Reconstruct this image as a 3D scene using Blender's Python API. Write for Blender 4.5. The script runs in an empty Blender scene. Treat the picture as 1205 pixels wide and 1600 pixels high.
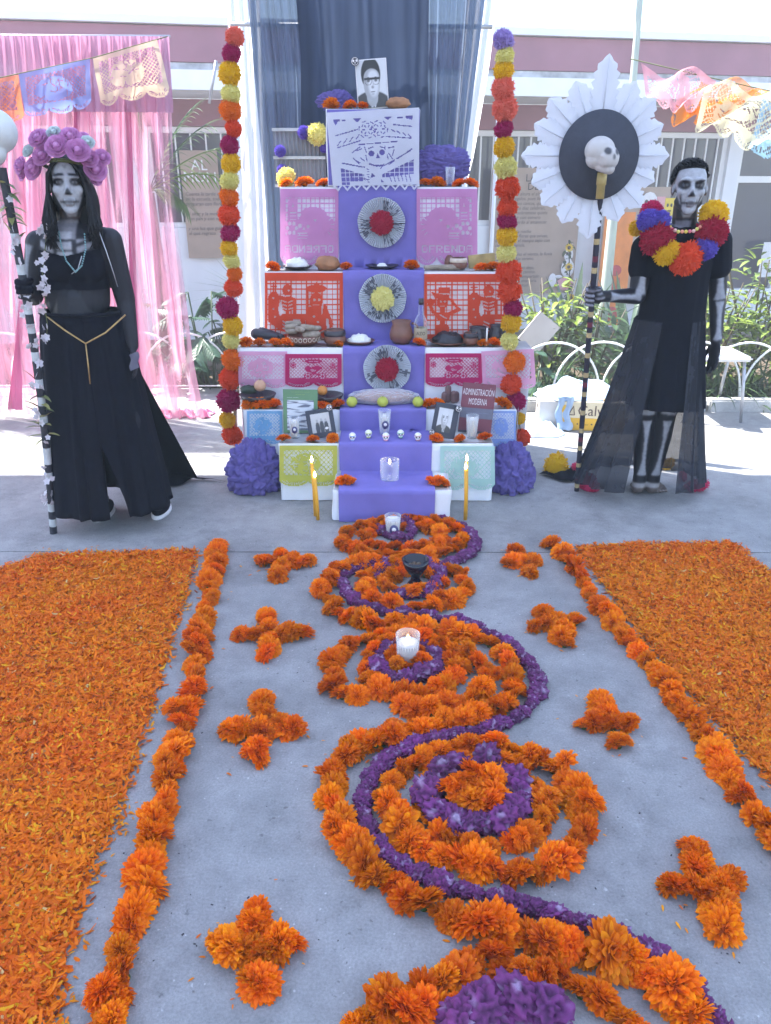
import bpy, bmesh, math, random
import numpy as np
from mathutils import Vector, Matrix, Euler, noise
random.seed(7); np.random.seed(7)
R = math.radians
C = bpy.context.scene.collection
sc = bpy.context.scene

# ---------------------------------------------------------------- camera, sky, sun, exposure
HC, TH, F = 1.55, R(23.0), 1200.0
cam = bpy.data.cameras.new('camera'); camo = bpy.data.objects.new('camera', cam); C.objects.link(camo)
camo.location = (0, 0, HC); camo.rotation_euler = (R(90) - TH, 0, 0)
cam.sensor_fit = 'VERTICAL'; cam.sensor_height = 24.0; cam.lens = 18.0
cam.clip_start = 0.05; cam.clip_end = 500
sc.camera = camo
SUN = Vector((-0.55, 0.28, 1.0)).normalized()          # towards the sun: behind the altar, from the left, high
w = bpy.data.worlds.new('World'); sc.world = w; w.use_nodes = True
nt = w.node_tree; bg = nt.nodes['Background']; sky = nt.nodes.new('ShaderNodeTexSky'); sky.sky_type = 'NISHITA'
sky.sun_disc = False; sky.sun_elevation = math.asin(SUN.z); sky.sun_rotation = math.atan2(SUN.x, SUN.y)
nt.links.new(sky.outputs[0], bg.inputs[0]); bg.inputs[1].default_value = 0.15
sl = bpy.data.lights.new('sun', 'SUN'); sl.energy = 5.0; sl.angle = R(0.5); sl.color = (1, .96, .9)
so = bpy.data.objects.new('sun', sl); C.objects.link(so); so.location = SUN * 20
so.rotation_euler = SUN.to_track_quat('Z', 'Y').to_euler()
sc.view_settings.view_transform = 'Standard'; sc.view_settings.look = 'None'
sc.view_settings.exposure = 2.25; sc.view_settings.gamma = 1.0
sc.render.engine = 'CYCLES'
sc.cycles.max_bounces = 5; sc.cycles.transparent_max_bounces = 14; sc.cycles.use_denoising = True
sc.cycles.caustics_reflective = False; sc.cycles.caustics_refractive = False

# ---------------------------------------------------------------- where things stand
def ray(px, py):
    u = (px - 602.5) / F; v = (800 - py) / F
    return Vector((u, math.cos(TH) + v * math.sin(TH), -math.sin(TH) + v * math.cos(TH)))
def G(px, py, z=0.0):
    r = ray(px, py); t = (z - HC) / r.z
    return Vector((0, 0, HC)) + r * t
def P(px, py, y):
    r = ray(px, py); return Vector((0, 0, HC)) + r * (y / r.y)
def mpp(p): return (p[1] * math.cos(TH) - (p[2] - HC) * math.sin(TH)) / F
def XZ(px, y, z): return Vector(((px - 602.5) * mpp((0, y, z)), y, z))

# ---------------------------------------------------------------- builders
WL = {}
def tag(o, label, cat, group=None):
    o['label'] = label; o['category'] = cat
    if group: o['group'] = group
    return o
def thing(name, label, cat, loc=(0, 0, 0), group=None, rot=None):
    o = bpy.data.objects.new(name, None); C.objects.link(o); o.location = loc; o.empty_display_size = .05
    if rot: o.rotation_euler = rot
    WL[o] = Vector(loc); return tag(o, label, cat, group)
def link(name, me, parent=None, loc=None, rot=None, scale=None, color=None):
    o = bpy.data.objects.new(name, me); C.objects.link(o)
    if parent is not None: o.parent = parent
    if loc is not None: o.location = loc
    if rot is not None: o.rotation_euler = rot
    if scale is not None: o.scale = (scale,) * 3 if isinstance(scale, (int, float)) else scale
    if color is not None: o.color = (*color, 1)
    return o
class MB:
    def __init__(s): s.v = []; s.f = []; s.c = []
    def add(s, vs, fs, col=None):
        b = len(s.v); s.v += [tuple(p) for p in vs]; s.f += [tuple(i + b for i in f) for f in fs]
        s.c += [col or (1, 1, 1)] * (len(s.v) - b); return s
    def box(s, c, size, rz=0, rx=0, ry=0, bev=0.0):
        m = Euler((rx, ry, rz)).to_matrix(); c = Vector(c); h = Vector(size) / 2
        if bev <= 0:
            vs = [c + m @ Vector((x * h.x, y * h.y, z * h.z)) for z in (-1, 1) for x, y in ((-1, -1), (1, -1), (1, 1), (-1, 1))]
            return s.add(vs, [(3, 2, 1, 0), (4, 5, 6, 7), (0, 1, 5, 4), (1, 2, 6, 5), (2, 3, 7, 6), (3, 0, 4, 7)])
        bm = bmesh.new(); bmesh.ops.create_cube(bm, size=1)
        for v in bm.verts: v.co = Vector((v.co.x * size[0], v.co.y * size[1], v.co.z * size[2]))
        bmesh.ops.bevel(bm, geom=bm.edges[:], offset=bev, segments=2, affect='EDGES')
        bm.verts.index_update()
        vs = [c + m @ v.co for v in bm.verts]; fs = [[v.index for v in f.verts] for f in bm.faces]; bm.free()
        return s.add(vs, fs)
    def grid(s, pts, closed_u=False, closed_v=False, col=None):      # pts[i][j]
        n, m = len(pts), len(pts[0]); fs = []
        for i in range(n if closed_u else n - 1):
            for j in range(m if closed_v else m - 1):
                fs.append((i * m + j, ((i + 1) % n) * m + j, ((i + 1) % n) * m + (j + 1) % m, i * m + (j + 1) % m))
        return s.add([p for r in pts for p in r], fs, col)
    def tube(s, pts, rad, n=8, cap=True, col=None, flat=1.0):
        pts = [Vector(p) for p in pts]; k = len(pts)
        if isinstance(rad, (int, float)): rad = [rad] * k
        rings = []; ref = None
        for i, p in enumerate(pts):
            t = (pts[min(i + 1, k - 1)] - pts[max(i - 1, 0)])
            t = t.normalized() if t.length > 1e-9 else Vector((0, 0, 1))
            if ref is None: ref = Vector((0, 1, 0)) if abs(t.y) < .9 else Vector((1, 0, 0))
            a = t.cross(ref).normalized(); b = a.cross(t).normalized(); ref = b
            rings.append([p + (a * math.cos(q) + b * math.sin(q) * flat) * rad[i] for q in [2 * math.pi * j / n for j in range(n)]])
        base = len(s.v); s.grid(rings, closed_v=True, col=col)
        if cap:
            s.f.append(tuple(base + j for j in range(n))); s.f.append(tuple(base + (k - 1) * n + j for j in reversed(range(n))))
        return s
    def lathe(s, prof, c=(0, 0, 0), n=20, m=None, col=None):
        c = Vector(c); rings = []
        for r, z in prof:
            ring = []
            for j in range(n):
                q = 2 * math.pi * j / n; p = Vector((r * math.cos(q), r * math.sin(q), z))
                ring.append(c + (m @ p if m else p))
            rings.append(ring)
        return s.grid(rings, closed_v=True, col=col)
    def ell(s, c, rad, n=16, k=10, m=None, fn=None, col=None):
        c = Vector(c); rings = []
        for i in range(k + 1):
            a = math.pi * i / k; ring = []
            for j in range(n):
                q = 2 * math.pi * j / n
                d = Vector((math.sin(a) * math.cos(q), math.sin(a) * math.sin(q), -math.cos(a)))
                f = fn(d) if fn else 1.0
                p = Vector((d.x * rad[0], d.y * rad[1], d.z * rad[2])) * f
                ring.append(c + (m @ p if m else p))
            rings.append(ring)
        return s.grid(rings, closed_v=True, col=col)
    def cap(s, p0, r0, p1, r1, n=12):                                  # closed tapered capsule
        p0, p1 = Vector(p0), Vector(p1); t = (p1 - p0)
        L = max(t.length, 1e-6); t = t / L
        pts = []; rad = []
        for i in range(4):
            a = math.pi / 2 * (i + .35) / 4; pts.append(p0 - t * r0 * math.cos(a)); rad.append(r0 * math.sin(a))
        pts += [p0, p1]; rad += [r0, r1]
        for i in range(4):
            a = math.pi / 2 * (1 - (i + .65) / 4); pts.append(p1 + t * r1 * math.cos(a)); rad.append(r1 * math.sin(a))
        return s.tube(pts, rad, n=n)
    def mesh(s, name, mat, smooth=True, off=None, color=False):
        me = bpy.data.meshes.new(name); off = off or Vector((0, 0, 0))
        me.from_pydata([(p[0] - off[0], p[1] - off[1], p[2] - off[2]) for p in s.v], [], s.f)
        if color:
            a = me.color_attributes.new('Col', 'FLOAT_COLOR', 'POINT')
            a.data.foreach_set('color', np.array([(*c, 1) for c in s.c], dtype=np.float32).ravel())
        if mat: me.materials.append(mat)
        if smooth: me.polygons.foreach_set('use_smooth', [True] * len(me.polygons))
        me.update(); return me
    def build(s, name, mat, parent=None, smooth=True, color=False):
        if parent is not None:
            o = link(name, s.mesh(name, mat, smooth, WL[parent], color), parent); WL[o] = WL[parent]; return o
        a = np.array(s.v); off = Vector(((a[:, 0].min() + a[:, 0].max()) / 2, (a[:, 1].min() + a[:, 1].max()) / 2, a[:, 2].min()))
        o = link(name, s.mesh(name, mat, smooth, off, color), None, off); WL[o] = off; return o
def struct(o): o['kind'] = 'structure'; return o
def put(name, me, parent, loc, rot=(0, 0, 0), scale=1.0, color=None):  # shared mesh at a world place
    return link(name, me, parent, Vector(loc) - (WL[parent] if parent else Vector((0, 0, 0))), rot, scale, color)
def mesh_np(name, v, q, mat, col=None, smooth=False):
    me = bpy.data.meshes.new(name); me.vertices.add(len(v)); me.vertices.foreach_set('co', np.asarray(v, np.float32).ravel())
    q = np.asarray(q, np.int32); me.loops.add(q.size); me.loops.foreach_set('vertex_index', q.ravel())
    me.polygons.add(len(q)); k = q.shape[1]
    me.polygons.foreach_set('loop_start', np.arange(0, q.size, k, dtype=np.int32)); me.polygons.foreach_set('loop_total', np.full(len(q), k, np.int32))
    if col is not None:
        a = me.color_attributes.new('Col', 'FLOAT_COLOR', 'POINT')
        a.data.foreach_set('color', np.concatenate([col, np.ones((len(col), 1))], 1).astype(np.float32).ravel())
    if mat: me.materials.append(mat)
    me.update(calc_edges=True)
    if smooth: me.polygons.foreach_set('use_smooth', [True] * len(me.polygons))
    return me
def text(name, body, p, size, mat, parent, rz=0, rx=R(90), sx=1.0, align='CENTER', shear=0.0, spacing=1.0):
    cu = bpy.data.curves.new(name, 'FONT'); cu.body = body; cu.size = size; cu.align_x = align; cu.align_y = 'CENTER'; cu.shear = shear; cu.resolution_u = 2
    cu.space_line = spacing
    t = bpy.data.objects.new('tmp', cu); C.objects.link(t)
    dg = bpy.context.evaluated_depsgraph_get(); me = bpy.data.meshes.new_from_object(t.evaluated_get(dg))
    bpy.data.objects.remove(t); me.materials.clear(); me.materials.append(mat)
    o = link(name, me, parent, Vector(p) - (WL[parent] if parent in WL else Vector((0, 0, 0))), (rx, 0, rz), (sx, 1, 1)); return o

# ---------------------------------------------------------------- materials
MT = {}
def mat(name, col=(.5, .5, .5), rough=.7, var=.12, scale=30, bump=0.0, bscale=None, attr=None, objcol=False, rnd=0.0,
        trans=0.0, transp=0.0, metal=0.0, spec=None, sheen=0.0, emit=0.0, detail=4, stretch=None):
    if name in MT: return MT[name]
    m = bpy.data.materials.new(name); m.use_nodes = True; N = m.node_tree; n = N.nodes; L = N.links
    b = n['Principled BSDF']; out = n['Material Output']
    b.inputs['Roughness'].default_value = rough; b.inputs['Metallic'].default_value = metal
    if spec is not None: b.inputs['Specular IOR Level'].default_value = spec
    if sheen: b.inputs['Sheen Weight'].default_value = sheen
    tc = n.new('ShaderNodeTexCoord'); mp = n.new('ShaderNodeMapping'); L.new(tc.outputs['Object'], mp.inputs[0])
    if stretch: mp.inputs['Scale'].default_value = stretch
    nz = n.new('ShaderNodeTexNoise'); nz.inputs['Scale'].default_value = scale; nz.inputs['Detail'].default_value = detail
    L.new(mp.outputs[0], nz.inputs['Vector'])
    if attr: s = n.new('ShaderNodeAttribute'); s.attribute_name = attr; src = s.outputs['Color']
    elif objcol: s = n.new('ShaderNodeObjectInfo'); src = s.outputs['Color']
    else: s = n.new('ShaderNodeRGB'); s.outputs[0].default_value = (*col, 1); src = s.outputs[0]
    hs = n.new('ShaderNodeHueSaturation'); L.new(src, hs.inputs['Color'])
    mr = n.new('ShaderNodeMapRange'); mr.inputs[1].default_value = .25; mr.inputs[2].default_value = .75
    mr.inputs[3].default_value = 1 - var; mr.inputs[4].default_value = 1 + var; L.new(nz.outputs[0], mr.inputs[0])
    if rnd:
        oi = n.new('ShaderNodeObjectInfo'); r2 = n.new('ShaderNodeMapRange'); r2.inputs[3].default_value = 1 - rnd; r2.inputs[4].default_value = 1 + rnd
        L.new(oi.outputs['Random'], r2.inputs[0]); mu = n.new('ShaderNodeMath'); mu.operation = 'MULTIPLY'
        L.new(mr.outputs[0], mu.inputs[0]); L.new(r2.outputs[0], mu.inputs[1]); L.new(mu.outputs[0], hs.inputs['Value'])
        r3 = n.new('ShaderNodeMapRange'); r3.inputs[3].default_value = .5 - rnd * .05; r3.inputs[4].default_value = .5 + rnd * .05
        sn = n.new('ShaderNodeMath'); sn.operation = 'FRACT'; m7 = n.new('ShaderNodeMath'); m7.operation = 'MULTIPLY'; m7.inputs[1].default_value = 7.31
        L.new(oi.outputs['Random'], m7.inputs[0]); L.new(m7.outputs[0], sn.inputs[0]); L.new(sn.outputs[0], r3.inputs[0]); L.new(r3.outputs[0], hs.inputs['Hue'])
    else: L.new(mr.outputs[0], hs.inputs['Value'])
    L.new(hs.outputs[0], b.inputs['Base Color'])
    if bump:
        bp = n.new('ShaderNodeBump'); bp.inputs['Strength'].default_value = bump; bp.inputs['Distance'].default_value = .004
        n2 = n.new('ShaderNodeTexNoise'); n2.inputs['Scale'].default_value = bscale or scale * 3; n2.inputs['Detail'].default_value = 5
        L.new(mp.outputs[0], n2.inputs['Vector']); L.new(n2.outputs[0], bp.inputs['Height']); L.new(bp.outputs[0], b.inputs['Normal'])
    if emit: b.inputs['Emission Color'].default_value = (*col, 1); b.inputs['Emission Strength'].default_value = emit
    last = b.outputs[0]
    if trans:
        tr = n.new('ShaderNodeBsdfTranslucent'); L.new(hs.outputs[0], tr.inputs[0]); mx = n.new('ShaderNodeMixShader'); mx.inputs[0].default_value = trans
        L.new(last, mx.inputs[1]); L.new(tr.outputs[0], mx.inputs[2]); last = mx.outputs[0]
    if transp:
        tp = n.new('ShaderNodeBsdfTransparent'); mx = n.new('ShaderNodeMixShader'); mx.inputs[0].default_value = transp
        L.new(last, mx.inputs[1]); L.new(tp.outputs[0], mx.inputs[2]); last = mx.outputs[0]
    L.new(last, out.inputs[0]); MT[name] = m; return m
def glass_mat(name, col=(1, 1, 1), transp=.75, rough=.02):
    m = bpy.data.materials.new(name); m.use_nodes = True; n = m.node_tree.nodes; L = m.node_tree.links
    b = n['Principled BSDF']; b.inputs['Base Color'].default_value = (*col, 1); b.inputs['Roughness'].default_value = rough
    nz = n.new('ShaderNodeTexNoise'); nz.inputs['Scale'].default_value = 8
    mr = n.new('ShaderNodeMapRange'); mr.inputs[3].default_value = rough; mr.inputs[4].default_value = rough + .05; L.new(nz.outputs[0], mr.inputs[0]); L.new(mr.outputs[0], b.inputs['Roughness'])
    tp = n.new('ShaderNodeBsdfTransparent'); mx = n.new('ShaderNodeMixShader'); fr = n.new('ShaderNodeLayerWeight'); fr.inputs[0].default_value = .35
    m2 = n.new('ShaderNodeMapRange'); m2.inputs[3].default_value = transp + .15; m2.inputs[4].default_value = max(transp - .45, .1)
    L.new(fr.outputs['Facing'], m2.inputs[0]); L.new(m2.outputs[0], mx.inputs[0]); L.new(b.outputs[0], mx.inputs[1]); L.new(tp.outputs[0], mx.inputs[2])
    L.new(mx.outputs[0], n['Material Output'].inputs[0]); return m
def concrete(name, col, dark=.62):
    m = bpy.data.materials.new(name); m.use_nodes = True; n = m.node_tree.nodes; L = m.node_tree.links; b = n['Principled BSDF']
    b.inputs['Roughness'].default_value = .75; b.inputs['Specular IOR Level'].default_value = .25
    ge = n.new('ShaderNodeNewGeometry')
    def nzz(s, d=5, r=.6):
        q = n.new('ShaderNodeTexNoise'); q.inputs['Scale'].default_value = s; q.inputs['Detail'].default_value = d; q.inputs['Roughness'].default_value = r
        L.new(ge.outputs['Position'], q.inputs['Vector']); return q.outputs[0]
    def ramp(src, a, c, lo, hi):
        q = n.new('ShaderNodeMapRange'); q.inputs[1].default_value = a; q.inputs[2].default_value = c; q.inputs[3].default_value = lo; q.inputs[4].default_value = hi
        L.new(src, q.inputs[0]); return q.outputs[0]
    def mul(a, c):
        q = n.new('ShaderNodeMath'); q.operation = 'MULTIPLY'; L.new(a, q.inputs[0]); L.new(c, q.inputs[1]); return q.outputs[0]
    big = ramp(nzz(1.1, 5, .65), .3, .7, .74, 1.2); mid = ramp(nzz(8, 7, .75), .3, .7, .78, 1.18); fine = ramp(nzz(150, 3, .7), .3, .7, .80, 1.16)
    pits = ramp(nzz(42, 3, .6), .64, .72, 1.0, dark); smear = ramp(nzz(2.6, 10, .82), .52, .70, 1.0, .66)
    wht = ramp(nzz(75, 1, .4), .74, .8, 1.0, 1.55)
    val = mul(mul(mul(big, mid), mul(fine, pits)), mul(smear, wht))
    hs = n.new('ShaderNodeHueSaturation'); hs.inputs['Color'].default_value = (*col, 1); L.new(val, hs.inputs['Value']); L.new(hs.outputs[0], b.inputs['Base Color'])
    bp = n.new('ShaderNodeBump'); bp.inputs['Strength'].default_value = .5; bp.inputs['Distance'].default_value = .004
    L.new(mul(pits, mul(fine, mid)), bp.inputs['Height']); L.new(bp.outputs[0], b.inputs['Normal'])
    L.new(ramp(nzz(6, 4), .3, .7, .6, .9), b.inputs['Roughness']); return m

WHITE = mat('white_cloth', (.74, .75, .78), .85, .05, 12, bump=.15, bscale=60)
PURPLE = mat('purple_cloth', (.165, .14, .43), .85, .10, 9, bump=.25, bscale=90)
BLACKC = mat('black_cloth', (.0055, .006, .012), .9, .3, 25, bump=.3, bscale=180, spec=.12)
CHARC = mat('charcoal_cloth', (.014, .015, .022), .85, .2, 25, bump=.3, bscale=180, spec=.25)
PAINTW = mat('white_paint', (.8, .8, .8), .5, .05, 6)
METAL = mat('grey_metal', (.42, .43, .46), .4, .1, 20, metal=.6)
KRAFT = mat('kraft_paper', (.40, .30, .24), .9, .1, 5, bump=.2, bscale=8)
INK = mat('ink', (.03, .025, .03), .8, .1)
TISSUE = mat('tissue_paper', objcol=True, rough=.9, var=.14, scale=60, trans=.25)
PICADO2 = mat('thin_picado_paper', objcol=True, rough=.85, var=.07, scale=10, trans=.55, transp=.28)
PICADO = mat('picado_paper', objcol=True, rough=.85, var=.07, scale=10, trans=.35)
VCOL = mat('printed_surface', attr='Col', rough=.6, var=.04, scale=40)
CLAY = mat('brown_clay', (.18, .075, .05), .35, .25, 18, bump=.2)
DARKCLAY = mat('dark_clay', (.035, .028, .036), .25, .2, 18, bump=.1)
BREAD = mat('bread_crust', (.34, .16, .075), .8, .3, 22, bump=.5)
WAXW = mat('white_wax', (.8, .79, .76), .45, .04, 8)
WAXY = mat('yellow_wax', (.75, .36, .02), .45, .08, 20)
FLAME = mat('flame', (1, .75, .35), .5, .01, emit=9); FLAME.cycles.emission_sampling = 'NONE'
GLASS = glass_mat('clear_glass', (.85, .9, .95), .84)
RICE = mat('rice', (.78, .78, .76), .9, .1, 200, bump=.6, bscale=220)
LEAF = mat('leaf', attr='Col', rough=.45, var=.15, scale=25, trans=.3)
# ---------------------------------------------------------------- the setting
JY = G(600, 863).y                                                   # expansion joint in the floor
CON = concrete('concrete_floor', (.295, .293, .293)); CON2 = concrete('concrete_court', (.5, .5, .5))
m = MB(); m.grid([[(-25, -15, -.06), (25, -15, -.06)], [(-25, 30, -.06), (25, 30, -.06)]]); struct(m.build('ground', concrete('ground_earth', (.16, .13, .10)), smooth=False))
def slab(name, pts, z, th, mt):
    k = len(pts); m = MB(); v = [(x, y, z) for x, y in pts] + [(x, y, z - th) for x, y in pts]
    m.add(v, [tuple(range(k))] + [((i + 1) % k, i, i + k, (i + 1) % k + k) for i in range(k)]); return struct(m.build(name, mt, smooth=False))
slab('pavement', [(-9, -3), (6, -3), (6, JY - .02), (-9, JY + .025)], 0, .05, CON)
slab('pavement', [(-9, JY + .033), (6, JY - .012), (6, 5.55), (-9, 5.72)], 0, .05, CON)
slab('courtyard_path', [(-9, 5.73), (-1.25, 5.64), (-1.0, 6.3), (-9, 6.4)], -.004, .05, CON2)
# unseen canopy; edge throws the shade line, blue sheet chosen to cool the light
ROOFM = mat('tinting_tarp', (.36, .435, .60), .6, .06, 2, trans=.42)
rf = MB(); rf.grid([[(-8 + 13 * i / 20, -2.5 + 7.6 * j / 14, 3.22 + .03 * math.sin(i * 1.1) * math.sin(j * .8)) for j in range(15)] for i in range(21)]); ro = thing('canopy', 'unseen flat canopy over the altar court, pale blue tarpaulin chosen to cool its light', 'canopy', (-1.5, 1.3, 0)); rf.build('tarpaulin', ROOFM, ro)
for x in (-7.8, -1.5, 4.8):
    for y in (-2.3,): MB().tube([(x, y, 0), (x, y, 3.2)], .05, 12).build('post', METAL, ro)
for x in (-7.8, 4.8): MB().tube([(x, 4.9, 0), (x, 4.9, 3.2)], .05, 12).build('post', METAL, ro)
# kerb and planting bed
KERB = concrete('kerb_concrete', (.42, .42, .42))
for i in range(9):
    x0 = .55 + i * .62; m = MB(); m.box((x0 + .3, 5.62 - i * .004, .035), (.6, .1, .11), rz=-.006, bev=.012); struct(m.build('kerb', KERB, smooth=False))
m = MB(); m.grid([[(x, y, .015 + .02 * noise.noise((x * 2, y * 2, 0))) for x in np.linspace(-1.2, 8, 40)] for y in np.linspace(5.66, 8.6, 20)])
struct(m.build('planting_bed', concrete('bed_soil', (.10, .075, .05))))
m = MB(); m.grid([[(x, y, .01 + .02 * noise.noise((x * 2, y * 2, 3))) for x in np.linspace(-9, -1.21, 30)] for y in np.linspace(6.42, 8.4, 14)])
struct(m.build('planting_bed', concrete('bed_soil_left', (.10, .075, .05))))

# ---------------------------------------------------------------- school building behind
A0 = Vector((-2.1, 8.5)); B0 = Vector((4.3, 9.6)); WD = (B0 - A0).normalized(); WA = math.atan2(WD.y, WD.x)
def wall_sz(px, py):                                                  # pixel -> (along wall, height)
    r = ray(px, py); nx, ny = -WD.y, WD.x
    t = (A0.x * nx + A0.y * ny) / (r.x * nx + r.y * ny); p = Vector((0, 0, HC)) + r * t
    return (p.x - A0.x) * WD.x + (p.y - A0.y) * WD.y, p.z
bd = thing('school_building', 'long low school building with maroon bands and barred windows behind the altar', 'building', (A0.x, A0.y, 0), rot=(0, 0, WA))
WL[bd] = Vector((0, 0, 0))                                           # its parts are laid out in its own frame: (along, out, up)
WALLM = mat('wall_paint', (.76, .77, .80), .8, .06, 3, bump=.1); MAROON = mat('maroon_paint', (.30, .12, .16), .7, .15, 3)
STAIN = mat('stained_paint', (.42, .42, .42), .9, .5, 9); DGLASS = mat('dark_window', (.03, .042, .075), .12, .3, 1.5)
def wbox(name, s0, s1, z0, z1, d0, d1, mt, parent=None): return MB().box(((s0 + s1) / 2, (d0 + d1) / 2, (z0 + z1) / 2), (s1 - s0, abs(d1 - d0), z1 - z0)).build(name, mt, parent or bd, smooth=False)
wbox('parapet', -9, 14, 2.56, 2.83, -.75, -.63, MAROON); wbox('roof', -9, 14, 2.84, 2.90, -.8, 4, WALLM)
wbox('stained_drip', -9, 14, 2.50, 2.555, -.74, -.64, STAIN); wbox('beam', -9, 14, 2.34, 2.498, -.78, -.60, PAINTW)
wbox('ceiling', -9, 14, 2.34, 2.40, -.59, -.001, WALLM)
wbox('upper_wall', -9, 14, 2.10, 2.339, 0, .2, MAROON)
WIN = [(-6.5, -.55, 1.15), (-.3, .9, 1.15), (2.75, 4.0, 1.15), (4.55, 6.05, 1.30), (6.2, 8.3, .35)]
edges = [-9] + [e for a in WIN for e in a[:2]] + [14]
for i in range(0, len(edges), 2): wbox('wall', edges[i], edges[i + 1], 0, 2.099, 0, .2, WALLM)
for (a, b, zb) in WIN:
    wbox('wall', a + .001, b - .001, 0, zb, .002, .2, WALLM)
    wn = wbox('window', a + .001, b - .001, zb, 2.098, .13, .16, DGLASS)
    for s0, s1, z0, z1 in ((a, b, 2.04, 2.095), (a, b, zb + .002, zb + .05), (a, a + .06, zb + .05, 2.04), (b - .06, b, zb + .05, 2.04)): wbox('window_frame', s0 + .002, s1 - .002, z0, z1, .05, .125, PAINTW, wn)
    n = int((b - a) / .135)
    if zb > 1:
        for k in range(1, n): wbox('bar', a + k * (b - a) / n - .008, a + k * (b - a) / n + .008, zb + .05, 2.04, .02, .036, PAINTW, wn)
    else:
        for z in (1.62,): wbox('crossbar', a + .06, b - .06, z - .035, z + .035, .06, .12, PAINTW, wn)
        for s in (a + .75,): wbox('mullion', s - .03, s + .03, zb + .05, 1.584, .06, .12, PAINTW, wn)
wbox('column', 1.97 + .1, 2.2 + .12, 0, 2.338, -.3, -.08, mat('blue_grey_paint', (.20, .25, .33), .6, .1, 4))
dr = wbox('door', 2.35, 2.74, .05, 2.08, -.03, -.003, mat('dark_door', (.03, .04, .06), .5, .2, 3)); wbox('door_panel', 2.38, 2.7, .25, .95, -.05, -.031, WALLM, dr)
# kraft paper posters hung on the wall
def poster(label, px0, py0, px1, py1, off, lines, title=None, tsize=.1, tmat=None, ts=.036, mt=KRAFT):
    s0, z1 = wall_sz(px0, py0); s1, z0 = wall_sz(px1, py1)
    loc = Vector((A0.x, A0.y, 0)) + Vector((WD.x, WD.y, 0)) * (s0 + s1) / 2 + Vector((WD.y, -WD.x, 0)) * off + Vector((0, 0, z0))
    t = thing('wall_poster', label, 'poster', loc, rot=(0, 0, WA)); WL[t] = Vector((0, 0, 0)); W_, H_ = s1 - s0, z1 - z0
    m = MB(); m.grid([[(x, .012 * math.sin(x * 9 + z * 3) * (z / H_ - 1), z) for x in np.linspace(-W_ / 2, W_ / 2, 12)] for z in np.linspace(0, H_, 12)])
    t_ = m.build('sheet', mt, t)
    if title: text('title_lettering', title, (0, -.02, H_ - tsize * 1.4), tsize, tmat or INK, t_, spacing=.8)
    for i, ln_ in enumerate(lines or []):
        if ln_: text('handwriting_line', ln_, (-W_ * .44, -.02, H_ * .40 + (len(lines) / 2 - i) * ts * .98), ts, mat('faded_ink', (.09, .07, .08), .9, .2), t_, sx=1.0, shear=.2, align='LEFT')
    return t, W_, H_
L1 = ['Ante la gran altura el altar', 'nos trae regalos, pues llegan', 'las flores y los cantos, que el', 'tiempo de los dias celebran,', 'de la vida y sobremesa quieta', 'y asi al partir con esmero', 'dejo el recuerdo al amanecer.', '', 'Al preparar la noche', 'entre luces y flores que avivan,', 'la huella que el tiempo tejio con', 'calma y paciencia.', '', 'Al pasar los dias el viento, la lluvia', 'todo lo que fue sereno.', '', 'Los libros que nos dejo,', 'lecciones para el camino.', 'Lo aprendido y compartido', 'queda vivo en la memoria.', 'con cariño y gratitud', 'su vocacion!']
pt, W_, H_ = poster('kraft paper poster headed LA CA with long handwriting beside white feather disc', 768, 262, 892, 456, .05, L1, 'LA CA\nDE PI', .105, None, .049)
CUT = mat('white_card', (.75, .73, .74), .8, .05); PINKC = mat('pink_card', (.7, .35, .38), .8, .08)
def cutout(parent, name, shapes, mt, y=-.03):
    m = MB()
    for (x, z, rx, rz) in shapes: m.ell((x, y, z), (rx, .006, rz), 14, 6)
    return m.build(name, mt, parent)
cutout(pt, 'skeleton_cutout', [(W_ / 2 - .10, .42, .055, .075), (W_ / 2 - .10, .27, .08, .10), (W_ / 2 - .27, .14, .05, .08), (W_ / 2 - .20, .18, .05, .02)], CUT)
cutout(pt, 'skirt_cutout', [(W_ / 2 - .12, .10, .11, .07)], PINKC, -.036)
cutout(pt, 'skull_eyes', [(W_ / 2 - .12, .43, .014, .02), (W_ / 2 - .085, .43, .014, .02), (W_ / 2 - .1, .28, .02, .015)], INK, -.037)
pt2, W2, H2 = poster('grey brown poster with white title lettering between pink curtain and pompom garland', 280, 235, 352, 402, .05, ['' 'Cuenta la tarde que', 'en la escuela, todos', 'preparan con flores', '', 'el altar y la mesa', 'con pan y con velas', '', 'y una luz que guia', 'al que regresa'], 'AL\nMON', .14, PAINTW, .048)
pt3, W3, H3 = poster('kraft paper poster with skull and yellow cutouts beside the man', 945, 292, 1022, 470, .06, ['la historia de hoy', 'en la plaza y el patio', 'con flores al viento', 'y un canto sereno'], None, ts=.05)
cutout(pt3, 'skull_cutout', [(.12, H3 - .16, .10, .11), (.12, H3 - .26, .06, .05)], CUT)
cutout(pt3, 'skull_eyes', [(.085, H3 - .16, .022, .03), (.155, H3 - .16, .022, .03), (.12, H3 - .22, .01, .012)], INK, -.037)
MB().box((.26, -.03, H3 - .2), (.1, .006, .2)).build('pink_strip', PINKC, pt3, smooth=False)
YC = mat('yellow_card', (.75, .55, .04), .8, .1)
MB().box((.37, -.035, H3 - .21), (.12, .006, .19)).build('yellow_skull_card', YC, pt3, smooth=False)
cutout(pt3, 'card_eyes', [(.345, H3 - .19, .013, .02), (.39, H3 - .19, .013, .02), (.37, H3 - .25, .03, .008)], INK, -.041)
pt4, W4, H4 = poster('narrow orange painted banner with red figures beside the dark door', 925, 330, 952, 500, .36, None, mt=mat('orange_card', (.75, .22, .03), .8, .2, 6))
cutout(pt4, 'red_figures', [(0, H4 * .5, .07, .06), (-.03, H4 * .38, .03, .09), (.05, H4 * .36, .02, .1), (0, H4 * .12, .09, .07)], mat('red_card', (.45, .05, .06), .8, .2))
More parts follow.
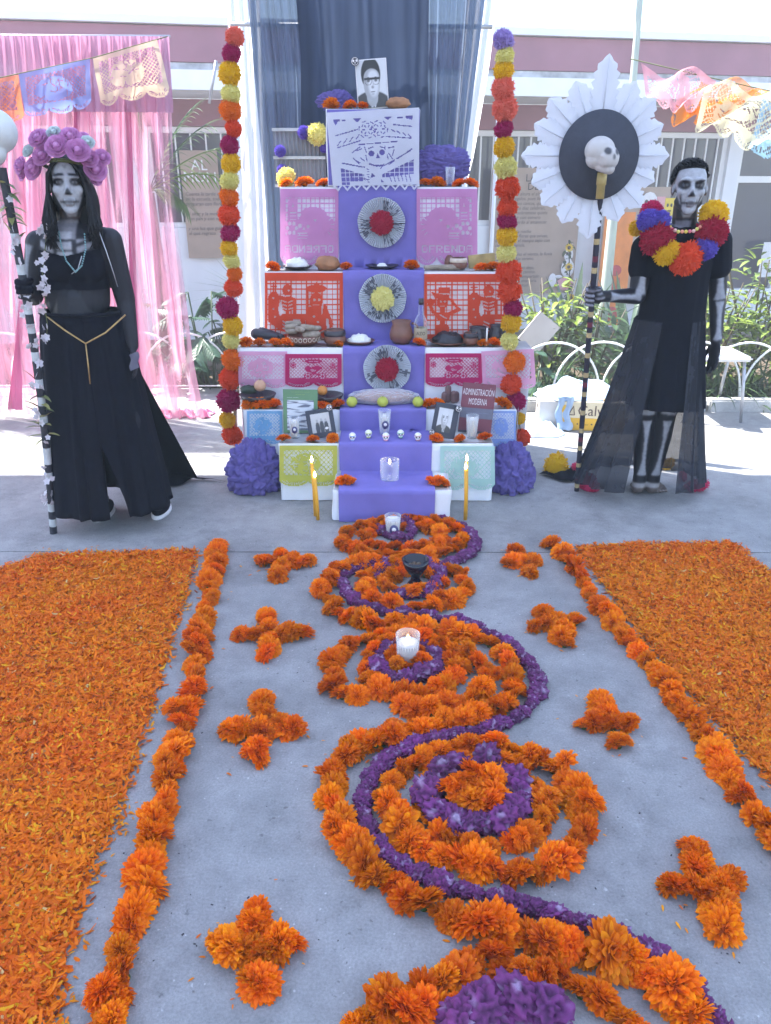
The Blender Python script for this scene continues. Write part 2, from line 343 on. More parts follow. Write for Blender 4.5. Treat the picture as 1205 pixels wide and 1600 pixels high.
poster('small white notice on the far door glass at the right', 1190, 378, 1215, 432, .05, None, mt=CUT)
# ---------------------------------------------------------------- plants, fence and clutter in the sunlit court
def leaf_strip(m, base, dirv, L, wd, droop, col, n=6, up=Vector((0, 0, 1)), fold=.25, prof=None):
    d = Vector(dirv).normalized(); side = d.cross(up); side = side.normalized() if side.length > 1e-4 else Vector((1, 0, 0)); p = Vector(base); rows = []
    for i in range(n + 1):
        t = i / n; wdt = wd * (prof(t) if prof else math.sin(math.pi * (.12 + .88 * t) ** .8))
        nrm = side.cross(d).normalized()
        rows.append([p - side * wdt + nrm * wdt * fold, p.copy(), p + side * wdt + nrm * wdt * fold])
        d = (d + Vector((0, 0, -droop / n))).normalized(); p = p + d * (L / n)
    m.grid(rows, col=col)
def gcol(a, b, t=None):
    t = random.random() if t is None else t; return tuple(x + (y - x) * t for x, y in zip(a, b))
GD, GL, GY = (.025, .055, .03), (.07, .13, .045), (.22, .30, .04)
def agave(label, x, y, n, L, seed, z0=0):
    random.seed(seed); t = thing('agave', label, 'plant', (x, y, z0))
    for i in range(n):
        a = i * 2.4; e = .35 + 1.0 * (i / n) ** .8; m = MB()
        leaf_strip(m, (x + .03 * math.cos(a), y + .03 * math.sin(a), z0 + .02), (math.cos(a) * math.cos(e), math.sin(a) * math.cos(e), math.sin(e)), L * random.uniform(.8, 1.1), .045, .25, gcol((.06, .11, .07), (.14, .2, .14)), 8, fold=.35, prof=lambda q: min(1, .5 + q * 2) * (1 - q ** 2.2) + .01)
        m.build('leaf', LEAF, t, color=True)
    return t
q = P(985, 560, 6.7); agave('grey green agave with pointed leaves behind the feathered staff', q.x, 6.7, 26, .95, 3)
q = P(900, 500, 7.2); agave('low spreading agave at the foot of the grey column', q.x - .02, 7.2, 16, .75, 5, .15)
def lobed(rng, L):                                                    # deeply cut philodendron leaf in local coords along +x
    m = MB(); n = 7
    leaf_strip(m, (0, 0, 0), (1, 0, .15), L, L * .05, .5, GD, 6)
    for i in range(n):
        t = .12 + .8 * i / n
        for s in (-1, 1):
            leaf_strip(m, (L * t, 0, -.09 * L * t * t), (.75, s * .9, -.08), L * .45 * math.sin(math.pi * (.2 + .7 * t)), L * .055, .5, (1, 1, 1), 4)
    return m
LOB = []
for k in range(3):
    m = lobed(None, .26); m.c = [gcol((.03, .075, .05), (.07, .14, .085), (i % 17) / 17) for i in range(len(m.v))]; LOB.append(m.mesh('lobed_leaf', LEAF, True, None, True))
def philo(label, x, y, n, rad, h, seed, sc_=1.0):
    random.seed(seed); t = thing('philodendron', label, 'plant', (x, y, 0)); st = MB()
    for i in range(n):
        a = random.uniform(0, 6.283); r = rad * math.sqrt(random.random()); z = h * random.uniform(.2, 1) * (1 - .35 * (r / rad) ** 2)
        p = Vector((x + r * math.cos(a), y + r * math.sin(a), z))
        put('leaf', random.choice(LOB), t, p, (random.uniform(-.5, .5), random.uniform(-.3, .8), a + random.uniform(-.9, .9)), sc_ * random.uniform(.75, 1.2))
        if i % 3 == 0: st.tube([(x + r * .3 * math.cos(a), y + r * .3 * math.sin(a), 0), p], .006, 5, col=(.06, .1, .05))
    st.build('stem', LEAF, t, color=True)
for i, (px, y, n, rd, h, lb) in enumerate([(325, 6.35, 46, .34, .85, 'dense lobed philodendron between pink curtain and left garland'), (375, 6.5, 30, .3, .8, 'lobed philodendron half hidden behind the left pompom garland'), (235, 6.6, 26, .32, .7, 'philodendron seen dimly through the pink curtain'), (840, 6.0, 20, .25, .45, 'low lobed philodendron at the right end of the altar')]):
    philo(lb, XZ(px, y, .3).x, y, n, rd, h, 20 + i)
def shrub(label, x, y, n, rx, ry, h, seed, c0, c1, L=.11, wd=.022):
    random.seed(seed); t = thing('garden_shrub', label, 'shrub', (x, y, 0)); m = MB(); st = MB()
    for k in range(9):
        a = random.uniform(0, 6.28); st.tube([(x, y, 0), (x + rx * .4 * math.cos(a), y + ry * .4 * math.sin(a), h * .5), (x + rx * .8 * math.cos(a), y + ry * .8 * math.sin(a), h * .9)], [.012, .008, .004], 5, col=(.1, .08, .05))
    for i in range(n):
        a = random.uniform(0, 6.283); r = random.random() ** .5; z = h * (.15 + .85 * random.random()) * (1 - .4 * r * r)
        c = noise.noise((r * math.cos(a) * 2.5 + seed, r * math.sin(a) * 2.5, z * 4))
        if c < -.18: continue
        d = (math.cos(a + random.uniform(-1, 1)), math.sin(a + random.uniform(-1, 1)), random.uniform(-.2, .9))
        leaf_strip(m, (x + rx * r * math.cos(a), y + ry * r * math.sin(a), z), d, L * random.uniform(.7, 1.3), wd * random.uniform(.8, 1.2), .7, gcol(c0, c1, min(1, max(0, .5 + c + random.uniform(-.3, .3)))), 4)
    st.build('branches', LEAF, t, color=True); m.build('foliage', LEAF, t, color=True)
for i, (px, y, n, rx, h, c0, c1, lb) in enumerate([
        (860, 6.35, 420, .38, .95, GD, GY, 'leafy shrub behind the right garland, left of the staff'),
        (925, 6.2, 260, .3, .75, GD, GL, 'dark green shrub behind the hoop fence by the yellow box'),
        (1110, 6.1, 380, .34, .95, GD, GY, 'bright shrub with yellow tipped leaves behind the white chair'),
        (1180, 6.3, 520, .42, 1.15, GL, GY, 'tall bright shrub at the right picture edge below the door'),
        (1235, 5.95, 300, .32, .9, GD, GY, 'shrub cut off by the right picture edge'),
        (1050, 6.6, 260, .35, .7, GD, GL, 'shrub hidden mostly behind the man')]):
    shrub(lb, XZ(px, y, .4).x, y, n, rx, .3, h, 40 + i, c0, c1)
def tuft(label, x, y, n, L, seed):
    random.seed(seed); m = MB()
    for i in range(n):
        a = random.uniform(0, 6.28); e = random.uniform(.6, 1.4)
        leaf_strip(m, (x + random.uniform(-.08, .08), y + random.uniform(-.06, .06), .01), (math.cos(a) * math.cos(e), math.sin(a) * math.cos(e), math.sin(e)), L * random.uniform(.7, 1.2), .007, 1.5, gcol((.03, .07, .03), (.10, .17, .06)), 6)
    tag(m.build('grass_tuft', LEAF, color=True), label, 'plant', 'strappy tufts along the kerb')
for i, (px, lb) in enumerate([(850, 'strappy green tuft behind the altar right end'), (893, 'strappy tuft behind the cloth covered box'), (935, 'strappy tuft between box and black skirt'), (1115, 'strappy tuft under the white chair'), (1150, 'strappy tuft right of the chair legs'), (1190, 'strappy tuft at the right picture edge')]):
    tuft(lb, XZ(px, 5.85, .1).x, 5.85 + .05 * (i % 2), 60, .5, 60 + i)
# palm: fronds reach out from behind the pink curtain
random.seed(9)
pc = P(255, 290, 6.6); pt_ = thing('palm', 'palm with drooping green fronds behind the edge of the pink curtain', 'palm', (pc.x - .12, 6.6, 0))
MB().tube([(pc.x - .12, 6.6, 0), (pc.x - .1, 6.6, .8), (pc.x - .12, 6.6, 1.5)], [.07, .05, .045], 10).build('trunk', mat('palm_bark', (.16, .12, .09), .9, .3, 30, bump=.6), pt_)
for (tx, ty, col) in [(335, 275, (.16, .28, .03)), (322, 195, (.07, .14, .08)), (345, 232, (.14, .24, .06)), (300, 170, (.07, .13, .08)), (215, 150, GL), (290, 320, GL)]:
    e = P(tx, ty, 6.45); b = Vector((pc.x - .12, 6.6, 1.5)); m = MB(); mid = (b + e) / 2 + Vector((0, 0, .12))
    pts = [b.lerp(mid, t).lerp(mid.lerp(e, t), t) for t in np.linspace(0, 1, 14)]; m.tube(pts, .005, 5, col=col)
    for i in range(2, 14):
        dd = (pts[i] - pts[i - 1]).normalized()
        for s in (-1, 1):
            leaf_strip(m, pts[i], dd + Vector((0, 0, 1)).cross(dd) * s * .5 + Vector((0, -.1, -.1 + .35 * s)), .26 * (1 - .35 * i / 14), .009, .6, gcol(col, GY, random.random() * .3), 5)
    m.build('frond', LEAF, pt_, color=True)
t = thing('fan_palm', 'small fan palm with thin radiating blades against the white wall', 'palm', (XZ(385, 7.0, .5).x, 7.0, 0)); c0 = P(380, 455, 7.0)
MB().tube([(c0.x, 7.0, 0), c0], .02, 8).build('trunk', MT['palm_bark'], t)
for i in range(26):
    a = R(80 + i * 9.5); m = MB(); leaf_strip(m, c0, (math.cos(a), random.uniform(-.3, .3), math.sin(a)), random.uniform(.35, .5), .006, .15, GL, 5); m.build('leaf', LEAF, t, color=True)
# slim pale trunk leaning in the bed
a, b = P(958, 340, 7.0), P(928, 590, 7.0); m = MB(); t = thing('slim_tree', 'slim pale green leaning trunk behind the agave', 'tree', (b.x, 7.0, 0))
MB().tube([(b.x - .02, 7.0, 0), b, a.lerp(b, .5) + Vector((.015, 0, 0)), a, P(985, 180, 7.0), P(1000, 0, 7.0), P(1002, -110, 7.0)], [.06, .055, .048, .042, .03, .025, .02], 12).build('trunk', mat('pale_bark', (.42, .47, .40), .7, .15, 8, stretch=(3, 3, .6), bump=.3), t)
m = MB()
for i in range(60):
    aa = random.uniform(0, 6.28); leaf_strip(m, P(1002, -110, 7.0) + Vector((random.uniform(-.2, .2), random.uniform(-.2, .2), random.uniform(-.05, .2))), (math.cos(aa), math.sin(aa), .3), .3, .02, .9, gcol(GD, GL), 5)
m.build('crown', LEAF, t, color=True)
# vine of artificial sunflowers down the grey column
random.seed(12)
a, b = P(889, 375, 8.55), P(884, 555, 8.55); t = thing('sunflower_vine', 'hanging vine of small yellow flowers on the grey blue column', 'garland', (b.x, 8.55, b.z)); m = MB(); m.tube([a, a.lerp(b, .5) + Vector((.03, 0, 0)), b], .006, 5, col=GD)
for i in range(70):
    p = a.lerp(b, i / 70) + Vector((random.uniform(-.04, .04), random.uniform(-.04, 0), 0)); leaf_strip(m, p, (random.uniform(-1, 1), -.5, random.uniform(-1, .5)), .07, .018, .4, gcol(GD, GL), 3)
m.build('leaves', LEAF, t, color=True)
SF = MB()
for i in range(12):
    aa = i * .5236; leaf_strip(SF, (0, 0, 0), (math.cos(aa), -.25, math.sin(aa)), .05, .012, 0, (.8, .55, .03), 3, up=Vector((0, -1, 0)))
SF.ell((0, -.01, 0), (.018, .012, .018), 8, 6, col=(.06, .03, .01)); SFM = SF.mesh('sunflower', LEAF, True, None, True)
for k in (.06, .22, .36, .48, .60, .71, .83, .95): put('flower', SFM, t, a.lerp(b, k) + Vector((random.uniform(-.03, .03), -.05, 0)), (0, random.random(), 0), 1.0)
# white hoop fence
fx0 = XZ(864, 5.75, .2).x
def hoops(label, x0, n, y):
    t = thing('hoop_fence', label, 'fence', (x0 + n * .18, y, 0))
    for i in range(n):
        x = x0 + i * .36; yy = y + (.012 if i % 2 else -.012)
        MB().tube([(x + .36 - .36 * math.cos(q), yy, max(-.02, .50 * math.sin(q) ** .75 - .02)) for q in np.linspace(0, math.pi, 25)], .0085, 8).build('hoop', PAINTW, t)
    m = MB(); m.tube([(x0, y - .02, .06), (x0 + n * .36 + .36, y - .02, .06)], .006, 6); m.build('wire', PAINTW, t)
hoops('white wire hoop fence along the right planting bed', fx0 - .36, 9, 5.75)
hoops('white wire hoop fence behind the pink curtain', XZ(-60, 6.15, .3).x, 8, 6.15)
# white chair
cp = G(1105, 655); cx, cy = cp.x, cp.y + .1
t = thing('school_chair', 'white seated chair with grey steel legs behind the man', 'chair', (cx, cy, 0))
SEATM = mat('white_plastic', (.75, .75, .76), .4, .05, 5)
MB().box((cx, cy, .45), (.42, .40, .035), bev=.016).build('seat', SEATM, t); bk = MB(); bk.grid([[(cx - .24 + .04 * math.cos((i - 4) / 4 * 1.3), cy - .2 + .4 * i / 8, .70 + .18 * j / 4) for j in range(5)] for i in range(9)])
ob = bk.build('backrest', SEATM, t); md = ob.modifiers.new('s', 'SOLIDIFY'); md.thickness = .012
for sx in (-1, 1):
    MB().tube([(cx + sx * .17, cy - .15, .44), (cx + sx * .205, cy - .19, 0)], .012, 8).build('leg', METAL, t)
    MB().tube([(cx + sx * .17, cy + .10, .44), (cx + sx * .205, cy + .24, 0)], .012, 8).build('leg', METAL, t)
    MB().tube([(cx - .16, cy + sx * .17, .44), (cx - .22, cy + sx * .17, .7), (cx - .235, cy + sx * .17, .88)], .011, 8).build('back_post', METAL, t)
# cardboard box with printed word, cloth thrown over it
bp = G(912, 672); rz = R(-8); bx, by = bp.x, bp.y + .17
t = thing('cardboard_box', 'yellow and white cardboard box lettered Calva beside the black skirt', 'box', (bx, by, 0), rot=(0, 0, rz)); WL[t] = Vector((0, 0, 0))
YB = mat('yellow_print', (.72, .42, .04), .6, .08, 6); CB = mat('white_print_card', (.62, .57, .52), .7, .08, 6)
MB().box((0, 0, .10), (.58, .36, .20), bev=.004).build('carton', CB, t, smooth=False)
MB().box((.075, -.183, .045), (.43, .004, .085)).build('yellow_band', YB, t, smooth=False)
MB().box((.075, -.183, .145), (.43, .004, .112)).build('cream_band', mat('cream_print', (.72, .62, .42), .6, .06, 6), t, smooth=False)
text('lettering', 'Calva', (.075, -.1865, .138), .102, mat('brown_ink', (.10, .06, .05), .7, .1), t, sx=.95)
text('small_print', '\u2022 \u2014 \u2022 \u2014\u2014', (.08, -.1865, .045), .05, MT['brown_ink'], t)
m = MB(); m.tube([(-.09, -.187, .11), (-.06, -.187, .17), (-.05, -.187, .11), (-.09, -.187, .11)], .004, 6); m.build('triangle_mark', MT['brown_ink'], t); MB().ell((-.12, -.184, .15), (.035, .004, .03), 12, 6).build('leaf_mark', YB, t)
MB().box((-.291, 0, .12), (.004, .10, .03), bev=.001).build('hand_hole', INK, t)
def cloth_blob(name, label, mt, c, rx, ry, h, seed, cat='cloth', th=.0):
    n, k = 40, 16; rows = []
    for i in range(n):
        a = 2 * math.pi * i / n; row = []
        for j in range(k + 1):
            r = j / k; e = 1 + .22 * noise.noise((math.cos(a) * 1.6 + seed, math.sin(a) * 1.6, 0))
            f = noise.noise((r * math.cos(a) * 3 + seed, r * math.sin(a) * 3, 1.7)) ; g = abs(noise.noise((r * math.cos(a) * 5, r * math.sin(a) * 5 + seed, 4)))
            z = h * (1 - r ** 2.4) * (.75 + .5 * f) + h * .35 * (.4 - g) * (1 - r)
            row.append((c[0] + rx * r * e * math.cos(a), c[1] + ry * r * e * math.sin(a), c[2] + max(z, 0) + .004))
        rows.append(row)
    m = MB(); m.grid(rows, closed_u=True); return tag(m.build(name, mt), label, cat)
BLUEC = mat('pale_blue_cloth', (.36, .47, .62), .85, .08, 10, bump=.2); 
cloth_blob('folded_cloth', 'pale blue cloth heaped on top of the lettered box', BLUEC, (bx - .02, by, .202), .28, .18, .12, 2)
m = MB(); m.grid([[(bx - .20 + .11 * i / 8 + .01 * math.sin(j), by - .175 - .012 * math.sin(i * 1.3) - .03 * (j > 7), .235 - .225 * j / 9) for j in range(10)] for i in range(9)]); tag(m.build('hanging_cloth', BLUEC), 'strip of pale blue cloth hanging down the box front', 'cloth')
m = MB()
for k in range(6): m.tube([(bx + .12 + .03 * k, by - .16 + .02 * k, .205 + .012 * (k % 3)), (bx + .2 + .02 * k, by - .15 + .03 * k, .215 + .012 * (k % 3)), (bx + .3, by - .12 + .02 * k, .21)], .014, 6, flat=.7)
tag(m.build('woven_bag', mat('straw', (.25, .19, .10), .8, .4, 90)), 'crumpled woven bag lying on the lettered box', 'bag')
g = G(842, 676); cloth_blob('dropped_cloth', 'pale blue cloth dropped on the ground behind the right tulle', BLUEC, (g.x, g.y, 0), .16, .14, .09, 7)
# leaning board among plants
b0 = P(842, 520, 6.0); m = MB(); m.box(b0, (.2, .02, .26), ry=R(38)); tag(m.build('leaning_board', mat('beige_board', (.5, .45, .42), .8, .1, 5), smooth=False), 'beige board leaning on the fence behind the right garland', 'board')

# ---------------------------------------------------------------- curtains
def drape(pl, pr, y, nfold, amp, n=140, k=24, seed=0, bow=0.0, gather=0.0):
    """pl/pr: lists of (px,py) down the left and right edge, hung in the plane y"""
    def edge(pts, t):
        py = [q[1] for q in pts]; v = py[0] + (py[-1] - py[0]) * t; x = np.interp(v, py, [q[0] for q in pts]); return P(x, v, y)
    rows = []
    for j in range(k + 1):
        t = j / k; a, b = edge(pl, t), edge(pr, t); row = []
        for i in range(n + 1):
            s = i / n; ph = s * nfold * 6.283 + 1.6 * noise.noise((s * 4 + seed, t * .7, 0)) * 2
            d = amp * (.45 + .55 * t) * math.sin(ph) + amp * .5 * math.sin(ph * 2.3 + seed) * (1 - .5 * t)
            p = a.lerp(b, s); p.y += d + bow * math.sin(math.pi * s); p.x += amp * .35 * math.cos(ph) ; p.z -= .0
            row.append(p)
        rows.append(row)
    return rows
SHEER = mat('sheer_navy', (.13, .18, .27), .8, .2, 3, trans=.5, transp=.07, stretch=(14, 1, .7))
NAVY = mat('black_backdrop', (.045, .062, .105), .85, .2, 4, trans=.42, stretch=(8, 1, .6))
bc = thing('backdrop_curtain', 'black and navy backdrop curtain hanging behind the altar', 'curtain', (0, 4.97, 0))
m = MB(); m.grid(drape([(452, -120), (470, 90), (470, 600)], [(672, -120), (668, 120), (690, 600)], 4.96, 4, .006, seed=1)); m.build('centre_panel', NAVY, bc)
m = MB(); m.grid(drape([(372, -120), (385, 0), (412, 300), (420, 430), (428, 620)], [(462, -120), (490, 120), (500, 620)], 5.0, 7, .022, seed=3)); m.build('sheer_panel', SHEER, bc)
m = MB(); m.grid(drape([(655, -120), (660, 120), (670, 620)], [(766, -120), (755, 0), (728, 230), (715, 330), (712, 620)], 5.0, 7, .022, seed=5)); m.build('sheer_panel', SHEER, bc)
a, b = P(360, 38, 5.06), P(770, 42, 5.06); MB().tube([a, b], .012, 8).build('rod', METAL, bc)
WSH = mat('white_sheet', (.86, .86, .88), .9, .03, 6, trans=.88)
ws = thing('white_sheet', 'white backlit sheet edges showing either side of the dark backdrop', 'curtain', (0, 5.12, 0))
m = MB(); m.grid(drape([(346, -120), (358, 100), (366, 300), (374, 640)], [(400, -120), (432, 640)], 5.1, 3, .012, n=50, seed=2)); m.build('side_panel', WSH, ws)
m = MB(); m.grid(drape([(735, -120), (700, 340)], [(782, -120), (776, 0), (764, 100), (740, 240), (716, 340)], 5.1, 2, .012, n=50, seed=4)); m.build('side_panel', WSH, ws)
# tall pink curtain on the left
PINK = mat('pink_tulle', (.86, .47, .60), .7, .2, 3, trans=.6, transp=.50, stretch=(10, 1, .5))
_n = PINK.node_tree.nodes; _l = PINK.node_tree.links; _mx = [x for x in _n if x.type == 'MIX_SHADER'][-1]; _tc = [x for x in _n if x.type == 'TEX_COORD'][0]   # uneven transparency put in for the bright streaks where sunlit ground shows through
_mp = _n.new('ShaderNodeMapping'); _mp.inputs['Scale'].default_value = (9, 1, .9); _mp.inputs['Rotation'].default_value = (0, .12, 0); _nz = _n.new('ShaderNodeTexNoise'); _nz.inputs['Scale'].default_value = 1.4; _nz.inputs['Detail'].default_value = 3
_mr = _n.new('ShaderNodeMapRange'); _mr.inputs[1].default_value = .42; _mr.inputs[2].default_value = .60; _mr.inputs[3].default_value = .26; _mr.inputs[4].default_value = .88
_l.new(_tc.outputs['Object'], _mp.inputs[0]); _l.new(_mp.outputs[0], _nz.inputs['Vector']); _l.new(_nz.outputs[0], _mr.inputs[0]); _l.new(_mr.outputs[0], _mx.inputs[0])
pk = thing('pink_curtain', 'tall sheer pink curtain hanging behind the woman', 'curtain', (-2.4, 5.35, 0))
m = MB(); m.grid(drape([(-140, 56), (-140, 640)], [(262, 58), (270, 300), (300, 560), (318, 652)], 5.33, 15, .045, n=260, seed=8)); m.build('drape', PINK, pk)
m = MB(); m.grid(drape([(-140, 50), (-140, 630)], [(255, 60), (262, 300), (285, 560), (305, 640)], 5.42, 11, .05, n=220, seed=11)); m.build('lining', PINK, pk)
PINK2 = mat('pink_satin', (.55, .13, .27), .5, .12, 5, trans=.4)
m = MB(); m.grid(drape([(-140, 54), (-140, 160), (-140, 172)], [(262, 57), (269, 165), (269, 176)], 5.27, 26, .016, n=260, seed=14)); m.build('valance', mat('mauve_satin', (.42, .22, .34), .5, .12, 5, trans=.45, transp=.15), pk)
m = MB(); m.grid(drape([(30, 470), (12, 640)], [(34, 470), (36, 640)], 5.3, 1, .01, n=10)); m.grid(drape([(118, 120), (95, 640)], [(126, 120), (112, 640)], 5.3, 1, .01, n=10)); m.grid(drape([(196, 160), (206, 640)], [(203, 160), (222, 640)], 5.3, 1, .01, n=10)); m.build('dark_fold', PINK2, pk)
rows = []
for i in range(60):
    s = i / 59; p = G(235 + 95 * s, 650); row = []
    for j in range(8): row.append(p + Vector((.02 * math.sin(i * .9 + j), -.06 + .13 * j / 7 + .03 * math.sin(i * .55), .06 * abs(math.sin(i * .6 + j * .5)) * (1 - abs(j - 3.5) / 5))))
    rows.append(row)
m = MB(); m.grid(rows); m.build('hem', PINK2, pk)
MB().tube([P(-150, 55, 5.36), P(266, 57, 5.36)], .008, 8).build('rod', METAL, pk)
tag(MB().tube([P(338, 95, 5.2), P(327, 162, 5.2)], .009, 8).build('hanging_rod', METAL), 'short white rod hanging left of the garland top', 'rod')
tag(MB().tube([P(782, 120, 4.9), P(766, 420, 4.9), G(768, 690)], .012, 8).build('stand_pole', PAINTW), 'thin white pole right of the pink papers', 'pole')
# ---------------------------------------------------------------- flowers
MARI = mat('marigold_petal', attr='Col', rough=.65, var=.12, scale=40, rnd=.17, trans=.22, spec=.2)
def marigold(seed, open_=0.0, npet=120, wide=.15):
    rs = random.Random(seed); m = MB()
    m.ell((0, 0, .02), (.55, .55, .36), 10, 6, col=(.42, .07, .002)); m.ell((0, 0, -.28), (.22, .22, .22), 8, 6, col=(.05, .09, .02))
    for i in range(npet):
        f = (i + .5) / npet; phi = math.acos(1 - f * (1.30 + .1 * open_)); th = i * 2.39996 + rs.uniform(-.3, .3)
        tone = rs.random()
        c0 = (.60 + .12 * tone, .09 + .04 * tone, .001); c1 = (.86 + .10 * tone, .19 + .14 * tone * tone, .002)
        d = Vector((math.sin(phi) * math.cos(th), math.sin(phi) * math.sin(th), math.cos(phi)))
        s = Vector((-math.sin(th), math.cos(th), 0)); up = d.cross(s)
        rad = rs.uniform(.86, 1.08) * (1 + .12 * open_ * math.sin(phi)); tw = rs.uniform(-.5, .5); s = (s * math.cos(tw) + up * math.sin(tw))
        zf = .74; w = wide * rs.uniform(.8, 1.25)
        rows = []
        for k, (t, ww) in enumerate(((.35, .5), (.75, 1.0), (1.0, .75))):
            base = d * rad * t + up * (.10 * (t - .4) * rs.uniform(-1, 1))
            row = []
            for q in (-1, 0, 1):
                p = base + s * q * w * ww + d * (-.09 * abs(q) * t + (rs.uniform(-.05, .05) if k == 2 else 0)) + up * (.06 * abs(q))
                row.append((p.x, p.y, p.z * zf))
            rows.append(row)
        b = len(m.v); m.grid(rows)
        m.c[b:] = [gcol(c0, c1, t) for t in (.1, .1, .1, .6, .6, .6, 1, 1, 1)]
    return m.mesh('marigold', MARI, False, None, True)
MG = [marigold(100 + i, (i % 3) * .3, 170 + 14 * (i % 4), .095 + .018 * (i % 3)) for i in range(8)]
MGO = [marigold(200 + i, .9, 105, .15) for i in range(2)]
frnd = random.Random(5)
def flower(name, parent, p, r, tilt=.5, open_=None):
    me = frnd.choice(MGO if (open_ if open_ is not None else frnd.random() < .07) else MG)
    p = Vector(p); p.z += r * .38
    return put(name, me, parent, p, (frnd.uniform(-tilt, tilt), frnd.uniform(-tilt, tilt), frnd.uniform(0, 6.28)), (r * frnd.uniform(.9, 1.15), r * frnd.uniform(.9, 1.15), r * frnd.uniform(.72, 1.15)))
# cockscomb: crinkled velvet clumps
COCK = mat('cockscomb', attr='Col', rough=.8, var=.25, scale=50, rnd=.22)
def cockscomb(seed):
    bm = bmesh.new(); bmesh.ops.create_icosphere(bm, subdivisions=4, radius=1); m = MB(); cs = []
    for v in bm.verts:
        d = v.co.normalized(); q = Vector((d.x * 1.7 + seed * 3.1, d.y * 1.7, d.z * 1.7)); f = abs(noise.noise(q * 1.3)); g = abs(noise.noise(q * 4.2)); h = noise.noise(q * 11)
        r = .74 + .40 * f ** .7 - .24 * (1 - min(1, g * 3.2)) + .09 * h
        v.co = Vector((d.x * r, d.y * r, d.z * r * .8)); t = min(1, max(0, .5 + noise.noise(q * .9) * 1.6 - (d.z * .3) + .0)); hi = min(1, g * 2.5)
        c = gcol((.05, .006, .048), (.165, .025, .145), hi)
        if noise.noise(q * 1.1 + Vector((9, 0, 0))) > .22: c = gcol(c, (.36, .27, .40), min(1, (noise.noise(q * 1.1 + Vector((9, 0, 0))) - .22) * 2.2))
        cs.append(c)
    bm.verts.index_update(); m.add([v.co.copy() for v in bm.verts], [[v.index for v in f.verts] for f in bm.faces]); m.c = cs; bm.free()
    return m.mesh('cockscomb', COCK, True, None, True)
CK = [cockscomb(i) for i in range(6)]
def spline(pts, step_fn):
    """resample a pixel polyline laid on the floor; step from local radius"""
    w_ = [G(*p) for p in pts]; dense = []
    for i in range(len(w_) - 1):
        p0, p1, p2, p3 = w_[max(i - 1, 0)], w_[i], w_[i + 1], w_[min(i + 2, len(w_) - 1)]
        for t in np.linspace(0, 1, 14)[:-1]:
            dense.append(.5 * ((2 * p1) + (p2 - p0) * t + (2 * p0 - 5 * p1 + 4 * p2 - p3) * t * t + (3 * p1 - p0 - 3 * p2 + p3) * t ** 3))
    dense.append(w_[-1]); out = [dense[0]]; acc = 0
    for a, b in zip(dense, dense[1:]):
        acc += (b - a).length
        if acc >= step_fn(): out.append(b); acc = 0
    return out
def garland(name, label, cat, pts, r=.042, double=False, group=None, step=1.25, closed=False, jit=.25):
    P_ = spline(pts + ([pts[0]] if closed else []), lambda: r * step * .84 * frnd.uniform(.85, 1.15))
    if closed: P_ = P_[:-1]
    c = P_[len(P_) // 2]; t = thing(name, label, cat, (c.x, c.y, 0), group)
    MB().tube([p + Vector((0, 0, .008)) for p in P_], .003, 5).build('string', mat('string', (.10, .12, .04), .9, .2), t)
    for p in P_:
        rr = r * .92 * frnd.uniform(.76, 1.26); flower('marigold', t, p + Vector((frnd.uniform(-1, 1) * r * jit, frnd.uniform(-1, 1) * r * jit, 0)), rr, .95)
        if double and frnd.random() < .3: flower('marigold', t, p + Vector((frnd.uniform(-1, 1) * r * .7, frnd.uniform(-1, 1) * r * .5, r * .5)), rr * .85, .9)
    return t
def strip(label, pts, r=.032, closed=False, big=0):
    P_ = spline(pts + ([pts[0]] if closed else []), lambda: r * .95 * frnd.uniform(.8, 1.2))
    if closed: P_ = P_[:-1]
    c = P_[len(P_) // 2]; t = thing('cockscomb_strip', label, 'flowers', (c.x, c.y, 0))
    for p in P_:
        rr = r * frnd.uniform(.75, 1.3)
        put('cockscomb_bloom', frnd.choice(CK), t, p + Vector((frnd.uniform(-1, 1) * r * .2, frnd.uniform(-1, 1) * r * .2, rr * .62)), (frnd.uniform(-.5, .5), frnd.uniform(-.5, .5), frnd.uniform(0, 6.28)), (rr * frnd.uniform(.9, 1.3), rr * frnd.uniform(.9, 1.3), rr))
    return t
# border garlands
garland('marigold_garland', 'long straight marigold garland beside the left petal carpet', 'garland', [(345, 858), (338, 885), (329, 925), (321, 965), (314, 1005), (306, 1050), (298, 1090), (286, 1135), (275, 1185), (264, 1235), (252, 1285), (240, 1335), (226, 1390), (210, 1445), (196, 1492), (184, 1540), (172, 1610), (160, 1670)], .047, True, 'border garlands', .86, jit=.24)
garland('marigold_garland', 'long straight marigold garland beside the right petal carpet', 'garland', [(862, 853), (881, 872), (902, 900), (926, 937), (952, 970), (987, 1012), (1022, 1053), (1060, 1105), (1095, 1152), (1122, 1195), (1152, 1243), (1190, 1292), (1225, 1345), (1270, 1410)], .046, True, 'border garlands', .86, jit=.24)
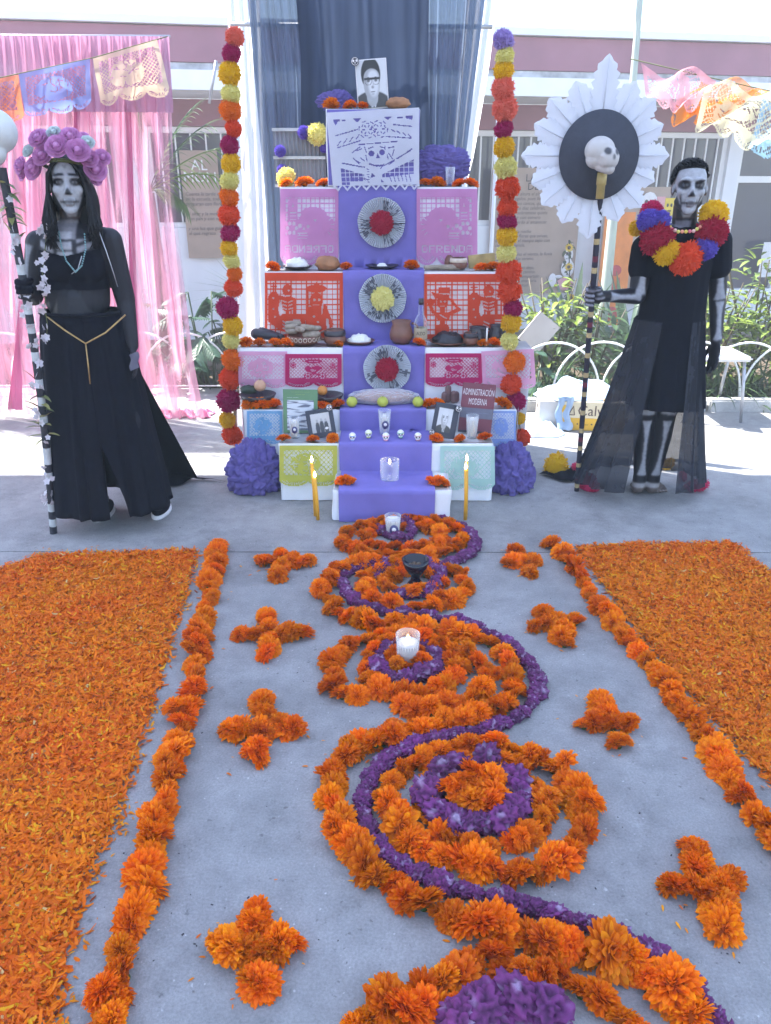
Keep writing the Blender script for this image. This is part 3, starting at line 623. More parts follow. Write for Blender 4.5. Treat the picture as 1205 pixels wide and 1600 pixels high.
# little crosses
CR = [('small marigold cross nearest the altar on the left side', [(403, 882), (422, 880), (440, 870), (440, 888), (437, 905), (462, 882), (480, 882)]),
      ('marigold cross second from the altar on the left side', [(375, 999), (396, 998), (420, 966), (420, 985), (423, 1005), (422, 1027), (448, 995), (470, 993)]),
      ('marigold cross third from the altar on the left side', [(354, 1149), (378, 1148), (412, 1100), (411, 1124), (407, 1150), (400, 1184), (443, 1143), (470, 1145)]),
      ('marigold cross nearest the camera on the left side', [(350, 1480), (376, 1496), (402, 1432), (402, 1462), (405, 1500), (400, 1552), (450, 1478), (428, 1484)]),
      ('small marigold cross nearest the altar on the right side', [(803, 865), (795, 886), (815, 880), (838, 882), (828, 902)]),
      ('marigold cross second from the altar on the right side', [(831, 987), (849, 981), (848, 962), (865, 975), (880, 990), (882, 1008), (900, 976)]),
      ('marigold cross third from the altar on the right side', [(912, 1135), (932, 1130), (936, 1102), (955, 1140), (966, 1168), (984, 1134), (946, 1118)]),
      ('marigold cross nearest the camera on the right side', [(1042, 1393), (1072, 1388), (1080, 1335), (1085, 1362), (1107, 1402), (1132, 1455), (1147, 1388), (1122, 1432), (1128, 1395)])]
for lb, ps in CR:
    c = G(*ps[len(ps) // 2]); t = thing('marigold_cross', lb, 'flower cross', (c.x, c.y, 0), 'marigold crosses on the floor')
    for i, p in enumerate(ps):
        for k in range(2): flower('marigold', t, G(*p).lerp(c, .22 * k) + Vector((frnd.uniform(-.010, .010), frnd.uniform(-.010, .010), .004 * k)), .041 * frnd.uniform(.85, 1.12), .8, False)
# serpentine path
garland('marigold_garland', 'winding marigold garland snaking from the altar down the floor', 'garland', [(640, 884), (600, 882), (555, 887), (520, 903), (506, 927), (524, 955), (560, 974), (600, 985), (650, 988), (700, 992), (750, 1005), (788, 1033), (808, 1068), (802, 1093), (772, 1114), (722, 1131), (664, 1146), (612, 1160), (562, 1175), (532, 1196), (520, 1226), (521, 1262), (532, 1303), (555, 1343), (588, 1374), (630, 1402), (680, 1425), (730, 1445), (785, 1462), (840, 1478), (895, 1490), (945, 1500), (1000, 1530), (1045, 1560), (1090, 1620)], .046, True, step=1.0)
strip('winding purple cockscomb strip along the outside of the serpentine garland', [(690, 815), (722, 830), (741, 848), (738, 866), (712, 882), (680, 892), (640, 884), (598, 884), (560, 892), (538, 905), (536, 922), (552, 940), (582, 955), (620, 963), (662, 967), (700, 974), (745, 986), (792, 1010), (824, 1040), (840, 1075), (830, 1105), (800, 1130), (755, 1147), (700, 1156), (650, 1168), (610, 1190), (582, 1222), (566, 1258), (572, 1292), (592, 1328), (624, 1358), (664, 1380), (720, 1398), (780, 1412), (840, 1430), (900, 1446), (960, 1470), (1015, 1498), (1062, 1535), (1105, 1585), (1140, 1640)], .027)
def ringpts(cx, cy, rx, ry, n=16, a0=0, a1=360): return [(cx + rx * math.cos(R(a0 + (a1 - a0) * i / n)), cy + ry * math.sin(R(a0 + (a1 - a0) * i / n))) for i in range(n)]
ring = lambda lb, pts, r=.04, closed=True, step=1.2: garland('marigold_ring', lb, 'flower ring', pts, r, True, None, step, closed)
ring('outer marigold ring round the cup at the altar foot', ringpts(632, 846, 96, 28), .042)
ring('inner marigold ring round the cup at the altar foot', ringpts(632, 845, 62, 17, 12), .040)
strip('purple cockscomb tufts round the cup at the altar foot', [(590, 833), (605, 838), (622, 846), (640, 842), (643, 826), (632, 818)], .030)
ring('marigold ring round the black goblet', ringpts(648, 922, 80, 34), .043, step=1.05)
ring('small marigold ring close under the black goblet', ringpts(645, 915, 44, 16, 12), .038)
strip('purple cockscomb ring round the black goblet', [(592, 905), (603, 892), (625, 888), (664, 886), (684, 898), (686, 912), (672, 930), (640, 935), (612, 934)], .034)
ring('broken outer marigold arc left of the white candle', [(650, 1000), (612, 997), (572, 1005), (540, 1018), (522, 1040), (518, 1062), (527, 1082), (560, 1100)], .046, False)
ring('marigold ring round the white candle', ringpts(642, 1050, 72, 44), .043)
strip('purple cockscomb ring round the white candle', ringpts(635, 1040, 48, 27, 12), .031, True)
ring('small marigold ring close round the white candle', ringpts(636, 1036, 26, 12, 8), .034)
ring('looped marigold arc between the white candle and the purple edge', [(672, 1008), (712, 1022), (745, 1038), (762, 1055), (752, 1080), (735, 1098), (700, 1112), (655, 1116), (612, 1104)], .044, False)
ring('wide outer marigold ring of the large rosette', [(625, 1212), (660, 1192), (715, 1180), (775, 1176), (830, 1190), (872, 1212), (902, 1245), (912, 1285), (902, 1325), (878, 1352), (825, 1372), (770, 1366), (705, 1352), (655, 1328), (624, 1295), (608, 1255)], .046, step=1.1)
ring('inner marigold ring of the large rosette', [(660, 1245), (690, 1212), (760, 1192), (820, 1218), (848, 1250), (850, 1290), (815, 1318), (750, 1335), (700, 1312), (672, 1282)], .042)
strip('purple cockscomb ring in the large rosette', [(672, 1255), (690, 1222), (725, 1208), (765, 1202), (798, 1222), (812, 1250), (802, 1280), (768, 1298), (725, 1300), (690, 1285)], .046, True)
c = G(748, 1245); t = thing('marigold_pile', 'heap of marigolds at the middle of the large rosette', 'flowers', (c.x, c.y, 0))
for p in [(720, 1240), (745, 1232), (768, 1240), (745, 1255), (775, 1262), (735, 1222), (718, 1258), (738, 1272), (762, 1276), (700, 1250)]: flower('marigold', t, G(*p) + Vector((0, 0, .03)), .044, .8, False)
ring('nearest marigold arc cut by the bottom picture edge', [(560, 1625), (600, 1590), (640, 1572), (690, 1545), (730, 1520), (775, 1508), (815, 1545), (880, 1535), (925, 1560), (955, 1585), (985, 1620)], .047, False, 1.0)
ring('inner marigold arc at the bottom picture edge', [(650, 1600), (700, 1580), (745, 1570), (790, 1572), (840, 1580)], .036, False)
strip('pale purple cockscomb heap at the bottom picture edge', [(720, 1612), (760, 1598), (800, 1584), (840, 1590), (880, 1606)], .048)
t0 = G(945, 1500); t = thing('loose_marigold', 'big open marigold lying on its side at the lower right', 'flower', (t0.x, t0.y, 0)); flower('bloom', t, t0 + Vector((0, -.02, .03)), .058, .3, True).rotation_euler = (R(48), R(12), .4)
t0 = G(1048, 1555); t = thing('loose_marigold', 'big round marigold at the lower right end of the garland', 'flower', (t0.x, t0.y, 0)); flower('bloom', t, t0 + Vector((0, 0, .01)), .058, .3, False)
# petal carpets
def inside(poly, x, y):
    r = np.zeros(len(x), bool); n = len(poly)
    for i in range(n):
        (x0, y0), (x1, y1) = poly[i], poly[(i + 1) % n]
        c = ((y0 > y) != (y1 > y)) & (x < (x1 - x0) * (y - y0) / ((y1 - y0) if y1 != y0 else 1e-9) + x0); r ^= c
    return r
def carpet(label, px, n, seed):
    rs = np.random.RandomState(seed); poly = [(G(*p).x, G(*p).y) for p in px]; a = np.array(poly)
    x = rs.uniform(a[:, 0].min() - .03, a[:, 0].max() + .03, n * 3); y = rs.uniform(a[:, 1].min() - .03, a[:, 1].max() + .03, n * 3)
    jx = x + rs.normal(0, .018, len(x)); jy = y + rs.normal(0, .018, len(x)); k = inside(poly, jx, jy); x, y = x[k][:n], y[k][:n]; n = len(x)
    th = rs.uniform(0, 6.283, n); L = rs.uniform(.012, .032, n); W_ = rs.uniform(.002, .0052, n); z = .002 + .013 * rs.rand(n) ** 1.3 + .010 * np.clip(np.array([noise.noise((xx * 14, yy * 14, seed)) for xx, yy in zip(x, y)]), 0, 1); tilt = rs.normal(.08, .22, n); curl = rs.uniform(-.4, .8, n); roll = rs.uniform(-.75, .75, n)
    V = np.zeros((n, 3, 2, 3)); d = np.stack([np.cos(th), np.sin(th)], 1); s = np.stack([-np.sin(th), np.cos(th)], 1)
    for j, (t, ww) in enumerate(((-.5, .55), (0., 1.), (.5, .6))):
        for q, sg in enumerate((-1, 1)):
            V[:, j, q, 0] = x + d[:, 0] * L * t + s[:, 0] * W_ * ww * sg * np.cos(roll); V[:, j, q, 1] = y + d[:, 1] * L * t + s[:, 1] * W_ * ww * sg * np.cos(roll)
            V[:, j, q, 2] = np.maximum(.0015, z + np.sin(tilt) * L * t + curl * L * .35 * (abs(t) * 2) ** 2 + W_ * ww * sg * np.sin(roll))
    tone = rs.rand(n); yl = rs.rand(n) < .11; pale = rs.rand(n) < .007
    patch = np.array([noise.noise((xx * 3, yy * 3, seed)) for xx, yy in zip(x, y)])
    col = np.stack([.72 + .22 * tone, .150 + .145 * tone ** 1.4 + .05 * patch, np.full(n, .003)], 1)
    col[yl] = np.stack([.78 + .1 * tone[yl], .33 + .15 * tone[yl], np.full(yl.sum(), .01)], 1); col[pale] = (.70, .50, .20)
    dk = rs.rand(n) < .04; col[dk] = (.30, .06, .004); col = np.clip(col, 0, 1)
    base = np.arange(n)[:, None] * 6; Q = np.concatenate([base + np.array([[0, 1, 3, 2]]), base + np.array([[2, 3, 5, 4]])])
    me = mesh_np('petal_carpet', V.reshape(-1, 3) - np.array([a[:, 0].mean(), a[:, 1].mean(), 0]), Q, MARI, np.repeat(col, 6, 0), False)
    o = link('petal_carpet', me, None, (a[:, 0].mean(), a[:, 1].mean(), 0)); o['kind'] = 'stuff'; tag(o, label, 'petals'); WL[o] = o.location.copy()
carpet('carpet of loose orange marigold petals on the left', [(-30, 900), (10, 890), (60, 871), (180, 867), (304, 863), (294, 895), (278, 950), (262, 1000), (246, 1055), (230, 1105), (209, 1170), (188, 1235), (169, 1290), (139, 1350), (125, 1400), (107, 1450), (91, 1520), (85, 1570), (67, 1640), (-260, 1640), (-330, 1300), (-200, 1050)], 110000, 1)
carpet('carpet of loose orange marigold petals on the right', [(904, 858), (1010, 853), (1145, 852), (1175, 878), (1210, 906), (1330, 1010), (1480, 1180), (1480, 1420), (1316, 1345), (1261, 1275), (1219, 1232), (1173, 1182), (1122, 1128), (1071, 1070), (1020, 1008), (979, 958), (937, 900)], 80000, 2)
def fallen(label, n, seed, spots, spread):
    rs = random.Random(seed); m = MB()
    for i in range(n):
        p = G(*rs.choice(spots)) + Vector((rs.gauss(0, spread), rs.gauss(0, spread), 0)); a = rs.uniform(0, 6.28); L = rs.uniform(.008, .022)
        leaf_strip(m, (p.x, p.y, .002 + .003 * rs.random()), (math.cos(a), math.sin(a), rs.uniform(0, .25)), L, L * .16, rs.uniform(0, .4), gcol((.6, .11, .002), (.85, .36, .01), rs.random()), 3)
    o = m.build('fallen_petals', MARI, color=True); o['kind'] = 'stuff'; tag(o, label, 'petals')
fallen('stray marigold petals dropped along the edges of the petal carpets', 520, 4, [(300, 880), (285, 950), (268, 1010), (240, 1110), (215, 1190), (185, 1290), (150, 1360), (118, 1460), (98, 1560), (150, 862), (60, 868), (915, 880), (960, 945), (1010, 1010), (1060, 1072), (1110, 1130), (1160, 1185), (1000, 852), (1100, 850)], .022)
fallen('stray marigold petals dropped round the floor rings and crosses', 220, 6, [p for _, c_ in CR for p in c_] + [(540, 1180), (530, 1290), (600, 1380), (700, 1430), (920, 1300), (870, 1210), (560, 980), (520, 1060), (760, 1120), (850, 1480), (330, 925), (300, 1090), (262, 1240), (225, 1390), (930, 940), (1020, 1050), (1100, 1160)], .045)
rs = random.Random(3); m = MB()
for i in range(150):
    p = G(rs.uniform(0, 1205), rs.uniform(760, 1590)); a = rs.uniform(0, 6.28); L = rs.uniform(.001, .0032); m.box((p.x, p.y, .0008), (L * 2, L * rs.uniform(.6, 1.4), .0012), rz=a)
o = m.build('floor_litter', mat('dry_litter', (.035, .03, .035), .9, .5, 30), smooth=False); o['kind'] = 'stuff'; tag(o, 'tiny dark flakes and crumbs scattered over the concrete', 'litter')
# ---------------------------------------------------------------- altar tiers
TD = {1: 3.53, 2: 3.80, 3: 4.02, 4: 4.22, 5: 4.42, 6: 4.60, 7: 4.603}
ROW = {1: 766, 2: 693, 3: 640, 4: 543, 5: 424, 6: 292, 7: 170}
TZ = {k: P(602, ROW[k], TD[k]).z for k in TD}
SPAN = {1: (520, 706), 2: (435, 772), 3: (380, 808), 4: (371, 832), 5: (414, 792), 6: (437, 746), 7: (509, 657)}
TX = {k: (XZ(a, TD[k], TZ[k]).x, XZ(b, TD[k], TZ[k]).x) for k, (a, b) in SPAN.items()}
alt = thing('altar', 'seven tiered white draped altar with boxes stepped towards the camera', 'altar', (0, 4.2, 0))
def drapebox(name, x0, x1, y0, y1, z0, z1, seed, ws=.004, parent=alt, mt=WHITE):
    """cloth covered box: rounded top edge, slightly wavy skirt"""
    m = MB(); prof = []
    n = 60; per = 2 * ((x1 - x0) + (y1 - y0)); rows = []
    def pt(s):
        s = s % per
        for (a, b) in (((x0, y0), (x1, y0)), ((x1, y0), (x1, y1)), ((x1, y1), (x0, y1)), ((x0, y1), (x0, y0))):
            L = math.hypot(b[0] - a[0], b[1] - a[1])
            if s <= L: t = s / L; return Vector((a[0] + (b[0] - a[0]) * t, a[1] + (b[1] - a[1]) * t, 0)), Vector((b[1] - a[1], -(b[0] - a[0]), 0)) / L
            s -= L
        return Vector((x0, y0, 0)), Vector((0, -1, 0))
    n = int(per / .02)
    for i in range(n):
        p, nr = pt(i * per / n); row = []
        for k in range(9):
            t = k / 8; z = z1 - .006 - (z1 - .006 - z0) * t; d = ws * (.3 + t) * (noise.noise((i * per / n * 5 + seed, t * 1.2, seed)) + .4 * noise.noise((i * per / n * 14, t * 2, seed)))
            row.append(p + nr * d + Vector((0, 0, z)))
        row.insert(0, p - nr * .006 + Vector((0, 0, z1))); rows.append(row)
    m.grid(rows, closed_u=True); m.f.append(tuple(i * 10 for i in range(n)))
    return m.build(name, mt, parent)
YB_ = {1: 3.796, 2: 4.016, 3: 4.216, 4: 4.416, 5: 4.596, 6: 4.90, 7: 4.90}
m = MB(); m.grid([[(XZ(511 + 145 * i / 12, 4.6, 1.9).x, 4.592 + .002 * math.sin(i * 2 + j), TZ[6] + .01 + (TZ[7] - TZ[6] - .014) * j / 8) for j in range(9)] for i in range(13)]); tag(m.build('purple_lining', PURPLE), 'purple cloth behind the white skull paper on the top box', 'cloth')
for k in TD: drapebox('tier', TX[k][0], TX[k][1], TD[k], YB_[k], 0.004 if k < 7 else TZ[6] + .002, TZ[k], k * 3.3, .009 if k != 1 else .012)
# purple runner down the middle
def rx(k): return {1: (529, 680), 2: (530, 675), 3: (531, 666), 4: (536, 664), 5: (536, 663), 6: (528, 652), 7: (528, 652)}[k]
rows = []; e = .008
seq = [(1, 0), (1, 1), (2, 0), (2, 1), (3, 0), (3, 1), (4, 0), (4, 1), (5, 0), (5, 1), (6, 0), (6, 1)]
prev = .005
prof = []
for k in range(1, 7):
    y = TD[k] - e; zt = TZ[k] + .005
    for t in np.linspace(0, 1, 8): prof.append((k, y, prev + (zt - prev - .004) * t))
    for t in np.linspace(.04, 1, 6): prof.append((k, y + t * ((TD[k + 1] - e) - y) if k < 6 else y + t * .2, zt))
    prev = zt + .002
for (k, y, z) in prof:
    a, b = XZ(rx(k)[0], TD[k], TZ[k]).x, XZ(rx(k)[1], TD[k], TZ[k]).x
    rows.append([(a + (b - a) * i / 24, y + .006 * noise.noise((i * .35, z * 8, y * 7)) - .004, z + .004 * noise.noise((i * .4, y * 18, 3)) + .001) for i in range(25)])
m = MB(); m.grid(rows); tag(m.build('table_runner', PURPLE), 'long purple cloth runner stepping down the middle of the altar', 'cloth')

# ---------------------------------------------------------------- cut paper banners
class Cv:
    def __init__(s, nx, ny, asp):
        s.nx, s.ny, s.h = nx, ny, asp; s.X, s.Y = np.meshgrid((np.arange(nx) + .5) / nx, (np.arange(ny) + .5) / ny * asp); s.S = np.ones((ny, nx), bool)
    def rect(s, x0, y0, x1, y1): return (s.X > x0) & (s.X < x1) & (s.Y > y0) & (s.Y < y1)
    def el(s, x, y, rx, ry=None): ry = ry or rx; return ((s.X - x) / rx) ** 2 + ((s.Y - y) / ry) ** 2 < 1
    def ln(s, x0, y0, x1, y1, w):
        dx, dy = x1 - x0, y1 - y0; t = np.clip(((s.X - x0) * dx + (s.Y - y0) * dy) / (dx * dx + dy * dy + 1e-12), 0, 1); return np.hypot(s.X - x0 - t * dx, s.Y - y0 - t * dy) < w
    def pl(s, pts): return inside(pts, s.X.ravel(), s.Y.ravel()).reshape(s.X.shape)
    def cut(s, m): s.S &= ~m
    def fill(s, m): s.S |= m
    def grid(s, m, p, w, diag=False):
        a, b = (s.X + s.Y, s.X - s.Y) if diag else (s.X, s.Y); s.cut(m & (np.mod(a, p) > w) & (np.mod(b, p) > w))
    def scallop(s, n, d, fan=True):
        wd = 1 / n; y0 = s.h - d; k = np.floor(s.X / wd); cx = (k + .5) * wd; r = np.hypot((s.X - cx) / (wd * .5), (s.Y - y0) / d); s.S &= ~((s.Y > y0) & (r > 1))
        if fan:
            a = np.arctan2((s.Y - y0) / d, (s.X - cx) / (wd * .5)); s.cut((s.Y > y0 - .2 * d) & (r > .5) & (r < .82) & (np.mod(a * 4.2, 1) < .45) & (a > .15) & (a < 2.99))
FONT = {'O': '01110 10001 10001 10001 10001 10001 01110', 'F': '11111 10000 10000 11110 10000 10000 10000', 'R': '11110 10001 10001 11110 10100 10010 10001', 'E': '11111 10000 10000 11110 10000 10000 11111', 'N': '10001 11001 11001 10101 10011 10011 10001', 'D': '11110 10001 10001 10001 10001 10001 11110', 'A': '01110 10001 10001 11111 10001 10001 10001'}
def cutword(c, word, x0, y0, w, h):
    cw = w / len(word); m = np.zeros_like(c.S)
    for i, ch in enumerate(word):
        rows = FONT[ch].split()
        for r_ in range(7):
            for q in range(5):
                if rows[r_][q] == '1': m |= c.rect(x0 + i * cw + q * cw / 6, y0 + r_ * h / 7, x0 + i * cw + (q + 1.06) * cw / 6, y0 + (r_ + 1.06) * h / 7)
    return m
def d_catrina():
    c = Cv(130, 112, .86); W = .006
    c.cut(c.rect(.07, .08, .14, .10) | c.pl([(.07, .10), (.12, .10), (.09, .14)]) | c.pl([(.28, .08), (.37, .08), (.33, .12)]) | c.pl([(.62, .08), (.70, .08), (.66, .11)]) | c.rect(.85, .08, .93, .10) | c.pl([(.85, .10), (.93, .10), (.92, .12)]) | c.rect(.16, .085, .2, .1) | c.rect(.76, .085, .82, .097))
    for cx in (.43, .565):
        for i in range(12):
            a, b = i * .5236, i * .5236 + .36; r = .078 + .012 * math.cos(6 * a)
            c.cut(c.ln(cx + r * math.cos(a), .20 + r * math.sin(a), cx + r * math.cos(b), .20 + r * math.sin(b), W * .9))
        for i in range(6):
            a = i * 1.047; c.cut(c.ln(cx + .03 * math.cos(a), .20 + .03 * math.sin(a), cx + .05 * math.cos(a), .20 + .05 * math.sin(a), W))
    for y0, sag, x0, x1 in ((.25, -.06, .08, .34), (.38, -.07, .09, .36), (.16, .03, .72, .93), (.28, .03, .64, .93), (.355, -.02, .33, .78)):
        n = 5
        for i in range(n):
            t0, t1 = i / n, (i + .72) / n; f = lambda t: (x0 + (x1 - x0) * t, y0 + sag * t); c.cut(c.ln(*f(t0), *f(t1), W))
    for i in range(4): c.cut(c.ln(.09 + .07 * i, .36 - .02 * i, .13 + .07 * i, .31 - .02 * i, W * .8)); c.cut(c.ln(.70 + .06 * i, .21 + .02 * i, .73 + .06 * i, .235 + .02 * i, W))
    c.cut(c.el(.465, .455, .032) | c.el(.585, .445, .032) | c.pl([(.535, .45), (.51, .51), (.56, .505)]))
    for s in (-1, 1): c.cut(c.ln(.525 + s * .04, .385, .525 + s * .09, .40, W))
    for i in range(5): c.cut(c.ln(.44 + .03 * i, .565 + .012 * i - .004 * i * i * .5, .465 + .03 * i, .575 + .012 * i - .004 * i * i * .5, .009))
    for (a, b, d_, e_) in ((.39, .38, .41, .44), (.40, .47, .41, .53), (.62, .38, .62, .42), (.64, .47, .65, .52), (.60, .57, .56, .62), (.25, .44, .34, .38), (.26, .5, .32, .56), (.30, .42, .36, .40), (.34, .5, .38, .53), (.66, .40, .72, .39), (.72, .42, .70, .48), (.66, .46, .70, .52), (.28, .52, .33, .55), (.14, .55, .24, .57), (.26, .575, .38, .60), (.90, .44, .74, .52), (.72, .53, .60, .59)): c.cut(c.ln(a, b, d_, e_, W * .9))
    for i in range(3): c.cut(c.ln(.13 + .08 * i, .55 + .018 * i, .19 + .08 * i, .562 + .018 * i, W)); c.cut(c.ln(.92 - .1 * i, .42 + .06 * i, .86 - .1 * i, .455 + .06 * i, W))
    c.grid(c.pl([(.10, .60), (.37, .68), (.36, .75), (.20, .76), (.20, .79), (.10, .79)]), .05, .008); c.grid(c.pl([(.94, .53), (.94, .68), (.58, .72), (.58, .68)]), .055, .008)
    c.cut(c.pl([(.46, .66), (.50, .70), (.44, .72)]) | c.pl([(.56, .73), (.60, .77), (.56, .77)]))
    for i in range(6): c.cut(c.ln(.66 + .045 * i, .69 + .0 * i, .68 + .045 * i, .76, W * .8)); c.cut(c.ln(.40 + .012 * (i % 2), .62 + .028 * i, .43, .625 + .028 * i, W * .7)); c.cut(c.ln(.22 + .03 * i, .70 + .01 * (i % 3), .26 + .03 * i, .74, W * .7))
    wd = 1 / 9.; k = np.floor(c.X / wd); cx = (k + .5) * wd; c.cut((c.Y > .80) & (np.abs(c.X - cx) / (wd * .5) > (c.h - c.Y) / .06)); c.cut((c.Y > .80) & (c.Y < .83) & (np.abs(c.X - cx) / (wd * .2) < (.835 - c.Y) / .03)); return c
def d_ofrenda(flip):
    c = Cv(84, 108, 1.30); c.grid(c.rect(.06, .14, .90, 1.0), .078, .016)
    body = c.el(.24, .68, .20, .24) | c.el(.52, .62, .19, .23) | c.el(.44, .40, .19, .10) | c.el(.78, .65, .13, .20) | c.rect(.05, .78, .92, .92) | c.el(.30, .46, .1, .12)
    cand = c.rect(.70, .20, .86, .48) | c.el(.78, .20, .07, .05) | c.rect(.74, .14, .81, .22)
    c.fill(body | cand | c.rect(.05, .88, .95, 1.30)); c.cut(c.el(.52, .63, .028, .032) | c.el(.66, .62, .034, .038) | c.pl([(.59, .64), (.56, .69), (.63, .69)]))
    for i, y in enumerate((.74, .78, .825)): c.cut(c.rect(.54 - .02 * (i % 2), y, .70, y + .014))
    c.cut(c.pl([(.78, .24), (.76, .30), (.80, .30)]));
    for y in (.39, .44, .5): c.cut(c.rect(.73, y, .83, y + .014))
    for a in range(6): c.cut(c.el(.80 + .075 * math.cos(a * 1.047), .66 + .09 * math.sin(a * 1.047), .03, .035))
    for a in (2.2, 2.7, 3.3, 3.9): c.cut(c.ln(.24 + .12 * math.cos(a), .62 + .14 * math.sin(a), .24 + .17 * math.cos(a), .62 + .19 * math.sin(a), .008)); 
    c.cut(c.pl([(.36, .50), (.44, .50), (.40, .56)])); c.cut(cutword(c, 'OFRENDA'[::-1] if False else 'OFRENDA', .08, .95, .86, .13) if not flip else cutword(c, 'OFRENDA', .08, .95, .86, .13))
    c.scallop(3, .18); c.fill(c.rect(.0, 0, 1, .12)); return c
def d_coffin(order):
    c = Cv(116, 100, .86); c.grid(c.rect(.035, .10, .955, .80), .066, .013)
    def skel(x, flip=1):
        X = lambda q: x + q * flip
        b = c.pl([(X(-.13), .62), (X(-.13), .30), (X(-.08), .24), (X(-.02), .24), (X(.02), .30), (X(.02), .56), (X(.34), .60), (X(.36), .70), (X(.20), .80), (X(.02), .74)]) | c.rect(min(X(-.07), X(-.045)), .12, max(X(-.07), X(-.045)), .25) | c.rect(min(X(-.10), X(-.015)), .16, max(X(-.10), X(-.015)), .18)
        b |= c.el(X(.12), .22, .065, .075) | c.rect(min(X(.10), X(.14)), .26, max(X(.10), X(.14)), .56) | c.el(X(.12), .40, .075, .10) | c.ln(X(.0), .30, X(.10), .33, .02) | c.ln(X(.21), .34, X(.21), .58, .014) | c.ln(X(.14), .31, X(.21), .34, .018) | c.ln(X(.05), .56, X(.34), .57, .03)
        c.fill(b)
        for i in range(3): c.cut(c.ln(X(.065), .36 + .045 * i, X(.105), .375 + .045 * i, .008) | c.ln(X(.135), .375 + .045 * i, X(.175), .36 + .045 * i, .008)); c.cut(c.ln(X(.06), .62 + .045 * i, X(.12), .65 + .045 * i, .009) | c.ln(X(.20), .60 + .035 * i, X(.28), .60 + .035 * i, .008))
        c.cut(c.el(X(.135), .225, .012) | c.rect(min(X(.10), X(.15)), .285, max(X(.10), X(.15)), .305) | c.el(X(-.06), .32, .013) | c.el(X(-.06), .46, .013) | c.el(X(-.04), .56, .013) | c.el(X(.03), .46, .025, .09))
    def dame(x):
        c.fill(c.el(x, .20, .13, .05) | c.pl([(x - .06, .18), (x, .12), (x + .07, .18)]) | c.el(x, .36, .085, .11) | c.pl([(x - .13, .44), (x + .12, .40), (x + .22, .66), (x + .14, .80), (x - .14, .80), (x - .13, .55)]) | c.ln(x - .12, .24, x - .12, .46, .018))
        c.cut(c.el(x - .025, .345, .018) | c.el(x + .035, .345, .018) | c.rect(x - .05, .40, x + .04, .415) | c.el(x - .03, .56, .015) | c.el(x + .02, .63, .015) | c.ln(x + .08, .40, x + .07, .52, .010) | c.ln(x + .14, .60, x + .15, .72, .018) | c.ln(x - .08, .72, x + .02, .75, .006))
    def hat(x):
        c.fill(c.rect(x - .05, .17, x + .09, .26) | c.pl([(x - .14, .23), (x + .08, .28), (x + .09, .33), (x - .08, .32)]) | c.el(x, .37, .065, .08) | c.rect(x - .03, .42, x + .03, .52) | c.pl([(x - .11, .50), (x + .10, .50), (x + .08, .60), (x - .05, .60)]) | c.ln(x + .08, .52, x + .20, .46, .025) | c.ln(x + .20, .46, x + .10, .33, .015) | c.ln(x - .11, .50, x - .16, .38, .02) | c.el(x - .14, .36, .05, .04) | c.rect(x - .03, .58, x + .03, .72) | c.el(x, .70, .08, .05) | c.rect(x - .07, .70, x + .08, .82))
        c.cut(c.el(x - .02, .36, .014) | c.el(x + .03, .36, .014) | c.rect(x - .03, .41, x + .03, .422) | c.ln(x - .03, .53, x + .05, .58, .008) | c.rect(x - .04, .25, x + .08, .262))
    if order: skel(.17); dame(.66)
    else: hat(.22); skel(.66)
    return c
def d_lattice(motif=1, n=2, asp=.62, dens=.07, nx=84):
    c = Cv(nx, int(nx * asp), asp); d = asp * .16; c.grid(c.rect(.07, .07, .93, asp - d - .07), dens, dens * .22, True)
    if motif == 1:
        c.fill(c.el(.50, .13, .16, .035) | c.el(.40, .26, .055, .05) | c.el(.56, .25, .10, .035) | c.el(.40, .40, .07, .06) | c.el(.66, .40, .07, .06) | c.ln(.40, .30, .66, .40, .016) | c.ln(.40, .40, .6, .28, .014))
        for x in (.40, .66):
            for a in range(6): c.cut(c.el(x + .038 * math.cos(a * 1.047), .40 + .033 * math.sin(a * 1.047), .014))
        c.cut(c.rect(.42, .125, .49, .138) | c.rect(.51, .122, .58, .135))
        for (x, y) in ((.14, .20), (.84, .20)):
            c.fill(c.el(x, y, .05))
            for a in range(6): c.cut(c.el(x + .03 * math.cos(a * 1.047), y + .03 * math.sin(a * 1.047), .010))
    else:
        c.fill(c.el(.45, asp * .45, .26, asp * .26))
        rr = random.Random(motif)
        for i in range(22): x, y, a = rr.uniform(.2, .7), rr.uniform(.2 * asp, .68 * asp), rr.uniform(0, 3.1); c.cut(c.ln(x, y, x + .07 * math.cos(a), y + .07 * math.sin(a), .008))
    c.scallop(n, d); return c
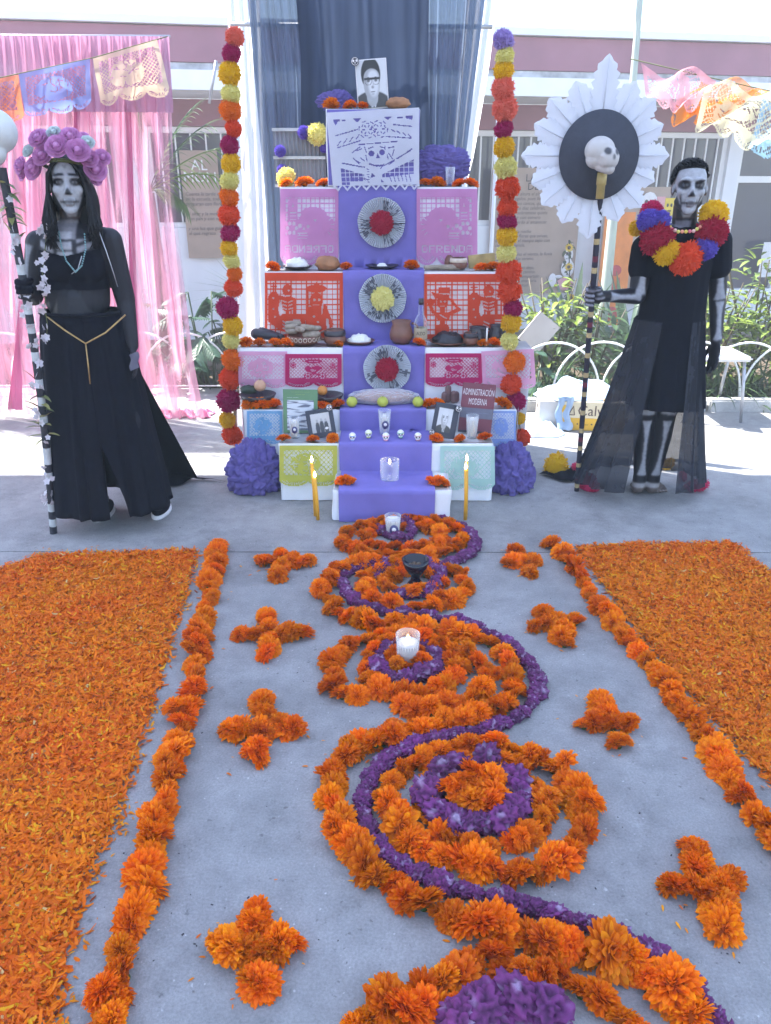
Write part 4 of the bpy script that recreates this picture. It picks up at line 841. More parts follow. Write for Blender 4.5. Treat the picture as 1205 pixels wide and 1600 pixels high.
def paper(label, tl, tr, bl, br, cv, color, wave=.004, seed=0, flip=False, lift=.0, group='cut paper banners', curl=0.0, mt=None, bulge=None):
    """cut-paper sheet; corners in world space"""
    S = cv.S[:, ::-1] if flip else cv.S; ny, nx = S.shape; tl, tr, bl, br = map(Vector, (tl, tr, bl, br)); nr = (tr - tl).cross(bl - tl).normalized()
    if nr.y > 0: nr = -nr
    idx = {}; V = []; Fc = []
    def vid(i, j):
        k = (i, j)
        if k not in idx:
            s, t = i / nx, j / ny; p = tl.lerp(tr, s).lerp(bl.lerp(br, s), t)
            d = wave * (noise.noise((s * 3 + seed, t * 2, seed)) + .4 * math.sin(s * 9 + seed)) * (.25 + t) + lift * t + curl * t * t
            if bulge: p = p + bulge(s, t)
            idx[k] = len(V); V.append(p + nr * (abs(d) + .002))
        return idx[k]
    for j in range(ny):
        i = 0
        while i < nx:
            if S[j, i]:
                e = i
                while e < nx and S[j, e] and e - i < 3: e += 1
                Fc.append((vid(i, j), vid(e, j), vid(e, j + 1), vid(i, j + 1))); i = e
            else: i += 1
    m = MB(); m.v = V; m.f = Fc; m.c = [(1, 1, 1)] * len(V); o = m.build('cut_paper', mt or PICADO, smooth=False); o.color = (*color, 1); tag(o, label, 'paper banner', group); return o
def hang(label, k, x0, x1, y0, y1, cv, color, dy=.014, **kw):
    y = TD[k] - dy; return paper(label, P(x0, y0, y), P(x1, y0, y), P(x0, y1, y), P(x1, y1, y), cv, color, **kw)
PW, PP, PO, PM, PL_, PB, PB2, PY, PG = (.72, .74, .80), (.62, .28, .52), (.72, .085, .035), (.50, .02, .13), (.74, .38, .55), (.20, .42, .66), (.26, .36, .68), (.52, .52, .09), (.42, .62, .56)
paper('white cut paper with a smiling skull in a wide feathered hat', P(510, 176, 4.575), P(655, 168, 4.575), P(521, 299, 4.575), P(655, 297, 4.575), d_catrina(), PW, .005, 1)
hang('mauve cut paper with grid, skull and candle left of the runner', 6, 438, 529, 295, 414, d_ofrenda(True), PP, flip=True, seed=3)
hang('mauve cut paper lettered OFRENDA right of the runner', 6, 651, 746, 295, 414, d_ofrenda(False), PP, seed=5)
hang('red cut paper with reclining skeleton and lady left of the runner', 5, 414, 536, 426, 530, d_coffin(1), PO, seed=7)
hang('red cut paper with hatted guitarist and skeleton right of the runner', 5, 663, 792, 428, 530, d_coffin(0), PO, seed=9)
hang('pale pink lattice paper at the far left of the fourth tier', 4, 373, 449, 549, 606, d_lattice(3, 2, .74, .075, 66), PL_, seed=11)
hang('magenta lattice paper with bicycle left of the runner', 4, 446, 534, 553, 605, d_lattice(1, 2, .60, .062, 96), PM, .020, seed=13)
hang('magenta lattice paper with bicycle right of the runner', 4, 665, 754, 552, 604, d_lattice(1, 2, .60, .062, 96), PM, .020, seed=15)
paper('pale pink lattice paper curling past the right end of the altar', P(752, 549, 4.2), P(834, 545, 4.18), P(754, 604, 4.2), P(838, 608, 4.12), d_lattice(4, 2, .70, .075, 66), PL_, .006, 17)
hang('sky blue lattice paper on the third tier at left', 3, 386, 441, 642, 693, d_lattice(5, 2, .92, .09, 54), PB, seed=19)
hang('periwinkle lattice paper on the third tier at right', 3, 764, 806, 642, 697, d_lattice(6, 2, 1.2, .11, 44), PB2, seed=21)
hang('olive yellow lattice paper on the left of the second tier', 2, 437, 527, 696, 758, d_lattice(7, 2, .68, .08, 66), PY, seed=23, lift=.012)
hang('mint green lattice paper on the right of the second tier', 2, 688, 773, 697, 764, d_lattice(8, 2, .76, .08, 66), PG, seed=25, lift=.012)
# side slivers of paper wrapped round the tier corners
for (lb, k, sx, y0, y1, col, sd) in (('pink paper sliver round the left corner of the third tier', 3, 'l', 642, 698, PL_, 31), ('white paper sliver round the right corner of the third tier', 3, 'r', 642, 706, PW, 33)):
    xx = TX[k][0] - .006 if sx == 'l' else TX[k][1] + .006; za, zb = P(602, y0, TD[k]).z, P(602, y1, TD[k]).z
    a, b = (Vector((xx, TD[k] + .02, 0)), Vector((xx + (-.03 if sx == 'l' else .03), TD[k] + .16, 0)))
    paper(lb, a + Vector((0, 0, za)), b + Vector((0, 0, za)), a + Vector((0, 0, zb)), b + Vector((0, 0, zb)), d_lattice(2, 2, 1.2, .12, 40), col, .004, sd)

# ---------------------------------------------------------------- newspaper rosettes
NEWS = mat('newsprint', attr='Col', rough=.85, var=.08, scale=60)
def pompom_mesh(seed, n=1100, flat=1.0, fib=.06):
    rs = random.Random(seed); m = MB(); m.ell((0, 0, 0), (.88, .88, .88 * flat), 14, 9)
    for i in range(n):
        z = 1 - 2 * (i + .5) / n; a = i * 2.39996; r_ = math.sqrt(1 - z * z); d = Vector((r_ * math.cos(a), r_ * math.sin(a), z)) + Vector((rs.uniform(-1, 1), rs.uniform(-1, 1), rs.uniform(-1, 1))) * .12
        s = d.orthogonal().normalized(); s = (Matrix.Rotation(rs.uniform(0, 6.28), 3, d) @ s) * .075; o = rs.uniform(.92, 1.0 + fib)
        pts = [d * .72 - s, d * .72 + s, d * o + s * rs.uniform(.3, 1.1), d * (o + rs.uniform(-.05, .05)) - s * rs.uniform(.3, 1.1)]
        m.add([(p.x, p.y, p.z * flat) for p in pts], [(0, 1, 2, 3)])
    return m.mesh('pompom', TISSUE, True)
PM_ = [pompom_mesh(i) for i in range(4)]; PF_ = [pompom_mesh(20 + i, 520, .6) for i in range(2)]
prs = random.Random(2)
CO = dict(o=(.82, .20, .012), r=(.78, .095, .03), m=(.42, .012, .12), y=(.82, .52, .015), p=(.80, .74, .28), s=(.80, .20, .14), l=(.40, .30, .62), v=(.16, .11, .52), c=(.42, .012, .05), k=(.62, .03, .14))
def pom(name, parent, p, r, ck, flat=False): return put(name, prs.choice(PF_ if flat else PM_), parent, p, (prs.uniform(0, 6), prs.uniform(0, 6) if not flat else 0, prs.uniform(0, 6)), (r * prs.uniform(.93, 1.08), r * prs.uniform(.93, 1.08), r * prs.uniform(.93, 1.08)), CO[ck])
def rosette(label, px, py, rp, k, ck, seed):
    c = P(px, py, TD[k] - .03); r = rp * mpp(c); t = thing('paper_rosette', label, 'rosette', c, 'newspaper rosettes'); n = 64; m = MB(); rs = random.Random(seed); bl = [rs.random() for _ in range(40)]
    for j in range(2 * n):
        a0, a1 = math.pi * j / n, math.pi * (j + 1) / n; da, db = (0, .016) if j % 2 else (.016, 0)
        for q in range(6):
            f0, f1 = .3 + .7 * q / 6, .3 + .7 * (q + 1) / 6
            pt = lambda f, a, d: c + Vector((math.cos(a) * r * f * (1.0 + .012 * math.sin(a * 9)), -d * (f + .2) + .012 * (1 - f), math.sin(a) * r * f))
            ink = bl[int((a0 / 6.283 * 13)) % 40] > .5 and rs.random() < (.5 if 1 <= q <= 4 else .05); cc = (.19, .20, .25) if ink else (.60, .63, .69); m.add([pt(f0, a0, da), pt(f0, a1, db), pt(f1, a1, db), pt(f1, a0, da)], [(0, 1, 2, 3)], cc)
    m.build('pleated_disc', NEWS, t, smooth=False, color=True)
    MB().lathe([(r * .97, 0), (r * .97, .003), (0, .003)], c + Vector((0, .018, 0)), 40, Matrix.Rotation(R(-90), 3, 'X')).build('backing_card', CUT, t)
    o = pom('pompom', t, c + Vector((0, -.02, 0)), r * .47, ck); o.scale = (r * .47, r * .25, r * .47); o.rotation_euler = (0, 0, 0)
rosette('pleated newspaper rosette with magenta pompom, highest of three on the runner', 596, 348, 37, 6, 'c', 1)
rosette('pleated newspaper rosette with pale yellow pompom on the runner', 598, 466, 37, 5, 'p', 2)
rosette('pleated newspaper rosette with crimson pompom, lowest of three on the runner', 605, 576, 37, 4, 'c', 3)
# pompom garlands on their poles
def pgarland(label, pl, y0, lst, basepx):
    b = G(*basepx); pts = [P(x, py, y0) for x, py, _, _ in lst]; t = thing('pompom_garland', label, 'garland', (pts[-1].x, y0, 0), 'pompom garlands flanking the altar')
    for (x, py, r, ck), p in zip(lst, pts): pom('pompom', t, p, r * mpp(p) * .98, ck)
    MB().tube([p + Vector((0, .01, 0)) for p in pts], .003, 5).build('string', MT['string'], t)
    tag(MB().tube([(b.x, y0 + .05, 0), pts[len(pts) // 2] + Vector((0, .05, 0)), pts[0] + Vector((0, .05, .05))], .013, 8).build('garland_pole', METAL), pl, 'pole')
pgarland('tall colourful pompom garland on the left side of the altar', 'thin grey pole carrying the left pompom garland', 4.23, [(367, 58, 15, 's'), (362, 84, 14, 'm'), (359, 115, 17, 'y'), (361, 148, 15, 'p'), (360, 172, 16, 'o'), (365, 201, 13, 'r'), (359, 227, 14, 'm'), (361, 255, 15, 'y'), (359, 283, 15, 'p'), (358, 307, 15, 'o'), (358, 336, 17, 'r'), (360, 364, 15, 'm'), (358, 388, 14, 'y'), (362, 408, 13, 'p'), (367, 428, 12, 'o'), (365, 450, 14, 'r'), (356, 481, 17, 'm'), (364, 509, 16, 'y'), (361, 532, 14, 'p'), (364, 562, 17, 'o'), (359, 592, 18, 'r'), (357, 626, 19, 'm'), (355, 656, 13, 'y'), (363, 680, 16, 'r')], (362, 752))
pgarland('tall colourful pompom garland on the right side of the altar', 'thin grey pole carrying the right pompom garland', 4.16, [(787, 63, 16, 'l'), (789, 89, 15, 'p'), (787, 110, 15, 'y'), (786, 138, 18, 's'), (789, 169, 20, 's'), (787, 202, 14, 'm'), (788, 230, 16, 'y'), (790, 262, 17, 'p'), (793, 293, 19, 'r'), (793, 325, 15, 'r'), (792, 346, 15, 'm'), (792, 369, 16, 'y'), (791, 396, 15, 'p'), (795, 425, 19, 'r'), (796, 455, 18, 'r'), (802, 482, 14, 'm'), (799, 505, 15, 'y'), (796, 533, 14, 'p'), (804, 566, 16, 'o'), (799, 600, 16, 'r'), (806, 627, 15, 'm'), (811, 654, 10, 'y'), (815, 684, 14, 'r')], (812, 742))
# ruffled purple tulle
TULLE = mat('purple_tulle', (.145, .115, .36), .85, .2, 12, trans=.2)
def tulle(label, c, rad, seed, fr=3.3, cat='tulle'):
    def fn(d):
        q = Vector((d.x * fr + seed, d.y * fr, d.z * fr)); wq = q + Vector((noise.noise(q * 1.3), noise.noise(q * 1.3 + Vector((5, 0, 0))), 0)) * .6
        return .86 + .20 * min(1, abs(noise.noise(wq * .8)) * 2.4) ** .9 + .11 * min(1, abs(noise.noise(wq * 1.9)) * 2.4) ** .9 + .05 * abs(noise.noise(wq * 4.5)) + .10 * noise.noise(q * .35)
    m = MB(); m.ell(c, rad, 150, 100, fn=fn); zmin = .003
    m.v = [(x, y, max(z, zmin)) for x, y, z in m.v]; rs = random.Random(seed); k0 = len(m.v)
    for i in range(0):                                                # loose ruffled ribbons standing off the mass
        a, e = rs.uniform(0, 6.28), rs.uniform(-.2, 1.4); d = Vector((math.cos(a) * math.cos(e), math.sin(a) * math.cos(e), math.sin(e))); s = Vector((-math.sin(a), math.cos(a), rs.uniform(-.6, .6))).normalized(); rows = []
        for j in range(14):
            u = (j - 6.5) / 6.5; b = Vector(c) + Vector(((d.x + s.x * u * .30) * rad[0], (d.y + s.y * u * .30) * rad[1], (d.z + s.z * u * .30) * rad[2])) * .92
            wv = .16 * math.sin(j * 1.5 + i); o = Vector(((d.x) * rad[0], d.y * rad[1], d.z * rad[2])) * .16 + s.cross(d) * wv * rad[0] * .5
            rows.append([b - o * .8, b + o * .3 + Vector((0, 0, .004 * math.sin(j * 2))), b + o])
        m.grid(rows)
    m.v = [(x, y, max(z, zmin)) for x, y, z in m.v]
    return tag(m.build('tulle_bundle', TULLE), label, cat)
g = G(392, 768); tulle('ruffled heap of purple tulle on the floor at the altar left', (g.x + .02, 4.0, .10), (.145, .14, .165), 3)
g = G(800, 768); tulle('ruffled heap of purple tulle on the floor at the altar right', (g.x - .01, 4.0, .09), (.12, .13, .165), 8)
p = P(690, 258, 4.84); tulle('purple tulle bunch behind the drinking glass near the top', p, (.15, .06, .10), 12)
p = P(525, 158, 4.88); tulle('dark purple tulle tuft behind the top tier flowers', p, (.10, .05, .05), 15)
# ---------------------------------------------------------------- offerings on the tiers
def T(px, k, dy): return XZ(px, TD[k] + dy, TZ[k] + (.006 if 529 < px < 680 else .0015))
def solo_flowers(k, items, dy=.05, rp=13):
    for (px, lb, *o) in items:
        d = o[0] if o else dy; p = T(px, k, d); r = (o[1] if len(o) > 1 else rp) * mpp(p); t = thing('marigold', lb, 'flower', p, 'marigolds set out on the altar tiers')
        flower('bloom', t, p, r, .35, False)
        if (o[2] if len(o) > 2 else 0): 
            for q in range(o[2]): flower('bloom', t, p + Vector(((q - .5) * r * 1.3, -.01 * q, 0)), r * .9, .5, False)
solo_flowers(7, [(518, 'marigold on the top tier at its left corner', .05, 14), (547, 'middle marigold of three on the top tier', .06, 10), (567, 'marigold on the top tier touching the portrait print', .06, 10)])
solo_flowers(6, [(447, 'marigold at the left end above the left mauve paper', .05, 13), (476, 'middle marigold above the left mauve paper', .05, 14), (506, 'marigold above the left mauve paper next to the white paper', .05, 12), (665, 'marigold above the right mauve paper next to the white paper', .05, 11), (684, 'second marigold from the white paper above the right mauve paper', .05, 12), (717, 'marigold just right of the drinking glass', .05, 11), (736, 'marigold at the right end above the right mauve paper', .05, 12)])
solo_flowers(5, [(427, 'marigold at the left end above the left red paper', .05, 11), (541, 'marigold at the left edge of the runner on the fifth tier', .04, 11), (643, 'marigold at the right edge of the runner on the fifth tier', .04, 13), (752, 'marigold first of three above the right red paper', .05, 12), (768, 'middle marigold of three above the right red paper', .05, 12), (784, 'marigold last of three above the right red paper by the garland', .05, 12)])
solo_flowers(4, [(385, 'marigold at the far left of the fourth tier by the garland', .05, 13), (406, 'second marigold from the left on the fourth tier', .04, 11), (431, 'third marigold from the left on the fourth tier', .04, 12), (449, 'marigold just left of the patterned clay bowl', .04, 11), (528, 'small marigold in front of the brown pot', .03, 9), (655, 'marigold in front of the glass bottle', .03, 11), (755, 'marigold below the thin white candle', .04, 11), (772, 'marigold at the right of the fourth tier by the garland', .04, 12)])
solo_flowers(3, [(390, 'marigold leftmost on the third tier below the fruit bowl', .04, 12), (409, 'middle marigold below the left fruit bowl', .03, 14), (429, 'marigold right of the left fruit bowl', .04, 12), (505, 'marigold between the green book and the second bowl', .04, 12), (528, 'marigold left of the first green apple', .04, 12), (670, 'marigold right of the last green apple', .05, 11), (684, 'marigold behind the framed portrait', .07, 11), (786, 'marigold on the third tier right of the maroon book', .05, 15)])
solo_flowers(2, [(443, 'marigold at the left corner of the second tier', .04, 11), (489, 'marigold under the tilted dark photo frame', .03, 10), (520, 'marigold left of the sugar skulls beside the runner', .04, 11), (682, 'marigold below the framed portrait', .04, 11), (719, 'marigold left of the right milk white candle', .03, 10), (757, 'marigold at the right corner of the second tier', .05, 14)])
solo_flowers(1, [(541, 'cluster of marigolds at the left corner of the lowest step', .08, 12, 2), (683, 'cluster of marigolds at the right corner of the lowest step', .08, 13, 2)])
# breads, plates, pots
def dome(name, label, mt, p, rx_, ry_, h, cat, seed=0, fr=3, amp=.18):
    m = MB(); m.ell(Vector(p) + Vector((0, 0, h * .45)), (rx_, ry_, h * .55), 28, 16, fn=lambda d: 1 + amp * noise.noise((d.x * fr + seed, d.y * fr, d.z * fr))); m.v = [(x, y, max(z, p[2] + .001)) for x, y, z in m.v]; return tag(m.build(name, mt), label, cat)
dome('bread_roll', 'flat bread loaf lying on the top tier right of the portrait', BREAD, T(622, 7, .06), .065, .04, .055, 'bread', 1)
dome('bread_roll', 'round brown bread on the fifth tier left of the runner', BREAD, T(512, 5, .06), .07, .05, .075, 'bread', 4)
def plate(name, label, p, r, mt, food=None, fh=.03, fr=.7, seed=0):
    t = thing(name, label, 'plate', p); MB().lathe([(0, 0), (r * .55, 0), (r * .8, .008), (r, .018), (r, .021), (r * .78, .013), (r * .5, .006), (0, .006)], p, 28).build('dish', mt, t)
    if food: m = MB(); m.ell(Vector(p) + Vector((0, 0, .012)), (r * fr, r * fr * .8, fh), 28, 14, fn=lambda d: 1 + .25 * noise.noise((d.x * 6 + seed, d.y * 6, d.z * 6))); m.v = [(x, y, max(z, p[2] + .009)) for x, y, z in m.v]; m.build('food', food, t)
    return t
plate('food_plate', 'dark plate of white rice on the fifth tier at left', T(465, 5, .09), .085, DARKCLAY, RICE, .05, .75, 1)
plate('food_plate', 'dark plate with a little salt heap on the purple runner, fifth tier', T(597, 5, .09), .095, DARKCLAY, RICE, .018, .3, 2)
plate('food_plate', 'brown plate of white rice on the purple runner, fourth tier', T(562, 4, .08), .085, CLAY, RICE, .04, .75, 3)
plate('food_plate', 'oval plate of dark mole on the fourth tier at right', T(700, 4, .09), .105, CLAY, mat('dark_food', (.015, .013, .018), .3, .4, 30, bump=.8), .055, .82, 4)
p = T(476, 4, .09); t = thing('clay_bowl', 'patterned brown clay bowl heaped with tamales on the fourth tier', 'bowl', p)
MB().lathe([(0, 0), (.06, 0), (.085, .02), (.092, .05), (.088, .052), (.078, .03), (0, .02)], p, 30).build('bowl', CLAY, t)
m = MB()
for i in range(22): a = i * 6.283 / 22; m.tube([p + Vector((.0925 * math.cos(a + q), .0925 * math.sin(a + q), .035 + .011 * math.sin(b))) for q, b in [(.10 * math.cos(w_), w_) for w_ in np.linspace(0, 6.283, 9)]], .0022, 4)
m.build('painted_loops', mat('cream_slip', (.6, .5, .4), .5, .1), t); m = MB(); rs = random.Random(6)
for i in range(9): a = rs.uniform(0, 6.28); m.cap(p + Vector((.05 * math.cos(a), .05 * math.sin(a), .06 + .012 * i / 2)), .018, p + Vector((.05 * math.cos(a) + .06 * math.cos(a + 1), .05 * math.sin(a) + .03 * math.sin(a + 1), .06 + .012 * i / 2)), .014, 8)
m.build('tamales', mat('corn_husk', (.30, .25, .20), .9, .4, 30, bump=.5), t)
def pot(label, p, r, h, mt, rim=None, handle=True, cat='pot', name='clay_pot', side=1):
    t = thing(name, label, cat, p); MB().lathe([(0, 0), (r * .6, 0), (r * .95, h * .2), (r, h * .42), (r * .86, h * .7), (r * .74, h * .84), (r * .84, h), (r * .78, h), (r * .66, h * .84), (r * .7, h * .6), (0, h * .3)], p, 28).build('body', mt, t)
    if rim: MB().lathe([(r * .96, h * .62), (r * 1.0, h * .7), (r * .93, h * .95), (r * .7, h * .97)], p, 28).build('dark_glaze', rim, t)
    if handle: MB().tube([p + Vector((side * (r * .85 + r * .55 * math.sin(q)), 0, h * (.62 + .26 * math.cos(q)))) for q in np.linspace(0, math.pi, 10)], r * .10, 8).build('handle', mt, t)
pot('brown clay pot with dark glazed rim left of the runner', T(524, 4, .07), .062, .085, CLAY, DARKCLAY, True, side=-1)
pot('glossy brown clay jug on the purple runner', T(627, 4, .09), .066, .125, CLAY, None, True, 'jug', 'clay_jug')
pot('small clay cup behind the marigolds on the fourth tier at right', T(735, 4, .06), .042, .07, CLAY, DARKCLAY, False, 'cup', 'clay_cup')
pot('dark cup beside the thin white candle', T(746, 4, .12), .06, .09, DARKCLAY, None, True, 'cup', 'clay_cup'); pot('dark pot at the right end of the fourth tier', T(778, 4, .12), .06, .10, DARKCLAY, None, True, 'pot')
pot('small clay pot with lid shape above the right red paper', T(716, 5, .08), .05, .065, CLAY, MT['cream_slip'], False)
pot('dark coffee mug behind the last green apple', T(633, 3, .13), .042, .055, DARKCLAY, None, True, 'mug', 'coffee_mug')
dome('clay_ornament', 'round reddish clay ornament sitting on the fifth tier at right', CLAY, T(702, 5, .12), .028, .028, .075, 'lid', 3)
m = MB(); p = T(688, 5, .05); m.cap(p + Vector((-.08, 0, .014)), .013, p + Vector((.10, 0, .016)), .016); tag(m.build('corn_husk', MT['corn_husk']), 'long pale husk roll at the right edge of the runner, fifth tier', 'food')
p = T(752, 5, .12); m = MB(); m.box(p + Vector((0, 0, .045)), (.15, .03, .07), ry=R(-6), bev=.003); tag(m.build('product_box', mat('gold_box', (.42, .33, .14), .4, .3, 20), smooth=False), 'small gold packet behind the three marigolds of the fifth tier', 'packet')
m = MB(); p = T(415, 4, .13); m.cap(p + Vector((-.05, 0, .05)), .03, p + Vector((.06, 0, .035)), .022); m.cap(p + Vector((-.02, .02, .06)), .024, p + Vector((.09, .01, .03)), .018); tag(m.build('plantains', mat('dark_peel', (.03, .03, .045), .5, .3, 12)), 'dark plantains lying on the fourth tier at far left', 'fruit')
# bottle
p = T(657, 4, .075); t = thing('glass_bottle', 'tall clear bottle with dark cap and printed label on the fourth tier', 'bottle', p)
MB().lathe([(0, .003), (.034, .003), (.037, .02), (.037, .11), (.030, .135), (.014, .165), (.012, .215), (.013, .222)], p, 22).build('glass', GLASS, t)
MB().lathe([(0, .006), (.032, .006), (.034, .02), (.034, .075), (0, .075)], p, 20).build('liquor', mat('pale_liquor', (.35, .30, .22), .1, .1, transp=.4), t)
MB().lathe([(.0375, .03), (.0378, .032), (.0378, .088), (.0375, .09)], p, 22).build('label', mat('label_paper', (.42, .36, .25), .7, .15, 20), t)
text('label_lettering', 'AZO', p + Vector((0, -.0395, .062)), .026, INK, t, sx=.9); MB().lathe([(0, .245), (.014, .245), (.015, .22), (.013, .212), (0, .212)], p, 16).build('cap', DARKCLAY, t)
MB().tube([T(760, 4, .03), T(760, 4, .03) + Vector((0, 0, .10))], .005, 8).build('taper_candle', WAXW)['label'] = 'thin white taper candle above the marigolds of the fourth tier'; bpy.data.objects['taper_candle']['category'] = 'candle'
# third tier: bowls, fruit, wrapped loaf
def fruit(name, label, mt, p, r, cat='fruit'):
    t = thing(name, label, cat, p); MB().lathe([(0, .12 * r)] + [(r * math.sin(a) * (1 + .08 * math.cos(a)), r * (.95 - math.cos(a) * .95) - .25 * r * max(0, -math.cos(a) * 0)) for a in np.linspace(.25, 2.85, 14)] + [(.02 * r, 1.72 * r)], p, 20).build('flesh', mt, t)
    MB().tube([p + Vector((0, 0, r * 1.7)), p + Vector((.1 * r, 0, r * 2.05))], .0022, 5).build('stem', MT['string'], t)
GAP = mat('green_apple', (.42, .46, .06), .35, .15, 25); 
for px, lb in ((550, 'green apple left of the wrapped loaf on the purple runner'), (598, 'green apple in front of the middle of the wrapped loaf'), (653, 'yellow green apple at the right edge of the purple runner')): fruit('apple', lb, GAP, T(px, 3, .035), .030)
p = T(404, 3, .10); t = thing('fruit_bowl', 'dark bowl of fruit at the left of the third tier', 'bowl', p); MB().lathe([(0, 0), (.05, 0), (.09, .04), (.1, .06), (.094, .06), (0, .02)], p, 26).build('bowl', DARKCLAY, t)
fruit('jicama', 'pale tan jicama on top of the left fruit bowl', mat('tan_skin', (.55, .32, .20), .6, .15, 20), p + Vector((.015, 0, .075)), .033); dome('avocado', 'dark green avocado in the left fruit bowl', mat('avocado_skin', (.02, .035, .02), .5, .3, 60, bump=.6), p + Vector((-.05, 0, .062)), .045, .03, .045, 'fruit')
p = T(513, 3, .11); t = thing('fruit_bowl', 'dark bowl of oranges half hidden behind the green book', 'bowl', p); MB().lathe([(0, 0), (.05, 0), (.075, .035), (.085, .055), (.08, .055), (0, .02)], p, 26).build('bowl', DARKCLAY, t); fruit('orange', 'orange on the bowl behind the green book', mat('orange_peel', (.62, .24, .05), .5, .1, 90, bump=.4), p + Vector((-.03, 0, .05)), .028)
m = MB(); p = T(600, 3, .11); m.ell(p + Vector((0, 0, .035)), (.165, .055, .038), 50, 20, fn=lambda d: 1 + .1 * noise.noise((d.x * 4, d.y * 4, d.z * 3))); t = thing('wrapped_loaf', 'long brown loaf wrapped in clear plastic behind the apples', 'bread', p); m.build('loaf', mat('pink_bread', (.30, .16, .13), .7, .3, 25), t)
m = MB(); m.ell(p + Vector((0, 0, .036)), (.20, .064, .046), 60, 24, fn=lambda d: 1 + .13 * abs(noise.noise((d.x * 7, d.y * 6, d.z * 6))) - .05); m.v = [(x, y, max(z, p.z + .001)) for x, y, z in m.v]; m.build('plastic_wrap', glass_mat('plastic_film', (.8, .8, .85), .62, .12), t, smooth=False)
m = MB(); p = T(700, 3, .12)
for i, (dx, h) in enumerate(((-.02, .05), (.0, .085), (.03, .055), (.045, .05))): m.cap(p + Vector((dx, .01 * (i % 2), .02)), .018, p + Vector((dx, .01 * (i % 2), h)), .017)
tag(m.build('sweet_bundle', mat('dusky_sweets', (.16, .09, .09), .7, .3, 30)), 'upright dusky sweets bundle behind the framed portrait', 'sweets')
# glasses and candles
def cup(name, label, p, r0, r1, h, fill, flame=False, logo=None, wax=WAXW, fh=.85):
    t = thing(name, label, 'candle' if fill else 'glass', p)
    g_ = MB().lathe([(0, .002), (r0, .002), (r0 * 1.01, .008), (r1, h), (r1 * .95, h), (r0 * .93, .012), (0, .012)], p, 26).build('glass', GLASS, t)
    if fill: f = fh; rr = r0 + (r1 - r0) * f; w_x = MB().lathe([(0, .013), (r0 * .91, .013), (rr * .93, h * f - .004), (rr * .88, h * f), (0, h * f)], p, 24).build('wax', wax, t)
    if flame:
        q = p + Vector((0, 0, h * fh)); MB().tube([q, q + Vector((0, 0, .012))], .0012, 5).build('wick', INK, w_x); MB().lathe([(0, 0), (.005, .006), (.0055, .010), (.003, .018), (0, .026)], q + Vector((0, 0, .006)), 10).build('flame', FLAME, w_x)
    if logo:
        MB().lathe([(0, 0), (r1 * .52, 0), (r1 * .52, .002), (0, .002)], p + Vector((r1 * .12, -r1 * .93, h * .45)), 20, Matrix.Rotation(R(90), 3, 'X') @ Matrix.Diagonal((1, 1.25, 1))).build('printed_badge', mat('navy_print', (.05, .05, .16), .5, .2), g_)
        MB().lathe([(0, 0), (r1 * .26, 0), (r1 * .26, .002), (0, .002)], p + Vector((r1 * .12, -r1 * .96, h * .47)), 16, Matrix.Rotation(R(90), 3, 'X')).build('badge_face', CUT, g_)
    return t
cup('water_glass', 'empty tall drinking glass above the right mauve paper', T(703, 6, .06), .022, .027, .10, False)
cup('votive_candle', 'white votive cup with navy badge left of the tilted frame', T(461, 2, .09), .023, .029, .115, True, False, True)
cup('votive_candle', 'white votive glass with badge on the runner behind the sugar skulls', T(601, 2, .14), .026, .034, .135, True, False, True, fh=.8)
cup('votive_candle', 'milk white candle glass in front of the maroon book', T(737, 2, .09), .026, .034, .125, True, fh=.86)
cup('water_glass', 'wide clear water glass with floating light on the lowest step', T(609, 1, .14), .046, .049, .105, True, True, None, glass_mat('water', (.5, .55, .75), .86), .72)
g = G(614, 838); cup('votive_candle', 'white votive cup with navy badge among the marigolds at the altar foot', g, .030, .040, .11, True, False, True)
g = G(637, 1036); cup('votive_candle', 'lit white candle in a clear glass inside the purple ring', Vector((g.x, g.y, .004)), .036, .043, .115, True, True, None, WAXW, .72)
# black goblet
g = G(649, 916); t = thing('goblet', 'black glazed incense goblet standing in the second flower ring', 'goblet', (g.x, g.y, .002)); p = Vector((g.x, g.y, .002))
MB().lathe([(0, 0), (.036, 0), (.034, .012), (.020, .03), (.018, .05), (.032, .065), (.048, .09), (.056, .125), (.052, .125), (.044, .095), (.02, .075), (0, .072)], p, 28).build('bowl', mat('black_glaze', (.006, .009, .02), .12, .2, 12), t)
m = MB()
for i in range(7): a = i * .9; m.ell(p + Vector((.022 * math.cos(a), .022 * math.sin(a), .092)), (.012, .012, .01), 8, 6)
m.build('incense', mat('copal', (.12, .08, .05), .6, .5, 60), t)
# tall yellow tapers on the floor
def taper(label, px, ytip, ybase, dy=0):
    b = G(px, ybase) ; h = P(px - 2, ytip, b.y).z; t = thing('taper_candle', label, 'candle', b); tp = Vector((b.x - .008, b.y, h)); w_x = MB().tube([b, b.lerp(tp, .5) + Vector((.002, 0, 0)), tp], [.009, .0085, .008], 12).build('wax', WAXY, t)
    MB().tube([tp, tp + Vector((0, 0, .012))], .001, 5).build('wick', INK, w_x); MB().lathe([(0, 0), (.006, .008), (.0068, .013), (.004, .024), (0, .036)], tp + Vector((0, 0, .005)), 10).build('flame', FLAME, w_x)
taper('taller yellow taper burning in front of the olive paper', 493, 724, 806); taper('shorter yellow taper burning in front of the olive paper', 497, 748, 812)
taper('taller yellow taper burning in front of the mint paper', 728, 722, 807); taper('shorter yellow taper burning in front of the mint paper', 727, 735, 812)
